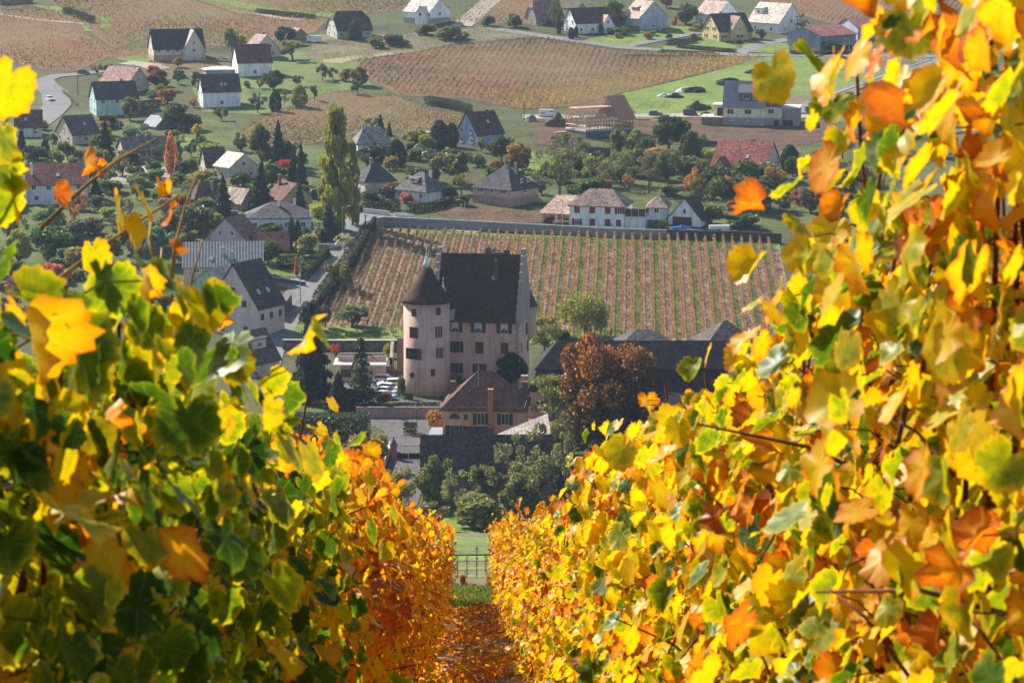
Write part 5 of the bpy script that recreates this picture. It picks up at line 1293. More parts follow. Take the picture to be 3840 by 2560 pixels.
    if kind == 'chestnut':
        cs = ell(74, .56, .47, .43, 1.0); rs = [rnd.uniform(.09, .15) for _ in cs]
        cs += [(rnd.uniform(-.38, .38), rnd.uniform(-.38, .38), rnd.uniform(.17, .42)) for _ in range(16)]; rs += [.12] * 16
        ca_ = np.array(cs); ra_ = np.array(rs); n = 24000; k = nrg.choice(len(ca_), n, p=ra_ ** 2 / (ra_ ** 2).sum())
        C = ca_[k] + unit(n) * (ra_[k] * nrg.uniform(.35, 1, n) ** .5)[:, None]
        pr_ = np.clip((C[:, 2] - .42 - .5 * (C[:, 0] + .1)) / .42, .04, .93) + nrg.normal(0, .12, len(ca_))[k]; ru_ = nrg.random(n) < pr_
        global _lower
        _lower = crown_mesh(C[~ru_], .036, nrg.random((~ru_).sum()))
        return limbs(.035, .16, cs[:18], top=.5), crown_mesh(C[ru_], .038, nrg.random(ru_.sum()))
    if kind == 'weeping':
        n = 4200; cs = np.array(ell(30, .68, .42, .27, .95)); k = nrg.integers(0, 30, n)
        C = cs[k] + nrg.normal(0, .05, (n, 3)); C[:, 2] -= nrg.random(n) ** 1.5 * .35
        return limbs(.03, .3, [tuple(c) for c in cs[:14]], kink=.06), crown_mesh(C, .05, nrg.random(n), squash=2)
    if kind == 'layered':
        n = 3200; t_ = nrg.integers(0, 9, n); cs = np.array([(rnd.uniform(-.34, .34), rnd.uniform(-.34, .34), .35 + .07 * i) for i in range(9)])
        C = cs[t_] + nrg.normal(0, 1, (n, 3)) * np.array([.15, .15, .025])
        return limbs(.025, .3, [tuple(c) for c in cs], kink=.04), crown_mesh(C, .055, nrg.random(n), squash=.4)
    if kind == 'ball':
        n = 1200; u = unit(n); C = u * np.array([.5, .5, .36]) * nrg.uniform(.75, 1, (n, 1)) + np.array([0, 0, .62])
        return limbs(.05, .3, [(.1, 0, .5), (-.1, .05, .5)]), crown_mesh(C, .12, nrg.random(n))
    # shrub: leafy to the ground
    n = 2000; cs = [(rnd.uniform(-.3, .3), rnd.uniform(-.3, .3), rnd.uniform(.2, .72)) for _ in range(12)]; rs = [rnd.uniform(.16, .27) for _ in cs]
    return limbs(.03, .15, cs[:7]), blobs(cs, rs, n, .12)
_kinds = {}
_kn = {}
NV = dict(round=4, loose=3, fruit=3, bare=3, cone=3, shrub=4)
KNAME = dict(round='broadleaf_tree', loose='sparse_tree', fruit='fruit_tree', bare='bare_tree', cone='conifer_tree', cedar='young_cedar', column='columnar_conifer', flame='columnar_tree',
             poplar='poplar_tree', chestnut='chestnut_tree', weeping='weeping_tree', layered='spreading_tree', ball='clipped_tree', shrub='shrub')
def tree(kind, px, y, hpx, wpx, col, label, dz=0.0, loc=None):
    p = loc or P(px, y); s = PPM(p)
    i = _kn.get(kind, 0); _kn[kind] = i + 1
    v = i % NV.get(kind, 1)
    if (kind, v) not in _kinds: _kinds[(kind, v)] = build_kind(kind, v)
    tr, cr = _kinds[(kind, v)]
    r_ = thing(KNAME[kind], label, 'shrub' if kind == 'shrub' else 'tree', (p.x, p.y, p.z + dz), rnd.uniform(0, 6.28), None, (1.12 * wpx / s, 1.12 * wpx / s, hpx / s))
    put('trunk', tr, r_, col=(.06, .05, .042) if kind not in ('bare', 'loose') else (.12, .11, .10))
    put('crown', cr, r_, col=tuple(min(.6, c * 1.75) for c in col))
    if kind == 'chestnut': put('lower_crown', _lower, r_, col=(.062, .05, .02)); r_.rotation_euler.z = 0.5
    return r_
OL = (.085, .10, .032); DG = (.032, .058, .02); MG = (.06, .09, .026); YG = (.15, .16, .035); GO = (.32, .22, .035); RU = (.22, .095, .03); DC = (.016, .030, .024)
BG = (.06, .085, .062); RE = (.28, .05, .028); GB = (.10, .088, .06); BO = (.15, .105, .04); GG = (.075, .085, .055)
T = [
 # far slope and upper village
 ('round', 869, 192, 88, 66, (.10, .12, .05), 'grey green willow beside the tall white barn'),
 ('round', 904, 172, 46, 50, GO, 'small golden tree left of the beige gabled house'),
 ('round', 598, 335, 85, 90, (.10, .06, .03), 'dark reddish tree behind the pink roofed house'),
 ('shrub', 628, 390, 65, 75, (.2, .1, .05), 'rust coloured bush left of the white house with skylights'),
 ('round', 487, 452, 90, 78, (.12, .12, .04), 'olive tree in front of the turquoise house'),
 ('round', 655, 486, 105, 110, (.07, .085, .03), 'broad green tree below the white house with skylights'),
 ('shrub', 705, 490, 70, 90, DG, 'dark bush right of the broad green tree below the white house'),
 ('fruit', 738, 528, 68, 52, GO, 'small golden garden tree above the orange column tree'),
 ('cone', 396, 602, 158, 78, DC, 'big dark blue green conifer between chalet and bungalow'),
 ('flame', 641, 668, 172, 64, (.42, .14, .06), 'narrow flame shaped orange tree beside the long bungalow'),
 ('fruit', 253, 604, 78, 72, MG, 'round green tree on thin stems in the lawn by the chalet'),
 ('column', 82, 592, 100, 26, DC, 'dark slim conifer at the left edge behind the red roof'),
 ('column', 170, 590, 66, 30, DC, 'small dark conifer left of the round green tree on the lawn'),
 ('shrub', 130, 600, 60, 90, DG, 'dark bushes between the two slim conifers at the left edge'),
 ('shrub', 310, 612, 55, 80, (.10, .08, .04), 'brownish bush on the lawn in front of the chalet'),
 ('ball', 518, 672, 48, 44, DG, 'clipped dark ball tree left of the orange column tree'),
 ('ball', 590, 668, 36, 50, DG, 'low clipped dark bush at the foot of the orange column tree'),
 ('shrub', 700, 668, 80, 70, MG, 'green bush right of the orange column tree'),
 ('shrub', 520, 720, 70, 110, OL, 'olive bush above the red roofed house'),
 ('cone', 360, 745, 80, 60, DC, 'dark conifer at the right end of the wide red roof'),
 ('shrub', 300, 790, 60, 70, BG, 'blue grey bush in front of the red roofed house'),
 ('shrub', 370, 785, 62, 60, GG, 'grey green bush right of the red roofed house'),
 ('round', 1025, 338, 82, 90, DG, 'dark round tree on the orchard slope below the tall white barn'),
 ('column', 1033, 418, 76, 40, DC, 'dark ragged juniper in the orchard meadow'),
 ('fruit', 1119, 324, 46, 40, GG, 'small round fruit tree in the upper orchard meadow'),
 ('fruit', 1209, 302, 70, 42, GG, 'slim grey fruit tree at the top of the orchard'),
 ('column', 1123, 402, 82, 52, YG, 'yellow green upright tree in the orchard'),
 ('fruit', 1180, 378, 62, 36, GG, 'small grey fruit tree with bare stem in the lower orchard'),
 ('fruit', 1341, 354, 62, 56, OL, 'olive fruit tree at the right end of the orchard'),
 ('round', 1350, 322, 82, 80, BO, 'brown olive tree behind the fruit tree at the orchard end'),
 ('shrub', 1299, 305, 52, 44, (.13, .07, .05), 'reddish bush beside the brown olive orchard tree'),
 ('fruit', 1246, 298, 50, 42, BO, 'brownish fruit tree between grey fruit tree and reddish bush'),
 ('bare', 1066, 402, 66, 44, (.12, .08, .05), 'thin brown tree beside the ragged juniper'),
 ('loose', 966, 425, 88, 64, BG, 'blue green tree at the left edge of the orchard'),
 ('fruit', 830, 452, 50, 50, OL, 'small crooked tree below the white house with skylights'),
 ('round', 1066, 166, 68, 90, (.03, .05, .035), 'dark round tree beside the small brown shed'),
 ('fruit', 1096, 224, 80, 92, (.14, .13, .05), 'yellow green tree right of the beige gabled house'),
 ('column', 1331, 152, 76, 44, (.03, .045, .025), 'dark ivy clad tree against the half-hipped house'),
 ('shrub', 1597, 132, 48, 66, OL, 'green bush below the plinth of the white new house'),
 ('shrub', 1690, 150, 62, 110, (.11, .12, .045), 'wide yellow green bush below the white new house'),
 ('shrub', 1480, 172, 50, 80, GG, 'grey green bush on the scrub bank below the half-hipped house'),
 ('shrub', 1410, 182, 46, 60, OL, 'olive bush on the scrub bank left of the grey green one'),
 ('shrub', 1830, 98, 44, 46, GG, 'single bush beside the straight farm track'),
 ('shrub', 1930, 102, 56, 56, BG, 'blue green bush at the bend of the upper road'),
 ('loose', 2082, 108, 115, 58, (.08, .085, .05), 'tall birch in front of the brown sweeping roof'),
 ('column', 2096, 128, 66, 16, DC, 'thin dark cypress at the foot of the birch'),
 ('column', 2142, 148, 44, 22, DC, 'short dark conifer in front of the white house with pink gable'),
 ('column', 2160, 140, 40, 16, DC, 'second short conifer beside the white house with pink gable'),
 ('column', 2250, 135, 46, 11, DC, 'left one of the two thin cypresses at the pink gable'),
 ('column', 2258, 136, 44, 11, DC, 'right one of the two thin cypresses at the pink gable'),
 ('round', 2300, 98, 102, 110, (.10, .14, .04), 'big bright green round tree between the upper houses'),
 ('round', 2312, 108, 68, 72, (.09, .045, .04), 'dark purple tree below the bright green round tree'),
 ('round', 2573, 92, 95, 88, (.08, .11, .045), 'tall green tree left of the pale house with pink roof'),
 ('shrub', 2530, 96, 40, 18, (.25, .08, .04), 'small reddish conifer shaped bush beside the blank gable'),
 ('round', 2500, 30, 50, 60, (.14, .09, .08), 'purple brown tree at the top behind the grey house'),
 ('fruit', 2855, 150, 44, 46, (.05, .045, .04), 'dark little tree right of the yellow house'),
 ('bare', 3008, 128, 78, 64, (.12, .10, .07), 'bare tree in front of the white villa gable'),
 ('shrub', 3238, 148, 26, 34, DC, 'dark clipped bush at the left of the pale barn wall'),
 ('shrub', 3278, 138, 24, 40, DC, 'larger dark clipped bush at the pale barn wall'),
 ('shrub', 3325, 124, 18, 34, DC, 'dark bush at the right end of the pale barn wall'),
 ('shrub', 3560, 95, 34, 60, (.12, .12, .05), 'lone green bush in the brown vineyard at the upper right'),
 ('shrub', 3150, 192, 40, 110, (.02, .03, .025), 'long dark bush against the blue grey barn'),
 # middle of the village
 ('poplar', 1262, 868, 475, 132, (.16, .17, .035), 'very tall yellow green poplar at the street corner'),
 ('poplar', 1322, 846, 320, 66, (.17, .17, .04), 'shorter slim poplar leaning at the right of the tall poplar'),
 ('cone', 1045, 640, 195, 82, (.02, .036, .028), 'tall dark spruce group left of the poplar'),
 ('round', 985, 628, 165, 96, (.05, .065, .03), 'large olive green tree left of the tall dark spruce'),
 ('round', 1085, 636, 120, 90, DG, 'dark round tree right of the tall spruce group'),
 ('round', 1066, 662, 72, 84, RE, 'bright red maple in front of the dark spruces'),
 ('cone', 1100, 690, 140, 54, DC, 'slim dark spruce right of the red maple'),
 ('cone', 1130, 712, 190, 52, DC, 'second slim dark spruce closest to the poplar'),
 ('round', 1020, 700, 90, 110, MG, 'green tree below the red maple'),
 ('cone', 838, 838, 186, 98, (.022, .04, .03), 'big spruce in front of the pink hipped house'),
 ('cone', 980, 790, 186, 102, (.018, .034, .026), 'big spruce in front of the dark cream edged roof'),
 ('cone', 1125, 790, 120, 50, (.03, .05, .038), 'small grey spruce in front of the yellow gable'),
 ('shrub', 760, 812, 80, 110, OL, 'olive bush below the pink hipped house'),
 ('shrub', 720, 870, 110, 130, GG, 'grey green bush left of the mauve gable'),
 ('round', 640, 900, 110, 110, (.08, .09, .05), 'green tree behind the bare vine canes at the corrugated roof'),
 ('shrub', 715, 905, 46, 60, (.14, .15, .05), 'small yellow green bush above the corrugated roof'),
 ('fruit', 1395, 482, 50, 60, (.2, .19, .05), 'yellow bush behind the grey hipped roof'),
 ('cone', 1427, 502, 76, 42, DC, 'dark spruce tip behind the grey hipped roof'),
 ('cone', 1460, 512, 58, 26, DC, 'small spruce right of the grey hipped roof'),
 ('column', 1650, 562, 108, 68, DC, 'broad dark thuja left of the grey blue house'),
 ('column', 1694, 552, 90, 46, (.025, .04, .03), 'slimmer dark thuja touching the grey blue house'),
 ('shrub', 1606, 566, 66, 64, YG, 'yellow green bush left of the broad dark thuja'),
 ('shrub', 1560, 540, 60, 90, (.16, .14, .06), 'yellowish hedge bushes below the vineyard behind the poplar'),
 ('column', 1488, 622, 98, 66, DC, 'dark conifer in the garden left of the silver car'),
 ('shrub', 1400, 600, 60, 130, (.03, .05, .03), 'dark hedge bush below the grey hipped roof'),
 ('shrub', 1545, 570, 34, 44, DC, 'dark bush below the pale boulder by the driveway'),
 ('fruit', 1707, 692, 146, 165, (.10, .10, .045), 'wide olive tree below the grey blue house'),
 ('fruit', 1805, 572, 60, 44, (.18, .17, .07), 'pale yellowish tree at the corner of the grey blue house'),
 ('round', 1880, 600, 100, 110, (.04, .06, .03), 'dark tree behind the grey blue house corner'),
 ('round', 1940, 645, 126, 112, (.20, .12, .03), 'orange brown tree above the salmon house'),
 ('bare', 2095, 748, 262, 205, (.09, .095, .055), 'large nearly bare grey tree right of the salmon house'),
 ('shrub', 1600, 690, 70, 130, DG, 'dark bushes behind the white bungalow roof'),
 ('fruit', 1730, 730, 84, 66, YG, 'yellow green young tree between bungalow and salmon house'),
 ('shrub', 1690, 748, 60, 60, DG, 'dark bush at the right wall of the bungalow'),
 ('shrub', 1480, 740, 60, 90, (.12, .08, .035), 'brownish shrub in the garden left of the bungalow'),
 ('shrub', 1400, 762, 54, 90, DG, 'dark shrub in the garden beside the red car'),
 ('round', 2508, 566, 138, 155, (.04, .066, .022), 'big dark green tree below the parked cars'),
 ('round', 2316, 580, 96, 66, (.12, .12, .045), 'olive tree in front of the unfinished timber house'),
 ('round', 2372, 570, 96, 92, (.13, .15, .045), 'yellow green tree left of the big dark green tree'),
 ('round', 2420, 600, 100, 90, MG, 'green tree below the yellow green tree by the timber house'),
 ('loose', 2328, 694, 140, 120, (.11, .12, .045), 'olive tree in the middle of the wooded slope'),
 ('bare', 2436, 728, 170, 145, (.10, .09, .06), 'grey brown twiggy tree behind the long white house'),
 ('loose', 2504, 696, 156, 118, (.07, .095, .04), 'green tree above the annex with brownish roof'),
 ('round', 2590, 645, 160, 96, (.05, .07, .025), 'dense green tree left of the red tiled house'),
 ('round', 2765, 778, 182, 200, (.06, .078, .022), 'broad olive green tree below the red tiled house'),
 ('shrub', 2592, 690, 110, 120, (.07, .09, .06), 'shiny grey green bush between dense tree and red tiled house'),
 ('round', 2850, 806, 140, 110, (.05, .065, .026), 'dark green tree at the right below the red tiled house'),
 ('shrub', 2665, 842, 86, 76, OL, 'olive bush beside the white garage'),
 ('shrub', 2780, 850, 60, 130, MG, 'green bush at the end of the dark vineyard wall'),
 ('loose', 2268, 704, 100, 90, (.12, .11, .05), 'thin olive tree right of the large bare grey tree'),
 ('shrub', 2200, 720, 60, 130, MG, 'green bushes behind the roof with the lean-to'),
 ('round', 2680, 720, 110, 100, (.04, .055, .025), 'dark tree left of the broad olive green tree'),
 ('loose', 2620, 770, 120, 90, OL, 'olive tree behind the white garage roof'),
 ('loose', 3392, 566, 240, 205, (.22, .16, .045), 'large golden brown tree at the right behind the vine shoots'),
 ('round', 3290, 594, 156, 130, (.09, .095, .035), 'olive tree left of the large golden brown tree'),
 ('bare', 3160, 604, 124, 140, (.09, .08, .06), 'bare grey tree below the new cream house'),
 ('column', 2962, 645, 100, 60, DC, 'dark conifer at the gable of the red tiled house'),
 ('loose', 3113, 684, 104, 90, OL, 'olive tree on the slope right of the red tiled house'),
 ('shrub', 3040, 640, 60, 90, OL, 'low olive bush on the vineyard slope under the cream house'),
 ('round', 3160, 770, 120, 120, MG, 'green tree low at the right beside the vine leaves'),
 ('round', 3040, 800, 110, 110, (.06, .07, .03), 'dark olive tree at the right end of the vineyard wall'),
 ('shrub', 3240, 700, 90, 110, BO, 'brownish bush right of the olive tree on the slope'),
 ('shrub', 2210, 846, 56, 52, DG, 'left one of three round dark bushes at the red shuttered house'),
 ('shrub', 2275, 850, 54, 50, DG, 'middle one of three round dark bushes at the red shuttered house'),
 ('shrub', 2318, 852, 42, 36, DG, 'right one of three round dark bushes at the red shuttered house'),
 # street and castle
 ('fruit', 1272, 1088, 118, 120, (.12, .115, .045), 'olive tree leaning over the street beside the walled vineyard'),
 ('shrub', 1150, 950, 84, 100, (.15, .16, .06), 'yellow green bush on the hedge left of the street corner'),
 ('round', 1005, 990, 108, 104, MG, 'green tree right of the corrugated roof'),
 ('column', 1094, 932, 116, 26, (.025, .045, .035), 'taller one of the paired cypresses at the white hipped house'),
 ('column', 1118, 930, 104, 24, (.025, .045, .035), 'shorter one of the paired cypresses at the white hipped house'),
 ('column', 952, 866, 40, 11, (.025, .045, .035), 'left tiny cypress against the white hipped house wall'),
 ('column', 963, 866, 44, 11, (.025, .045, .035), 'right tiny cypress against the white hipped house wall'),
 ('shrub', 1015, 872, 38, 100, OL, 'olive bush against the white hipped house'),
 ('shrub', 1142, 896, 50, 30, DG, 'dark bush at the right corner of the white hipped house'),
 ('bare', 1195, 905, 80, 66, (.2, .2, .17), 'whitish twiggy shrub at the foot of the poplar'),
 ('cone', 1232, 900, 150, 110, (.04, .06, .05), 'bluish conifer under the tall poplar'),
 ('flame', 1112, 1040, 80, 30, (.28, .12, .06), 'small rust coloured upright shrub beside the street lamp'),
 ('bare', 1290, 960, 90, 80, (.3, .28, .18), 'bare shrub with pale dots at the street corner'),
 ('fruit', 1322, 1230, 98, 150, (.09, .115, .06), 'grey green apple tree on the castle lawn'),
 ('ball', 1220, 1228, 82, 42, (.05, .06, .035), 'mushroom shaped clipped tree left of the apple tree'),
 ('round', 1168, 1240, 120, 110, (.035, .05, .03), 'dark round tree at the street end of the castle lawn'),
 ('cone', 1172, 1505, 385, 178, (.014, .026, .02), 'huge dark conifer left of the castle lawn'),
 ('cone', 1270, 1545, 160, 110, (.016, .03, .02), 'lower dark conifer at the right foot of the huge conifer'),
 ('cedar', 1356, 1515, 262, 140, (.04, .06, .045), 'young sparse cedar in front of the flat outbuilding'),
 ('shrub', 1330, 1530, 80, 140, (.02, .032, .022), 'dark bush under the young cedar'),
 ('shrub', 1440, 1520, 60, 60, (.15, .08, .03), 'small orange shrub beside the parked cars'),
 ('shrub', 1506, 1492, 90, 30, (.10, .13, .07), 'climbing plant at the sunlit foot of the round tower'),
 ('bare', 1475, 1260, 34, 36, (.2, .12, .09), 'small leafless pinkish bush on the castle lawn'),
 ('weeping', 1455, 1342, 60, 44, (.16, .16, .04), 'yellow weeping shrub behind the flat outbuilding'),
 ('fruit', 1258, 1348, 62, 44, (.32, .05, .06), 'small tree with red leaves above the terrace beds'),
 ('weeping', 2197, 1262, 182, 200, (.14, .15, .032), 'yellow green weeping tree right of the castle'),
 ('loose', 2042, 1320, 160, 130, (.14, .15, .035), 'loose yellow green tree at the right castle gable'),
 ('shrub', 2120, 1290, 60, 76, DC, 'dark bush under the yellow green weeping tree'),
 ('round', 1905, 1470, 150, 150, (.016, .028, .018), 'dark evergreen tree against the castle front'),
 ('loose', 1720, 1480, 90, 60, (.06, .075, .035), 'thin green shrub against the castle front left of the gatehouse ridge'),
 ('shrub', 1625, 1604, 70, 62, (.24, .14, .035), 'orange rounded bush above the paling fence'),
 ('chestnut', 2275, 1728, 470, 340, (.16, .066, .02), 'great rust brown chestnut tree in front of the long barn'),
 ('layered', 2075, 1600, 200, 150, (.11, .12, .035), 'flat layered olive tree left of the great chestnut'),
 ('loose', 2110, 1700, 160, 120, (.12, .12, .03), 'yellowish bush between lit roof and great chestnut'),
 # garden below the front barn
 ('fruit', 1376, 1762, 160, 170, (.2, .14, .05), 'orange fruit tree beside the orange gate pillar'),
 ('shrub', 1302, 1745, 90, 140, (.05, .075, .06), 'blue green rounded shrub left of the orange fruit tree'),
 ('shrub', 1310, 1830, 90, 110, (.1, .12, .1), 'pale grey shrub below the blue green rounded shrub'),
 ('round', 1633, 1915, 235, 146, (.11, .13, .05), 'olive green tree in front of the dark barn roof'),
 ('loose', 1488, 1915, 190, 160, (.17, .165, .06), 'yellow olive tree left of the olive green tree by the barn'),
 ('loose', 1390, 1900, 130, 130, (.13, .14, .07), 'grey olive tree below the orange fruit tree'),
 ('bare', 1900, 1915, 260, 190, (.14, .145, .09), 'feathery grey green tree in the middle of the dark barn roof'),
 ('bare', 1720, 1950, 200, 170, (.15, .16, .085), 'feathery olive tree right of the olive green tree by the barn'),
 ('loose', 2110, 1900, 280, 150, (.09, .10, .05), 'grey olive tree at the right end wall of the front barn'),
 ('loose', 1580, 1990, 130, 180, (.11, .12, .04), 'olive bushes at the lower left corner of the front barn'),
 ('bare', 2020, 1925, 350, 270, (.13, .135, .08), 'large twiggy tree in front of the barn roof right end'),
 ('loose', 1806, 1905, 190, 130, (.11, .135, .05), 'green ivy hung tree in front of the barn wall'),
 ('round', 1950, 1975, 230, 190, (.11, .115, .055), 'green brown tree under the large twiggy tree'),
 ('shrub', 1830, 1985, 150, 250, (.12, .13, .045), 'pale olive rounded shrub above the vine gap'),
 ('cone', 2271, 1960, 270, 170, (.045, .065, .022), 'bushy green yew right of the barn'),
 ('loose', 2340, 1765, 130, 130, (.06, .06, .04), 'grey twiggy shrub under the great chestnut'),
 ('round', 2150, 1990, 180, 170, (.02, .03, .014), 'dark evergreen in the shade right of the barn'),
]
for t_ in T:
    tree(*t_)
# garden bushes, each named by the house it grows beside
_used = set()
def garden_bushes(n, poly, cols, hr_=(26, 60), kinds=('shrub', 'shrub', 'loose', 'round', 'fruit')):
    xs_ = [p[0] for p in poly]; ys_ = [p[1] for p in poly]; made = 0; tries = 0
    while made < n and tries < 4000:
        tries += 1
        x, y = rnd.uniform(min(xs_), max(xs_)), rnd.uniform(min(ys_), max(ys_))
        if not inside(np.array([x]), np.array([y]), poly)[0]: continue
        p = P(x, y); ok = True; best = None
        for h in HOUSES:
            q_ = Matrix.Rotation(-h.rotation_euler.z, 3, 'Z') @ (p - h.location); L_, W_ = h['dim'][0], h['dim'][1]
            if abs(q_.x) < L_ / 2 + 2 and abs(q_.y) < W_ / 2 + 2: ok = False; break
            d_ = (p - h.location).length
            if best is None or d_ < best[0]: best = (d_, h)
        if not ok or any((p - o_).length < 4.5 for o_ in _spots): continue
        cw, c = rnd.choice(cols); sz = rnd.uniform(*hr_); k = rnd.choice(kinds); hs = best[1]
        noun = 'bush' if k == 'shrub' else 'tree'; rel = 'in front of' if p.y < hs.location.y - 7 else ('behind' if p.y > hs.location.y + 7 else ('left of' if p.x < hs.location.x else 'right of'))
        szw = 'low' if sz < 36 else ('tall' if sz > 50 else 'medium')
        lab = szw + ' ' + cw + ' ' + noun + ' ' + rel + ' the ' + hs.name.split('.')[0].replace('_', ' ')
        if lab in _used: continue
        _used.add(lab); _spots.append(p); made += 1
        tree(k, x, y, sz * (1.25 if k != 'shrub' else 1), sz * rnd.uniform(1.0, 1.7) * (.8 if k != 'shrub' else 1), tuple(v_ * rnd.uniform(1.0, 1.6) for v_ in c), lab)
_spots = [P(t_[1], t_[2]) for t_ in T]
CB = [('dark green', DG), ('olive', OL), ('green', MG), ('yellow green', YG), ('grey green', GG), ('brown', BO), ('rust', (.2, .09, .04)), ('blue green', BG)]
garden_bushes(62, [(60, 480), (520, 470), (760, 540), (1180, 600), (1200, 860), (1120, 920), (980, 980), (640, 900), (300, 820), (40, 720)], CB)
garden_bushes(26, [(1340, 600), (1700, 590), (2080, 640), (2130, 780), (1900, 800), (1500, 770), (1360, 740)], CB)
garden_bushes(46, [(1960, 600), (2300, 600), (2640, 570), (2900, 600), (3150, 620), (3150, 820), (2700, 800), (2500, 740), (2100, 700)], CB[:5] + CB[6:7], (40, 100), ('round', 'loose', 'loose', 'shrub'))
garden_bushes(40, [(-40, 720), (320, 830), (640, 910), (700, 1160), (400, 1240), (-40, 1240)], CB, (50, 120), ('round', 'shrub', 'loose', 'shrub'))
garden_bushes(30, [(250, 500), (760, 560), (1100, 700), (760, 860), (280, 700)], CB[:5], (36, 80))
garden_bushes(22, [(300, 240), (700, 200), (1000, 250), (1000, 330), (700, 440), (420, 400)], CB, (22, 44))
garden_bushes(16, [(1960, 90), (2280, 100), (2600, 100), (2900, 130), (2880, 180), (2300, 150)], CB, (18, 36), ('shrub',))

def hedge(name, label, pts, h, w, col, q=.34, dens=210, top=None, cat='hedge'):
    W_ = [P(*p) for p in pts]; o = W_[0].copy()
    r_ = thing(name, label, cat, o)
    Cs = []; m = MB()
    for a, b in zip(W_, W_[1:]):
        l = (b - a).length; n = int(l * (h * 2 + w) * dens / 4)
        t_ = nrg.random(n); d = (b - a).to_2d().normalized(); nn = np.array([-d.y, d.x])
        face = nrg.random(n) * (2 * h + w)
        lat = np.where(face < h, -w / 2, np.where(face < 2 * h, w / 2, nrg.uniform(-w / 2, w / 2, n))) + nrg.normal(0, .07 + .045 * w, n)
        z = np.where(face < 2 * h, nrg.uniform(0, h, n), h + nrg.normal(0, .07, n))
        X = a.x + (b.x - a.x) * t_ + nn[0] * lat; Y = a.y + (b.y - a.y) * t_ + nn[1] * lat
        Cs.append(np.stack([X - o.x, Y - o.y, np.interp(Y, _xs, _zs) - o.z + z], 1))
    m.tube([(p_.x - o.x, p_.y - o.y, p_.z - o.z + h * .3) for p_ in W_], .12, 5)
    C = np.concatenate(Cs)
    put('foliage', crown_mesh(C, q, nrg.random(len(C)), 'foliage'), r_, col=col)
    put('inner_branches', m.mesh('inner_branches', M['bark']), r_, col=(.05, .04, .03))
    return r_
hedge('hedge', 'tall dark clipped hedge right of the green tree by the corrugated roof', [(1035, 1010), (1185, 1005)], 3.0, 1.6, (.03, .05, .022))
hedge('hedge', 'long clipped hedge slanting beside the village street', [(1140, 1052), (1195, 990), (1225, 958)], 2.3, 1.5, (.06, .075, .03))
hedge('hedge', 'straight dark hedge between the white winged house and the grey house', [(2280, 133), (2396, 122)], 2.4, 1.2, (.02, .032, .022))
hedge('hedge', 'low clipped hedge in front of the yellow house', [(2500, 172), (2560, 166), (2612, 160)], 1.8, 1.2, (.03, .045, .022))
hedge('hedge', 'row of bushes along the stone edging of the yellow house', [(2540, 180), (2640, 190), (2760, 200)], 1.3, 1.6, (.035, .045, .03))
hedge('hedge', 'dark hedge beside the turquoise house', [(515, 420), (600, 412)], 3.2, 1.5, (.015, .024, .022))
hedge('hedge', 'dark hedge below the white garden wall of the bungalow', [(1530, 800), (1640, 786), (1690, 766)], 2.0, 1.5, (.02, .035, .022))
hedge('hedge', 'dark garden hedge left of the white bungalow', [(1360, 796), (1430, 790), (1500, 786)], 2.2, 1.6, (.022, .038, .022))
hedge('hedge', 'big soft green juniper hedge at the left of the lane', [(1100, 1650), (1250, 1655), (1385, 1650)], 4.6, 4.2, (.05, .085, .055), .42, 200)
hedge('hedge', 'leafless looking dark hedge behind the lane wall by the notice board', [(1395, 1550), (1520, 1548), (1650, 1546)], 1.8, 1.0, (.05, .055, .03))
hedge('hedge', 'dark cube shaped box hedge beside the street lantern', [(1514, 1628), (1562, 1628)], 1.9, 2.6, (.022, .03, .014), .24, 420)
hedge('hedge', 'light green clipped hedge right of the red shuttered house', [(2428, 858), (2506, 858)], 2.0, 1.4, (.10, .13, .04))
hedge('hedge', 'dark hedge line along the far grassy track at the upper left', [(245, 52), (300, 70), (345, 88)], 2.5, 2.0, (.05, .055, .045))
hedge('hedge', 'dark hedge line at the far upper left edge', [(0, 20), (60, 14), (120, 10)], 2.5, 2.0, (.05, .05, .05))
hedge('hedge', 'dark bank hedge along the grass track at the top', [(960, 50), (1060, 60), (1180, 72)], 1.6, 1.6, (.05, .06, .045))
hedge('hedge', 'hedge row on the grass edge above the grey blue house', [(1600, 392), (1680, 405), (1760, 425)], 2.6, 2.4, (.06, .07, .045))
hedge('hedge', 'low dark hedge along the roadside by the long grey barn', [(2965, 205), (3100, 205), (3230, 205)], 1.2, 1.5, (.06, .06, .035))
hedge('hedge', 'ivy mass hanging over the wall along the village street', [(1385, 880), (1310, 1000), (1240, 1090), (1190, 1160)], 3.2, 2.2, (.035, .045, .022), .4, 40)
hedge('vine_patch', 'yellow edged vine rows at the margin of the middle vineyard', [(2330, 212), (2520, 212), (2700, 214)], 1.3, 1.2, (.28, .2, .05), .4, 40, cat='vine row')
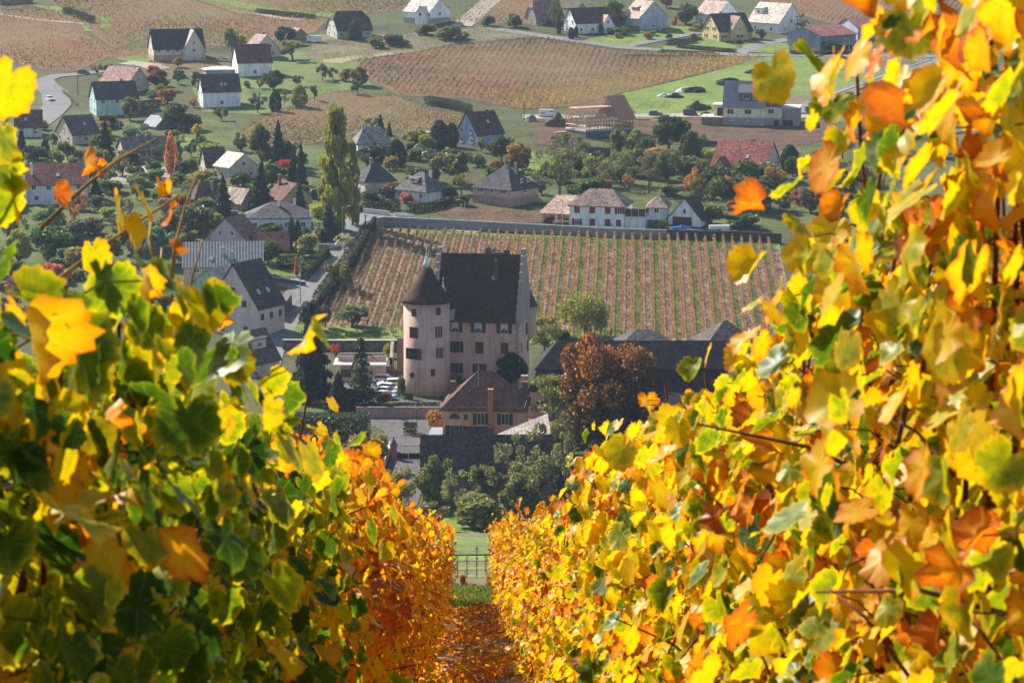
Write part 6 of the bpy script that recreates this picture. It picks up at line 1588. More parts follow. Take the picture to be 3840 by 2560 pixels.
# ------------------------------------------------------------------ vehicles
def car_meshes(kind):
    def b():
        if kind == 'van':
            prof = [(-2.75, .35), (2.7, .35), (2.75, .9), (2.35, 1.25), (1.75, 2.25), (1.5, 2.4), (-2.7, 2.45), (-2.78, 2.2)]
            win = [(1.0, 1.35), (2.2, 1.35), (1.72, 2.1), (1.0, 2.12)]; ww = (-1.75, 1.75); wd = .98
        elif kind == 'estate':
            prof = [(-2.2, .3), (2.15, .3), (2.22, .62), (2.05, .82), (1.05, .98), (.35, 1.5), (-1.7, 1.52), (-2.15, 1.0), (-2.22, .7)]
            win = [(-1.85, 1.0), (.95, 1.0), (.32, 1.43), (-1.62, 1.45)]; ww = (-1.35, 1.35); wd = .86
        else:
            prof = [(-2.0, .3), (1.95, .3), (2.0, .6), (1.85, .8), (1.0, .95), (.3, 1.46), (-1.1, 1.46), (-1.9, .98), (-2.02, .7)]
            win = [(-1.65, .98), (.9, .98), (.27, 1.4), (-1.05, 1.4)]; ww = (-1.25, 1.25); wd = .84
        def loft(pr, w, z_t=1.0):
            m = MB(); n = len(pr); vs = []
            for sg in (-1, 1):
                for x, z in pr:
                    vs.append((x, sg * w * (1 if z < z_t else .84), z))
            m.add(vs, [tuple(range(n - 1, -1, -1)), tuple(range(n, 2 * n))] + [(i, (i + 1) % n, n + (i + 1) % n, n + i) for i in range(n)])
            return m
        body = loft(prof, wd, .95 if kind != 'van' else 1.3).mesh('body', M['car'])
        gm = MB()
        for sg in (-1, 1):
            pts = [(x, sg * (wd * (1 if z < 1.05 and kind != 'van' else .9) + .012 - (.05 if z > 1.2 and kind != 'van' else 0)), z) for x, z in win]
            gm.prism(pts if sg > 0 else pts[::-1], off=(0, sg * .012, 0))
        fx = win[1][0]; tx = win[2][0]
        gm.prism([(fx + .14, -wd * .8, win[1][1] + .02), (fx + .14, wd * .8, win[1][1] + .02), (tx + .16, wd * .72, win[2][1]), (tx + .16, -wd * .72, win[2][1])], .015)
        if kind != 'van':
            gm.prism([(win[0][0] - .22, wd * .75, win[0][1] + .06), (win[0][0] - .22, -wd * .75, win[0][1] + .06), (win[3][0] - .1, -wd * .7, win[3][1]), (win[3][0] - .1, wd * .7, win[3][1])], .015)
        glass = gm.mesh('windows', M['glass'])
        wh = MB().tube([(0, -.1, 0), (0, .1, 0)], .31, 14).mesh('wheel', M['rubber'])
        hub = MB().tube([(0, -.11, 0), (0, .11, 0)], .19, 10).mesh('rim', M['metal'])
        return body, glass, wh, hub, ww, wd
    return cmesh(('car', kind), b)
def car(px, y, rz, col, label, kind='hatch', dz=0.05, k=1.0, name='parked_car', cat='car'):
    p = P(px, y); body, glass, wh, hub, ww, wd = car_meshes(kind)
    sl_ = (zf(p.y + 2) - zf(p.y - 2)) / 4
    r_ = thing(name, label, cat, (p.x, p.y, p.z + dz), R(rz), None, (k, k, k))
    put('body', body, r_, col=col); put('windows', glass, r_)
    for x in ww:
        for sg in (-1, 1):
            w_ = put('wheel', wh, r_, (x, sg * (wd - .1), .31), 0, (.02, .02, .02)); put('rim', hub, w_, col=(.4, .4, .42))
    return r_
car(187, 378, -62, (.75, .75, .76), 'white car parked on the curving side road', 'estate')
car(313, 278, 5, (.08, .09, .10), 'dark car on the side road below the rust vineyard')
car(843, 232, 160, (.7, .7, .72), 'silver white car beside the tall white barn')
car(1178, 160, 175, (.75, .75, .76), 'white box van left of the half-hipped house', 'van', name='parked_van', cat='van')
car(1145, 158, 10, (.05, .05, .06), 'dark car left of the white box van')
car(1609, 588, 35, (.6, .62, .66), 'silver car on the driveway below the broad dark thuja', 'estate')
car(1343, 792, 70, (.3, .03, .03), 'red car at the street corner right of the poplar', 'estate')
v_ = car(2054, 440, -14, (.72, .72, .74), 'white delivery van with reddish lettering left of the timber framed house', 'van', name='delivery_van', cat='van')
put('side_lettering', MB().box(-2.2, -.4, -1.0, -.975, 1.35, 1.55).box(-2.0, -.6, -1.0, -.975, 1.05, 1.2).mesh('side_lettering', M['paint']), v_, col=(.5, .16, .1))
car(2458, 434, 4, (.10, .11, .13), 'dark grey estate car alone on the site road', 'estate')
car(2588, 434, 3, (.025, .028, .035), 'black van like car in the middle of the site road', 'van', k=.8)
car(2652, 438, 4, (.03, .035, .05), 'black hatchback nearest the new cream house')
car(1447, 1410, 8, (.06, .05, .05), 'dark van like car at the rear of the castle car park', 'van', k=.85)
car(1446, 1436, -8, (.55, .55, .57), 'silver estate car second from the rear in the castle car park', 'estate', k=1.1)
car(1462, 1452, -170, (.7, .71, .74), 'white car with red tail lights in the castle car park', 'estate', k=1.1)
car(1462, 1468, -25, (.75, .75, .76), 'white hatchback in the middle of the castle car park', k=1.1)
car(1450, 1482, -25, (.5, .54, .6), 'blue silver hatchback second from the hedge in the castle car park', k=1.1)
car(1445, 1497, -22, (.4, .45, .52), 'light blue car nearest the hedge in the castle car park', k=1.1)
def trailer(px, y, rz, label, col, l=3.0, h=1.6, nm='box_trailer'):
    p = P(px, y)
    r_ = thing(nm, label, 'trailer', p, R(rz))
    put('box', MB().box(-l / 2, l / 2, -.9, .9, .5, .5 + h).mesh('box', M['car']), r_, col=col)
    put('lid', MB().box(-l / 2 - .05, l / 2 + .05, -.95, .95, .5 + h, .6 + h).mesh('lid', M['plastic']), r_, col=tuple(min(.7, c * 1.6 + .1) for c in col))
    put('drawbar', MB().tube([(l / 2, 0, .5), (l / 2 + 1.1, 0, .45)], .05, 6).mesh('drawbar', M['metal']), r_, col=(.2, .2, .2))
    wm = car_meshes('hatch')[2]
    for sg in (-1, 1): put('wheel', wm, r_, (0, sg * .95, .31), 0, (.02, .02, .02))
trailer(3036, 424, 10, 'dark box trailer at the foot of the hill road', (.06, .07, .09))
trailer(2697, 866, 3, 'white covered trailer right of the blue covered boat', (.75, .75, .75), 5.0, .8)
bp = P(2555, 868)
bo = thing('covered_boat', 'boat under a bright blue tarpaulin in front of the white garage', 'boat', bp, R(6))
m = MB(); N_ = 9; vs = []
for i in range(N_):
    t_ = i / (N_ - 1); x = -2.3 + 4.8 * t_; w_ = .95 * math.sin(min(1, (1 - t_) * 1.6 + .02) * math.pi / 2); hh = 1.25 + .5 * math.exp(-((t_ - .55) / .18) ** 2)
    vs += [(x, -w_, .75), (x, -w_ * .75, 1.15), (x, 0, hh), (x, w_ * .75, 1.15), (x, w_, .75), (x, 0, .35 + .3 * t_)]
m.add(vs, [(i * 6 + j, i * 6 + (j + 1) % 6, i * 6 + 6 + (j + 1) % 6, i * 6 + 6 + j) for i in range(N_ - 1) for j in range(6)] + [tuple(range(5, -1, -1)), tuple((N_ - 1) * 6 + j for j in range(6))])
put('tarpaulin', m.mesh('tarpaulin', M['plastic']), bo, col=(.02, .16, .5))
put('cradle', MB().box(-1.4, -1.2, -.7, .7, 0, .6).box(1.0, 1.2, -.6, .6, 0, .7).mesh('cradle', M['metal']), bo, col=(.2, .2, .2))

# ------------------------------------------------------------------ poles and lamps
def pole(px, y, ytop, label, kind='lamp', col=(.45, .46, .48), arm=1):
    p = P(px, y); s = PPM(p); h_ = (y - ytop) / s / .985
    if kind == 'wood':
        r_ = thing('utility_pole', label, 'utility pole', p)
        put('shaft', MB().tube([(0, 0, -.5), (0, 0, h_)], [.16, .11], 8).mesh('shaft', M['bark']), r_, col=(.14, .11, .09))
        put('crossarm', MB().box(-.7, .7, -.06, .06, h_ - .6, h_ - .48).mesh('crossarm', M['bark']), r_, col=(.14, .11, .09)); return r_
    r_ = thing('street_lamp', label, 'street lamp', p)
    put('pole', MB().tube([(0, 0, -.5), (0, 0, h_ * .5), (0, 0, h_ - .3), (arm * .4, 0, h_)], [.12, .09, .07, .06], 8).mesh('pole', M['metal']), r_, col=col)
    hd = put('lamp_arm', MB().tube([(arm * .38, 0, h_), (arm * 1.5, 0, h_ + .15)], .05, 6).mesh('lamp_arm', M['metal']), r_, col=col)
    put('lamp_head', MB().prism([(arm * 1.2, -.18, h_ + .22), (arm * 2.1, -.15, h_ + .3), (arm * 2.1, .15, h_ + .3), (arm * 1.2, .18, h_ + .22)][::arm], .16).mesh('lamp_head', M['plastic']), hd, col=(.6, .6, .6))
pole(1127, 1142, 962, 'tall grey street lamp above the slanting hedge', col=(.4, .43, .46))
pole(1284, 900, 776, 'street lamp beside the foot of the tall poplar', col=(.4, .43, .46))
pole(975, 1262, 1160, 'wall street lamp in front of the steep roofed house', arm=-1)
pole(1743, 826, 752, 'white pole lamp in front of the salmon house', arm=-1)
pole(1511, 812, 712, 'white pole lamp in front of the white bungalow', arm=-1)
pole(2109, 846, 748, 'slim white lamp left of the red shuttered house', arm=-1)
pole(1349, 770, 696, 'lamp beside the red car right of the poplar', arm=1)
pole(1371, 850, 803, 'short dark post at the street bend by the vineyard wall', 'wood')
pole(3184, 206, 148, 'lamp at the roadside in front of the pale barn', arm=-1)
pole(3494, 238, 150, 'lamp at the junction of hill road and upper road', arm=1)
pole(3433, 278, 225, 'lamp high up on the hill road', arm=1)
pole(3239, 350, 288, 'lamp halfway up the hill road', arm=1)
pole(3043, 404, 354, 'lamp at the lower end of the hill road', arm=1)
pole(2906, 198, 138, 'lamp beside the driveway of the white villa', arm=1)
pole(206, 336, 286, 'lamp at the fork of the curving side road', arm=1)
pole(292, 356, 282, 'wooden pole behind the fence above the turquoise house', 'wood')
pole(2010, 150, 95, 'lamp in the garden of the brown sweeping roof house', arm=1)
pole(1965, 450, 378, 'wooden pole in the vineyard margin left of the delivery van', 'wood')
pole(690, 530, 470, 'wooden pole near the small golden garden tree', 'wood')

# ------------------------------------------------------------------ heaps, boulders and stacks
def mound(name, px, y, wpx, hpx, col, label, cat, mat='stone', depth=.6, extra=None):
    p = P(px, y); s = PPM(p); w_, h_ = wpx / s / 2, hpx / s * .72
    n, k = 22, 9; vs = []
    rr = np.random.default_rng(int(px))
    for i in range(k):
        for j in range(n):
            a = 2 * math.pi * j / n; f_ = i / (k - 1); rad = math.cos(f_ * math.pi / 2) ** .8 * (1 + .16 * math.sin(3 * a + px) + rr.normal(0, .09))
            vs.append((w_ * rad * math.cos(a), w_ * depth * rad * math.sin(a), h_ * math.sin(f_ * math.pi / 2) * (.85 + .3 * math.sin(2 * a + px * .3) + .2 * math.sin(5 * a + px)) - .1 + rr.normal(0, .09) * h_ * math.cos(f_ * 1.5)))
    m = MB().add(vs, [(i * n + j, i * n + (j + 1) % n, (i + 1) * n + (j + 1) % n, (i + 1) * n + j) for i in range(k - 1) for j in range(n)])
    o = put(name, m.mesh(name, M[mat], True), None, p, .15, col)
    return tag(o, label, cat)
DM = (.035, .03, .028)
mound('soil_heap', 2728, 318, 90, 30, DM, 'black soil heap on the meadow above the new cream house', 'soil heap')
mound('soil_heap', 2830, 274, 84, 16, (.05, .05, .05), 'flat dark heap with pale bits highest on the meadow', 'soil heap')
mound('soil_heap', 2605, 346, 86, 24, DM, 'dark soil heap behind the upper white film heap', 'soil heap')
mound('soil_heap', 2530, 366, 76, 22, DM, 'dark soil heap beside the lower white film heap', 'soil heap')
mound('film_heap', 2566, 346, 72, 18, (.7, .7, .7), 'upper crumpled white film heap on the meadow', 'film heap', 'plastic')
mound('film_heap', 2500, 364, 62, 16, (.7, .7, .7), 'lower crumpled white film heap on the meadow', 'film heap', 'plastic')
mound('soil_heap', 2615, 412, 90, 40, (.09, .075, .05), 'grassy brown heap behind the parked cars', 'soil heap')
mound('soil_heap', 2090, 474, 90, 62, (.15, .10, .07), 'tall brown earth heap left of the timber framed house', 'soil heap')
mound('boulder', 1575, 562, 44, 26, (.45, .42, .34), 'pale yellowish boulder on the driveway left of the silver car', 'boulder', 'conc')
mound('rubble_heap', 1992, 456, 40, 28, (.4, .38, .35), 'pale rubble heap in front of the delivery van', 'rubble heap')
mound('rubble_heap', 2075, 522, 40, 16, (.4, .38, .35), 'small pale rubble heap below the board stack', 'rubble heap')
mound('bale_stack', 3320, 192, 110, 22, (.02, .022, .026), 'left long stack of black wrapped bales by the upper road', 'bale stack', 'plastic', .25)
mound('bale_stack', 3440, 196, 110, 18, (.022, .024, .03), 'right long stack of black wrapped bales by the upper road', 'bale stack', 'plastic', .25)
sp = P(1580, 505)
sw = thing('swimming_pool', 'pale blue pool between the poplar and the yellow green bush', 'pool', sp)
put('basin', MB().lathe([(2.6, -.2), (2.7, .9), (2.6, .9), (2.5, .7)], 24).mesh('basin', M['plastic']), sw, col=(.3, .45, .6))
fn = P(235, 362)
fe = thing('garden_fence', 'pale garden fence with red panels along the curving side road', 'fence', fn)
pts = [P(236, 352), P(262, 372), P(284, 398)]
m, m2 = MB(), MB()
for a, b in zip(pts, pts[1:]):
    n = 7
    for i in range(n):
        p_ = a.lerp(b, i / n); q_ = a.lerp(b, (i + .8) / n)
        m.box(p_.x - fn.x - .15, p_.x - fn.x + .15, p_.y - fn.y - .15, p_.y - fn.y + .15, zf(p_.y) - fn.z - .3, zf(p_.y) - fn.z + 1.6)
        m2.prism([(p_.x - fn.x, p_.y - fn.y, zf(p_.y) - fn.z + .2), (q_.x - fn.x, q_.y - fn.y, zf(q_.y) - fn.z + .2), (q_.x - fn.x, q_.y - fn.y, zf(q_.y) - fn.z + 1.1), (p_.x - fn.x, p_.y - fn.y, zf(p_.y) - fn.z + 1.1)], off=(.08, .03, 0))
put('pillars', m.mesh('pillars', M['plaster']), fe, col=(.5, .4, .36)); put('panels', m2.mesh('panels', M['paint']), fe, col=(.4, .2, .16))
# ------------------------------------------------------------------ foreground: the two vine rows the camera looks between
RD = Vector((math.sin(R(-.91)), math.cos(R(-.91)), 0)); RN = Vector((RD.y, -RD.x, 0))
SLOPE = 0.242
_th = np.array([0, 14, 32, 47, 58, 72, 95, 112, 124, 140, 158, 172, 180]) * math.pi / 180
_rr = np.array([1.0, .93, .83, .88, .95, .9, .79, .82, .85, .79, .7, .42, .12])
def leaf_template(n, rings):
    th = np.linspace(-math.pi, math.pi, n, endpoint=False) + math.pi / n
    r_ = np.interp(np.abs(th), _th, _rr) * (1 + .05 * np.where(np.arange(n) % 2, 1, -1))
    vs = [(0.0, 0.0, 0.0)]; ed = [0.0]
    for k in range(1, rings + 1):
        f_ = k / rings; rk = r_ if k == rings else np.interp(np.abs(th), _th, _rr)
        vs += list(np.stack([np.sin(th) * rk * f_, np.cos(th) * rk * f_, np.zeros(n)], 1)); ed += [f_] * n
    tri = [(0, 1 + j, 1 + (j + 1) % n, 1 + (j + 1) % n) for j in range(n)]
    F = []
    for k in range(rings - 1):
        b = 1 + k * n
        F += [(b + (j + 1) % n, b + n + (j + 1) % n, b + n + j, b + j) for j in range(n)]
    return np.array([tuple(v) for v in vs], np.float64), np.array(ed), np.array([(0, 1 + (j + 1) % n, 1 + j) for j in range(n)]), np.array(F, np.int64)
def leaves_mesh(C, N, Tp, size, hue, curl, n=32, rings=2, name='leaves'):
    """Leaves at petiole points C, blade normal N, tip direction Tp."""
    tv, ed, f3, f4 = leaf_template(n, rings)
    k = len(C)
    N = N / np.linalg.norm(N, axis=1)[:, None]
    Tp = Tp - N * (N * Tp).sum(1)[:, None]; Tp /= np.linalg.norm(Tp, axis=1)[:, None] + 1e-9
    S = np.cross(Tp, N)
    x, y = tv[:, 0][None], tv[:, 1][None]
    c1 = nrg.normal(.1, .26, (k, 1)) * curl[:, None]; c2 = nrg.normal(-.18, .22, (k, 1)) * curl[:, None]; c3 = np.abs(nrg.normal(.04, .18, (k, 1))) * curl[:, None]
    ph = nrg.uniform(0, 6.28, (k, 1)); an = np.arctan2(x, y)
    z = c1 * x * x + c2 * y * np.abs(y) + c3 * np.abs(x) + .07 * curl[:, None] * np.sin(an * 3 + ph) * (x * x + y * y) + .05 * curl[:, None] * np.sin(an * 7 + ph * 2) * ed[None] ** 3 + .03 * nrg.normal(0, 1, (k, tv.shape[0])) * (ed[None] > .9) * curl[:, None]
    xs = x * (1 - .25 * np.abs(c1) * np.abs(x)) * nrg.uniform(.88, 1.12, (k, 1)); ys = (y - .08) * (1 - .25 * np.abs(c2) * np.abs(y))
    s = size[:, None, None]
    V = C[:, None, :] + s * (S[:, None, :] * xs[..., None] + Tp[:, None, :] * ys[..., None] + N[:, None, :] * z[..., None])
    nv = tv.shape[0]
    off = (np.arange(k) * nv)[:, None, None]
    F4 = (f4[None] + off).reshape(-1, 4); F3 = (f3[None] + off).reshape(-1, 3)
    col = np.empty((k, nv, 4)); col[..., 0] = hue[:, None]; col[..., 1] = ed[None]; col[..., 2] = x * .5 + .5; col[..., 3] = y * .5 + .5
    # mixed tris and quads
    me = bpy.data.meshes.new(name)
    V = V.reshape(-1, 3).astype(np.float32)
    me.vertices.add(len(V)); me.vertices.foreach_set('co', V.ravel())
    li = np.concatenate([F4.ravel(), F3.ravel()]).astype(np.int32)
    me.loops.add(len(li)); me.loops.foreach_set('vertex_index', li)
    me.polygons.add(len(F4) + len(F3))
    ls = np.concatenate([np.arange(len(F4)) * 4, len(F4) * 4 + np.arange(len(F3)) * 3]).astype(np.int32)
    me.polygons.foreach_set('loop_start', ls)
    me.polygons.foreach_set('use_smooth', np.ones(len(ls), bool))
    me.update(calc_edges=True)
    a = me.attributes.new('leaf', 'FLOAT_COLOR', 'POINT'); a.data.foreach_set('color', col.reshape(-1).astype(np.float32))
    me.materials.append(M['vine'])
    return me
def vine_meshes(seed, nsh=9, top=(1.95, .12), nextra=200, tall=0, stray=.15):
    """One grapevine, x along the row (downhill), y across, z up; sheared to the slope."""
    rn = random.Random(seed)
    canes, trunk, pts, nrm = MB(), MB(), [], []
    zs = lambda x: -SLOPE * x
    trunk.tube([(0, 0, -.15), (.03, .02, .25), (-.03, -.02, .5), (.02, .0, .74)], [.055, .042, .036, .04], 8)
    for sg in (-1, 1):
        trunk.tube([(.02, 0, .72), (sg * .22, .02, .82 + zs(sg * .22)), (sg * .52, -.01, .84 + zs(sg * .52))], [.034, .022, .014], 6)
    for i in range(nsh + tall):
        x0 = -.52 + 1.04 * (i + rn.random()) / (nsh + tall); tp = rn.gauss(*top) + (rn.uniform(.1, .3) if i >= nsh else 0)
        if rn.random() < stray: tp += rn.uniform(.06, .22)
        p = Vector((x0, rn.gauss(0, .03), .82 + zs(x0))); line = [p.copy()]
        n = 8; dx, dy = rn.gauss(0, .025), rn.gauss(0, .02)
        for k in range(n):
            f_ = (k + 1) / n
            dx = dx * .8 + rn.gauss(0, .022); dy = dy * .8 + rn.gauss(0, .02) - (p.y - .0) * .12
            p = p + Vector((dx * .5, dy * .6, (tp - .82) / n)); line.append(p.copy())
        canes.tube(line, [(.008 - .0045 * j / n) for j in range(n + 1)], 5)
        m_ = int((tp - .82) / .05)
        for k in range(m_):
            f_ = (k + .5 * rn.random()) / m_ * n; j = min(int(f_), n - 1)
            q_ = line[j].lerp(line[j + 1], f_ - j)
            sd = 1 if k % 2 else -1
            a = rn.gauss(0, .7); d = Vector((math.sin(a), sd * math.cos(a), rn.uniform(-.1, .5)))
            l = rn.uniform(.05, .13); e = q_ + d * l
            canes.tube([q_, q_ + d * l * .5 + Vector((0, 0, .015)), e], [.0022, .0018, .0015], 3, cap=False)
            pts.append(e); nrm.append(d)
    for _ in range(9):
        x = rn.uniform(-.5, .5); sd = rn.choice((-1, 1)); z = rn.uniform(.7, top[0] - .2); p = Vector((x, sd * .1, z + zs(x)))
        d = Vector((rn.gauss(0, .8), sd * .35, rn.uniform(-.6, .9))).normalized()
        canes.tube([p, p + d * .16 + Vector((0, 0, .02)), p + d * rn.uniform(.25, .42)], [.0045, .0035, .002], 4)
    for _ in range(nextra):
        x = rn.uniform(-.58, .58); sd = rn.choice((-1, 1)); z = .38 + (top[0] - .36) * rn.random() ** .72
        y = sd * abs(rn.gauss(.13, .09)); pts.append(Vector((x, y, z + zs(x)))); nrm.append(Vector((rn.gauss(0, .5), sd, rn.uniform(-.1, .6))))
    C = np.array([tuple(p) for p in pts]); N0 = np.array([tuple(v) for v in nrm]); k = len(C)
    g = np.random.default_rng(seed)
    N = N0 * np.array([1, 1, 0]); N /= np.linalg.norm(N, axis=1)[:, None] + 1e-6
    N = N + np.array([0, 0, 1]) * g.uniform(-.1, .9, (k, 1)) + g.normal(0, .38, (k, 3))
    Tp = np.stack([g.normal(0, .55, k), N0[:, 1] * .35 + g.normal(0, .25, k), -np.ones(k) + g.normal(0, .35, k)], 1)
    size = np.clip(g.normal(.039, .011, k), .016, .066)
    u = g.random(k); hue = g.normal(.5, .085, k); hue = np.where(u < .09, g.normal(.82, .06, k), hue); hue = np.where(u > .87, g.normal(.27, .07, k), hue)
    hue = np.where((u > .45) & (u < .6), g.normal(.66, .05, k), hue)
    curl = np.where(hue > .72, g.uniform(1.1, 2.4, k), g.uniform(.35, 1.35, k))
    lm = leaves_mesh(C, N, Tp, size, hue, curl)
    return trunk.mesh('trunk', M['bark'], True), canes.mesh('canes', M['bark'], True), lm
VAR = [vine_meshes(100 + i, 10, (1.79, .09), 800) for i in range(8)]
VARL = [vine_meshes(800 + i, 10, (1.77, .09), 800) for i in range(5)]
HIGH = [vine_meshes(350 + i, 10, (2.3, .08), 1250, 3) for i in range(2)]
TALL = [vine_meshes(300 + i, 10, (2.05, .08), 1150, 1) for i in range(3)]
MIDT = [vine_meshes(400 + i, 10, (1.93, .08), 1050) for i in range(3)]
NEARH = [vine_meshes(600 + i, 10, (1.90, .06), 1300, 0, 0) for i in range(2)]
NEARL = [vine_meshes(500 + i, 10, (1.79, .07), 1250, 0, .05) for i in range(3)]
MIDL = [vine_meshes(700 + i, 10, (1.90, .07), 1150, 0, .1) for i in range(3)]
def grapevine(t, X, var, shift, label, group, flip=False, sc=1.0):
    b = RD * t + RN * X
    b.z = zf(b.y)
    r_ = thing('grapevine', label, 'grapevine', b, math.atan2(RD.y, RD.x), group, (sc, (-1 if flip else 1) * sc, sc * rnd.uniform(.96, 1.04)))
    put('trunk', var[0], r_, col=(.045, .03, .022)); put('canes', var[1], r_, col=(.14, .05, .025))
    put('leaves', var[2], r_, col=(.5 + shift, 0, 0))
    return r_
def build_row(X, t0, t1, side, group, desc, shiftf, step=1.08, varf=None):
    ts = np.arange(t0, t1, step)
    for i, t in enumerate(ts):
        k = len(ts) - i
        v = varf(i, t) if varf else VAR[rnd.randrange(len(VAR))]
        grapevine(t + rnd.uniform(-.08, .08), X + rnd.gauss(0, .025), v, shiftf(t) + rnd.gauss(0, .02), desc(t) + ', ' + ordw(k) + ' from the lower end of ' + side, group, rnd.random() < .5)
def shr(t): return -.095 if t < 9 else (-.075 if t < 16 else (-.01 if t < 30 else .06))
def shl(t): return -.29 if t < 6.5 else (-.22 if t < 8.5 else (-.02 if t < 10 else (.10 if t < 20 else .08)))
build_row(.80, 3.75, 60.4, 'the sunlit row', 'grapevines of the sunlit row', lambda t: 'yellow leaved grapevine' if t < 22 else 'orange gold leaved grapevine', shr,
          varf=lambda i, t: HIGH[i % 2] if t < 4.3 else TALL[i % 3] if t < 6.8 else (MIDT[i % 3] if t < 13.5 else VAR[rnd.randrange(8)]))
build_row(-.66, 3.7, 60.4, 'the shaded row', 'grapevines of the shaded row', lambda t: 'green leaved grapevine' if t < 10 else 'golden orange leaved grapevine', shl,
          varf=lambda i, t: NEARH[i % 2] if t < 5.5 else NEARL[i % 3] if t < 9 else (MIDL[i % 3] if t < 16 else VARL[rnd.randrange(5)]))
build_row(2.35, 5.0, 34, 'the row behind the sunlit one', 'grapevines of the row behind the sunlit row', lambda t: 'orange yellow grapevine', lambda t: .06)
build_row(-2.2, 5.0, 34, 'the row behind the shaded one', 'grapevines of the row behind the shaded row', lambda t: 'yellow grapevine', lambda t: .0)
# long shoots that have grown out of the shaded row
def long_shoot(par, t, canes, lvs):
    bpy.context.view_layer.update()
    Mi = par.matrix_world.inverted()
    def at(px, py, tt):
        d = Vector((1, 0, 0)) * ((px - 1920) / FPX) + UPV * ((1280 - py) / FPX) + FWD
        return Mi @ (d * (tt / d.y))
    m = MB()
    for pts in canes:
        m.tube([at(x, y, t + .05 * i) for i, (x, y) in enumerate(pts)], [.0042 - .0022 * i / (len(pts) - 1) for i in range(len(pts))], 6)
    put('long_shoot', m.mesh('long_shoot', M['bark'], True), par, col=(.3, .2, .07))
    k = len(lvs); C = np.array([tuple(at(l[0], l[1], t)) for l in lvs])
    N = np.array([(rnd.gauss(0, .5), -1, rnd.uniform(0, .6)) for _ in lvs]) * np.array([1, par.scale[1], 1]); Tp = np.array([(rnd.gauss(0, .6), 0, -1) for _ in lvs])
    put('shoot_leaves', leaves_mesh(C, N, Tp, np.array([l[3] * .72 for l in lvs]), np.array([l[2] for l in lvs]), np.array([l[4] for l in lvs]), name='shoot_leaves'), par, col=(.5, 0, 0))
_lv = sorted([o for o in bpy.data.objects if o.get('group') == 'grapevines of the shaded row'], key=lambda o: o.location.y)
long_shoot(_lv[1], 4.9, [[(150, 860), (300, 715), (440, 600), (590, 520)], [(200, 1060), (380, 925), (520, 830), (670, 735)], [(585, 1000), (560, 900), (566, 820)], [(640, 1060), (655, 930), (690, 790), (735, 660)]],
           [(215, 725, .86, .05, 2), (320, 610, .66, .04, 1.6), (370, 632, .74, .03, 2), (440, 790, .46, .07, .7), (540, 760, .44, .06, .7), (600, 700, .58, .035, 1), (635, 690, .6, .03, 1), (640, 800, .72, .05, 2), (500, 860, .45, .06, .8), (655, 930, .88, .03, 2.4), (350, 960, .42, .06, .8)])
long_shoot(_lv[2], 6.2, [[(640, 1180), (650, 1020), (668, 880)], [(700, 1200), (720, 1040), (760, 900)], [(560, 1150), (600, 1030), (606, 930)], [(760, 1190), (800, 1120), (830, 1080)]],
           [(660, 1070, .6, .03, 1.6), (790, 1150, .76, .05, 1.8), (850, 1140, .74, .045, 1.6), (830, 1200, .62, .04, 1.8), (735, 1180, .8, .05, 1.5)])
long_shoot(_lv[0], 4.3, [[(-60, 900), (-20, 640), (30, 420), (70, 330)]],
           [(30, 330, .46, .085, .7), (10, 520, .3, .07, 1), (-10, 640, .28, .07, 1), (40, 660, .3, .05, 1.2), (10, 760, .3, .07, 1), (60, 770, .42, .05, 1)])
# trellis wires and posts
for side, X in (('the sunlit vine row', .80), ('the shaded vine row', -.66)):
    for nm, hz_ in (('lowest', .88), ('middle', 1.3), ('highest', 1.72)):
        b0_ = RD * 3 + RN * X; b0_.z = zf(b0_.y); m = MB(); ps_ = []
        for t in np.arange(3, 61.2, 1.5):
            b = RD * t + RN * (X + .04); ps_.append((b.x - b0_.x, b.y - b0_.y, zf(b.y) + hz_ - b0_.z))
        tag(put('trellis_wire', m.tube(ps_, .0022, 4).mesh('trellis_wire', M['metal']), None, b0_, 0, (.35, .35, .36)), nm + ' thin steel trellis wire running through ' + side, 'wire', 'trellis wires of the vine rows')
for side, X in (('the sunlit vine row', .80), ('the shaded vine row', -.66)):
    ts = np.arange(60.9, 6, -5.4)
    for i, t in enumerate(ts):
        b = RD * t + RN * X; b.z = zf(b.y)
        r_ = thing('trellis_post', 'weathered wooden trellis post, ' + ordw(i + 1) + ' from the lower end of ' + side, 'post', b, .3, 'trellis posts of the vine rows')
        put('shaft', cmesh(('tpost',), lambda: MB().tube([(0, 0, -.3), (0, 0, 1.0), (.01, 0, 1.95)], [.045, .042, .038], 8).mesh('shaft', M['bark'])), r_, col=(.16, .13, .11))
        put('staple', cmesh(('tstap',), lambda: MB().box(-.01, .01, -.047, -.036, 1.80, 1.84).mesh('staple', M['metal'])), r_, col=(.3, .3, .3))
# green grow tube on a young vine
for t, X, lab in ((42.5, .62, 'dark green grow tube at the foot of the sunlit vine row'),):
    b = RD * t + RN * X; b.z = zf(b.y)
    tag(put('grow_tube', MB().tube([(0, 0, -.05), (0, 0, .55)], .06, 10).mesh('grow_tube', M['plastic']), None, b, 0, (.01, .07, .05)), lab, 'grow tube')
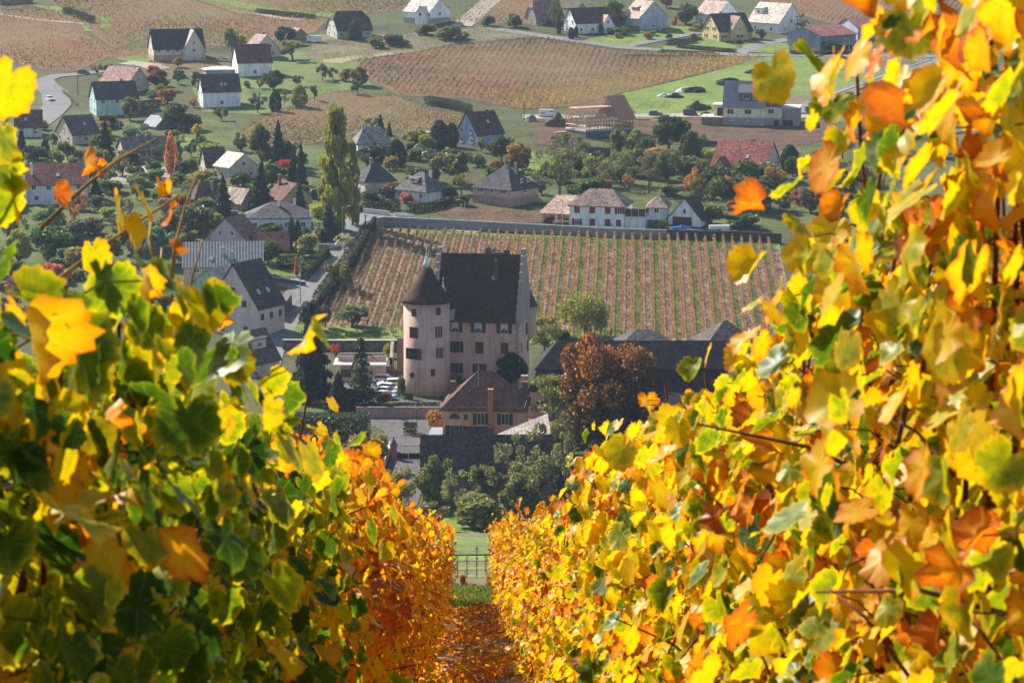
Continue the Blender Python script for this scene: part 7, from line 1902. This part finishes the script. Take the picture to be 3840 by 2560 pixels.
# fallen leaves and grass between the rows
n = 7500
t_ = nrg.uniform(20, 61.5, n); X_ = nrg.uniform(-1.0, 1.2, n)
keep = np.sin(t_ * 1.7 + X_ * 5) + np.sin(t_ * .6 - X_ * 3) > nrg.uniform(-1.7, 1.0, n); t_, X_ = t_[keep], X_[keep]; n = len(t_)
B = np.outer(t_, np.array(RD)) + np.outer(X_, np.array(RN)); B[:, 2] = np.interp(B[:, 1], _xs, _zs) + nrg.uniform(.015, .07, n)
g = nrg
N = np.stack([g.normal(0, .3, n), g.normal(-.24 * 0, .3, n) + .22, np.ones(n)], 1); Tp = g.normal(0, 1, (n, 3))
hue = np.clip(g.normal(.80, .17, n), .45, 1.1)
lm = leaves_mesh(B, N, Tp, np.clip(g.normal(.06, .013, n), .03, .09), hue, g.uniform(.8, 2.2, n), 14, 1, 'fallen_leaves')
tag(put('fallen_leaves', lm, col=(.42, 0, 0)), 'orange and brown fallen vine leaves on the path between the rows', 'fallen leaves', None, 'stuff')  # tint shifted lighter in place of sun missing on the path
def grass_blades(name, label, n, tr, xr, h, cols, w=.006):
    t_ = nrg.uniform(*tr, n); X_ = nrg.uniform(*xr, n)
    B = np.outer(t_, np.array(RD)) + np.outer(X_, np.array(RN)); B[:, 2] = np.interp(B[:, 1], _xs, _zs) - .01
    hh = h * nrg.uniform(.5, 1.3, n) * (.7 + .3 * np.sin(t_ * 2.1) * np.sin(X_ * 3)); a = nrg.uniform(0, 6.28, n)
    lean = nrg.normal(0, .35, (n, 2)) * hh[:, None]
    dx = np.cos(a) * w; dy = np.sin(a) * w
    V = np.zeros((n, 4, 3)); V[:, 0] = B; V[:, 0, 0] -= dx; V[:, 0, 1] -= dy; V[:, 1] = B; V[:, 1, 0] += dx; V[:, 1, 1] += dy
    V[:, 2] = B; V[:, 2, 0] += lean[:, 0] * .45 + dx * .7; V[:, 2, 1] += lean[:, 1] * .45 + dy * .7; V[:, 2, 2] += hh * .6
    V[:, 3] = B; V[:, 3, 0] += lean[:, 0]; V[:, 3, 1] += lean[:, 1]; V[:, 3, 2] += hh
    F = np.arange(4 * n).reshape(n, 4)[:, [0, 1, 2, 3]]
    cl = np.array(cols)[nrg.integers(0, len(cols), n)] * nrg.uniform(.7, 1.3, (n, 1))
    col = np.concatenate([np.repeat(cl, 4, 0), np.ones((4 * n, 1))], 1)
    return tag(put(name, mesh_np(name, V.reshape(-1, 3), F, M['tuft'], {'tint': ('FLOAT_COLOR', col)})), label, 'grass', None, 'stuff')
GC = [(.14, .215, .025), (.19, .27, .03), (.11, .17, .02), (.25, .29, .06), (.3, .26, .11), (.14, .14, .05)]
grass_blades('grass', 'bright green grass at the lower end of the two vine rows', 42000, (58.5, 73), (-3.0, 3.4), .22, GC, .008)
grass_blades('grass', 'sparse green weeds among the fallen leaves on the path', 6000, (26, 59), (-.9, 1.1), .07, GC[:3] + [(.1, .13, .03)], .008)
near_soil = sheet('vineyard_path', [(-9, 0.5), (9, 0.5), (11, 58), (-12, 58)], G_LITTER, 0.005, world=True, sx=2, sy=1.0)
sheet('grass_strip', [(-12, 58), (11, 58), (13, 74), (-14, 74)], G_LAWN, 0.008, world=True, sx=3, sy=1.0)

# ------------------------------------------------------------------ young vines on the terrace halfway down the slope
def PH(px, py):
    d = Vector((1, 0, 0)) * ((px - 1920) / FPX) + UPV * ((1280 - py) / FPX) + FWD
    for y in np.arange(160, 275, .25):
        if d.z / d.y * y < zf(y): break
    return Vector((d.x / d.y * y, y, zf(y)))
G_TER = m_ground('terrace_soil', [(.10, .085, .06), (.17, .14, .10), (.10, .12, .05)], .2, 1.5)
w = lambda *a: [tuple(PH(*p).to_2d()) for p in a]
sheet('terrace_soil', [(-40, 150), (40, 150), (52, 262), (-60, 262)], G_TER, .02, world=True, sx=6)
sheet('terrace_meadow', w((1500, 2080), (2100, 2078), (2100, 2006), (1500, 2010)), G_GRASS, .03, world=True, sx=6)
for ya, yb in ((2106, 2086), (2138, 2126), (2167, 2156)):
    sheet('terrace_grass', w((1560, ya), (2000, ya - 2), (2000, yb - 2), (1560, yb)), G_LAWN, .05, world=True, sx=6)
tw = w((1560, 2086), (2000, 2083))
tp_ = Vector((tw[0][0], tw[0][1], zf(tw[0][1])))
wall('terrace_edge', 'low dark wall above the young vines seen through the vine gap', [tw[0], ((tw[0][0] + tw[1][0]) / 2, (tw[0][1] + tw[1][1]) / 2), tw[1]], .16, .25, (.09, .085, .07), 'stone', world=True)
YO = ['leftmost', 'second', 'third', 'rightmost']
for i, (px, yb, yt) in enumerate(((1716, 2172, 2084), (1751, 2170, 2082), (1788, 2168, 2046), (1822, 2160, 2080))):
    p = PH(px, yb); s = PPM(p); h_ = (yb - yt) / s
    r_ = thing('staked_vine', YO[i] + ' of the four thin staked vines seen through the vine gap', 'vine', p, 0, 'staked vines on the terrace')
    put('stake', MB().tube([(0, 0, -.2), (0, 0, h_)], .028, 6).mesh('stake', M['bark']), r_, col=(.14, .12, .09))
    C = np.stack([nrg.normal(0, .07, 60), nrg.normal(0, .07, 60), nrg.uniform(.2, h_, 60)], 1)
    put('leaves', crown_mesh(C, .12, nrg.random(60), 'leaves'), r_, col=(.14, .10, .04))
for px, yb, h_, w_, lab in ((1738, 2216, 74, 26, 'rust red vine left in the gap behind the bright grass'), (1838, 2218, 78, 32, 'rust red vine right in the gap behind the bright grass')):
    tree('shrub', px, yb, h_, w_, (.3, .10, .05), lab, loc=PH(px, yb))
for px, yb, lab in ((1770, 2215, 'low dry weed between the two rust red vines'), (1700, 2215, 'low dry weed left of the rust red vines')):
    tree('shrub', px, yb, 34, 40, (.2, .15, .06), lab, loc=PH(px, yb))

# ------------------------------------------------------------------ air
hz = bpy.data.materials.new('haze_air'); hz.use_nodes = True
for nd in list(hz.node_tree.nodes):
    if nd.type == 'BSDF_PRINCIPLED': hz.node_tree.nodes.remove(nd)
pv = hz.node_tree.nodes.new('ShaderNodeVolumePrincipled')
pv.inputs['Color'].default_value = (.60, .78, 1.0, 1)
pv.inputs['Density'].default_value = 0.000062
pv.inputs['Anisotropy'].default_value = 0.2
hz.node_tree.links.new(pv.outputs[0], hz.node_tree.nodes['Material Output'].inputs['Volume'])
hb = put('haze', MB().box(-1300, 1300, -60, 1990, -106, 75).mesh('haze', hz))
hb['kind'] = 'stuff'
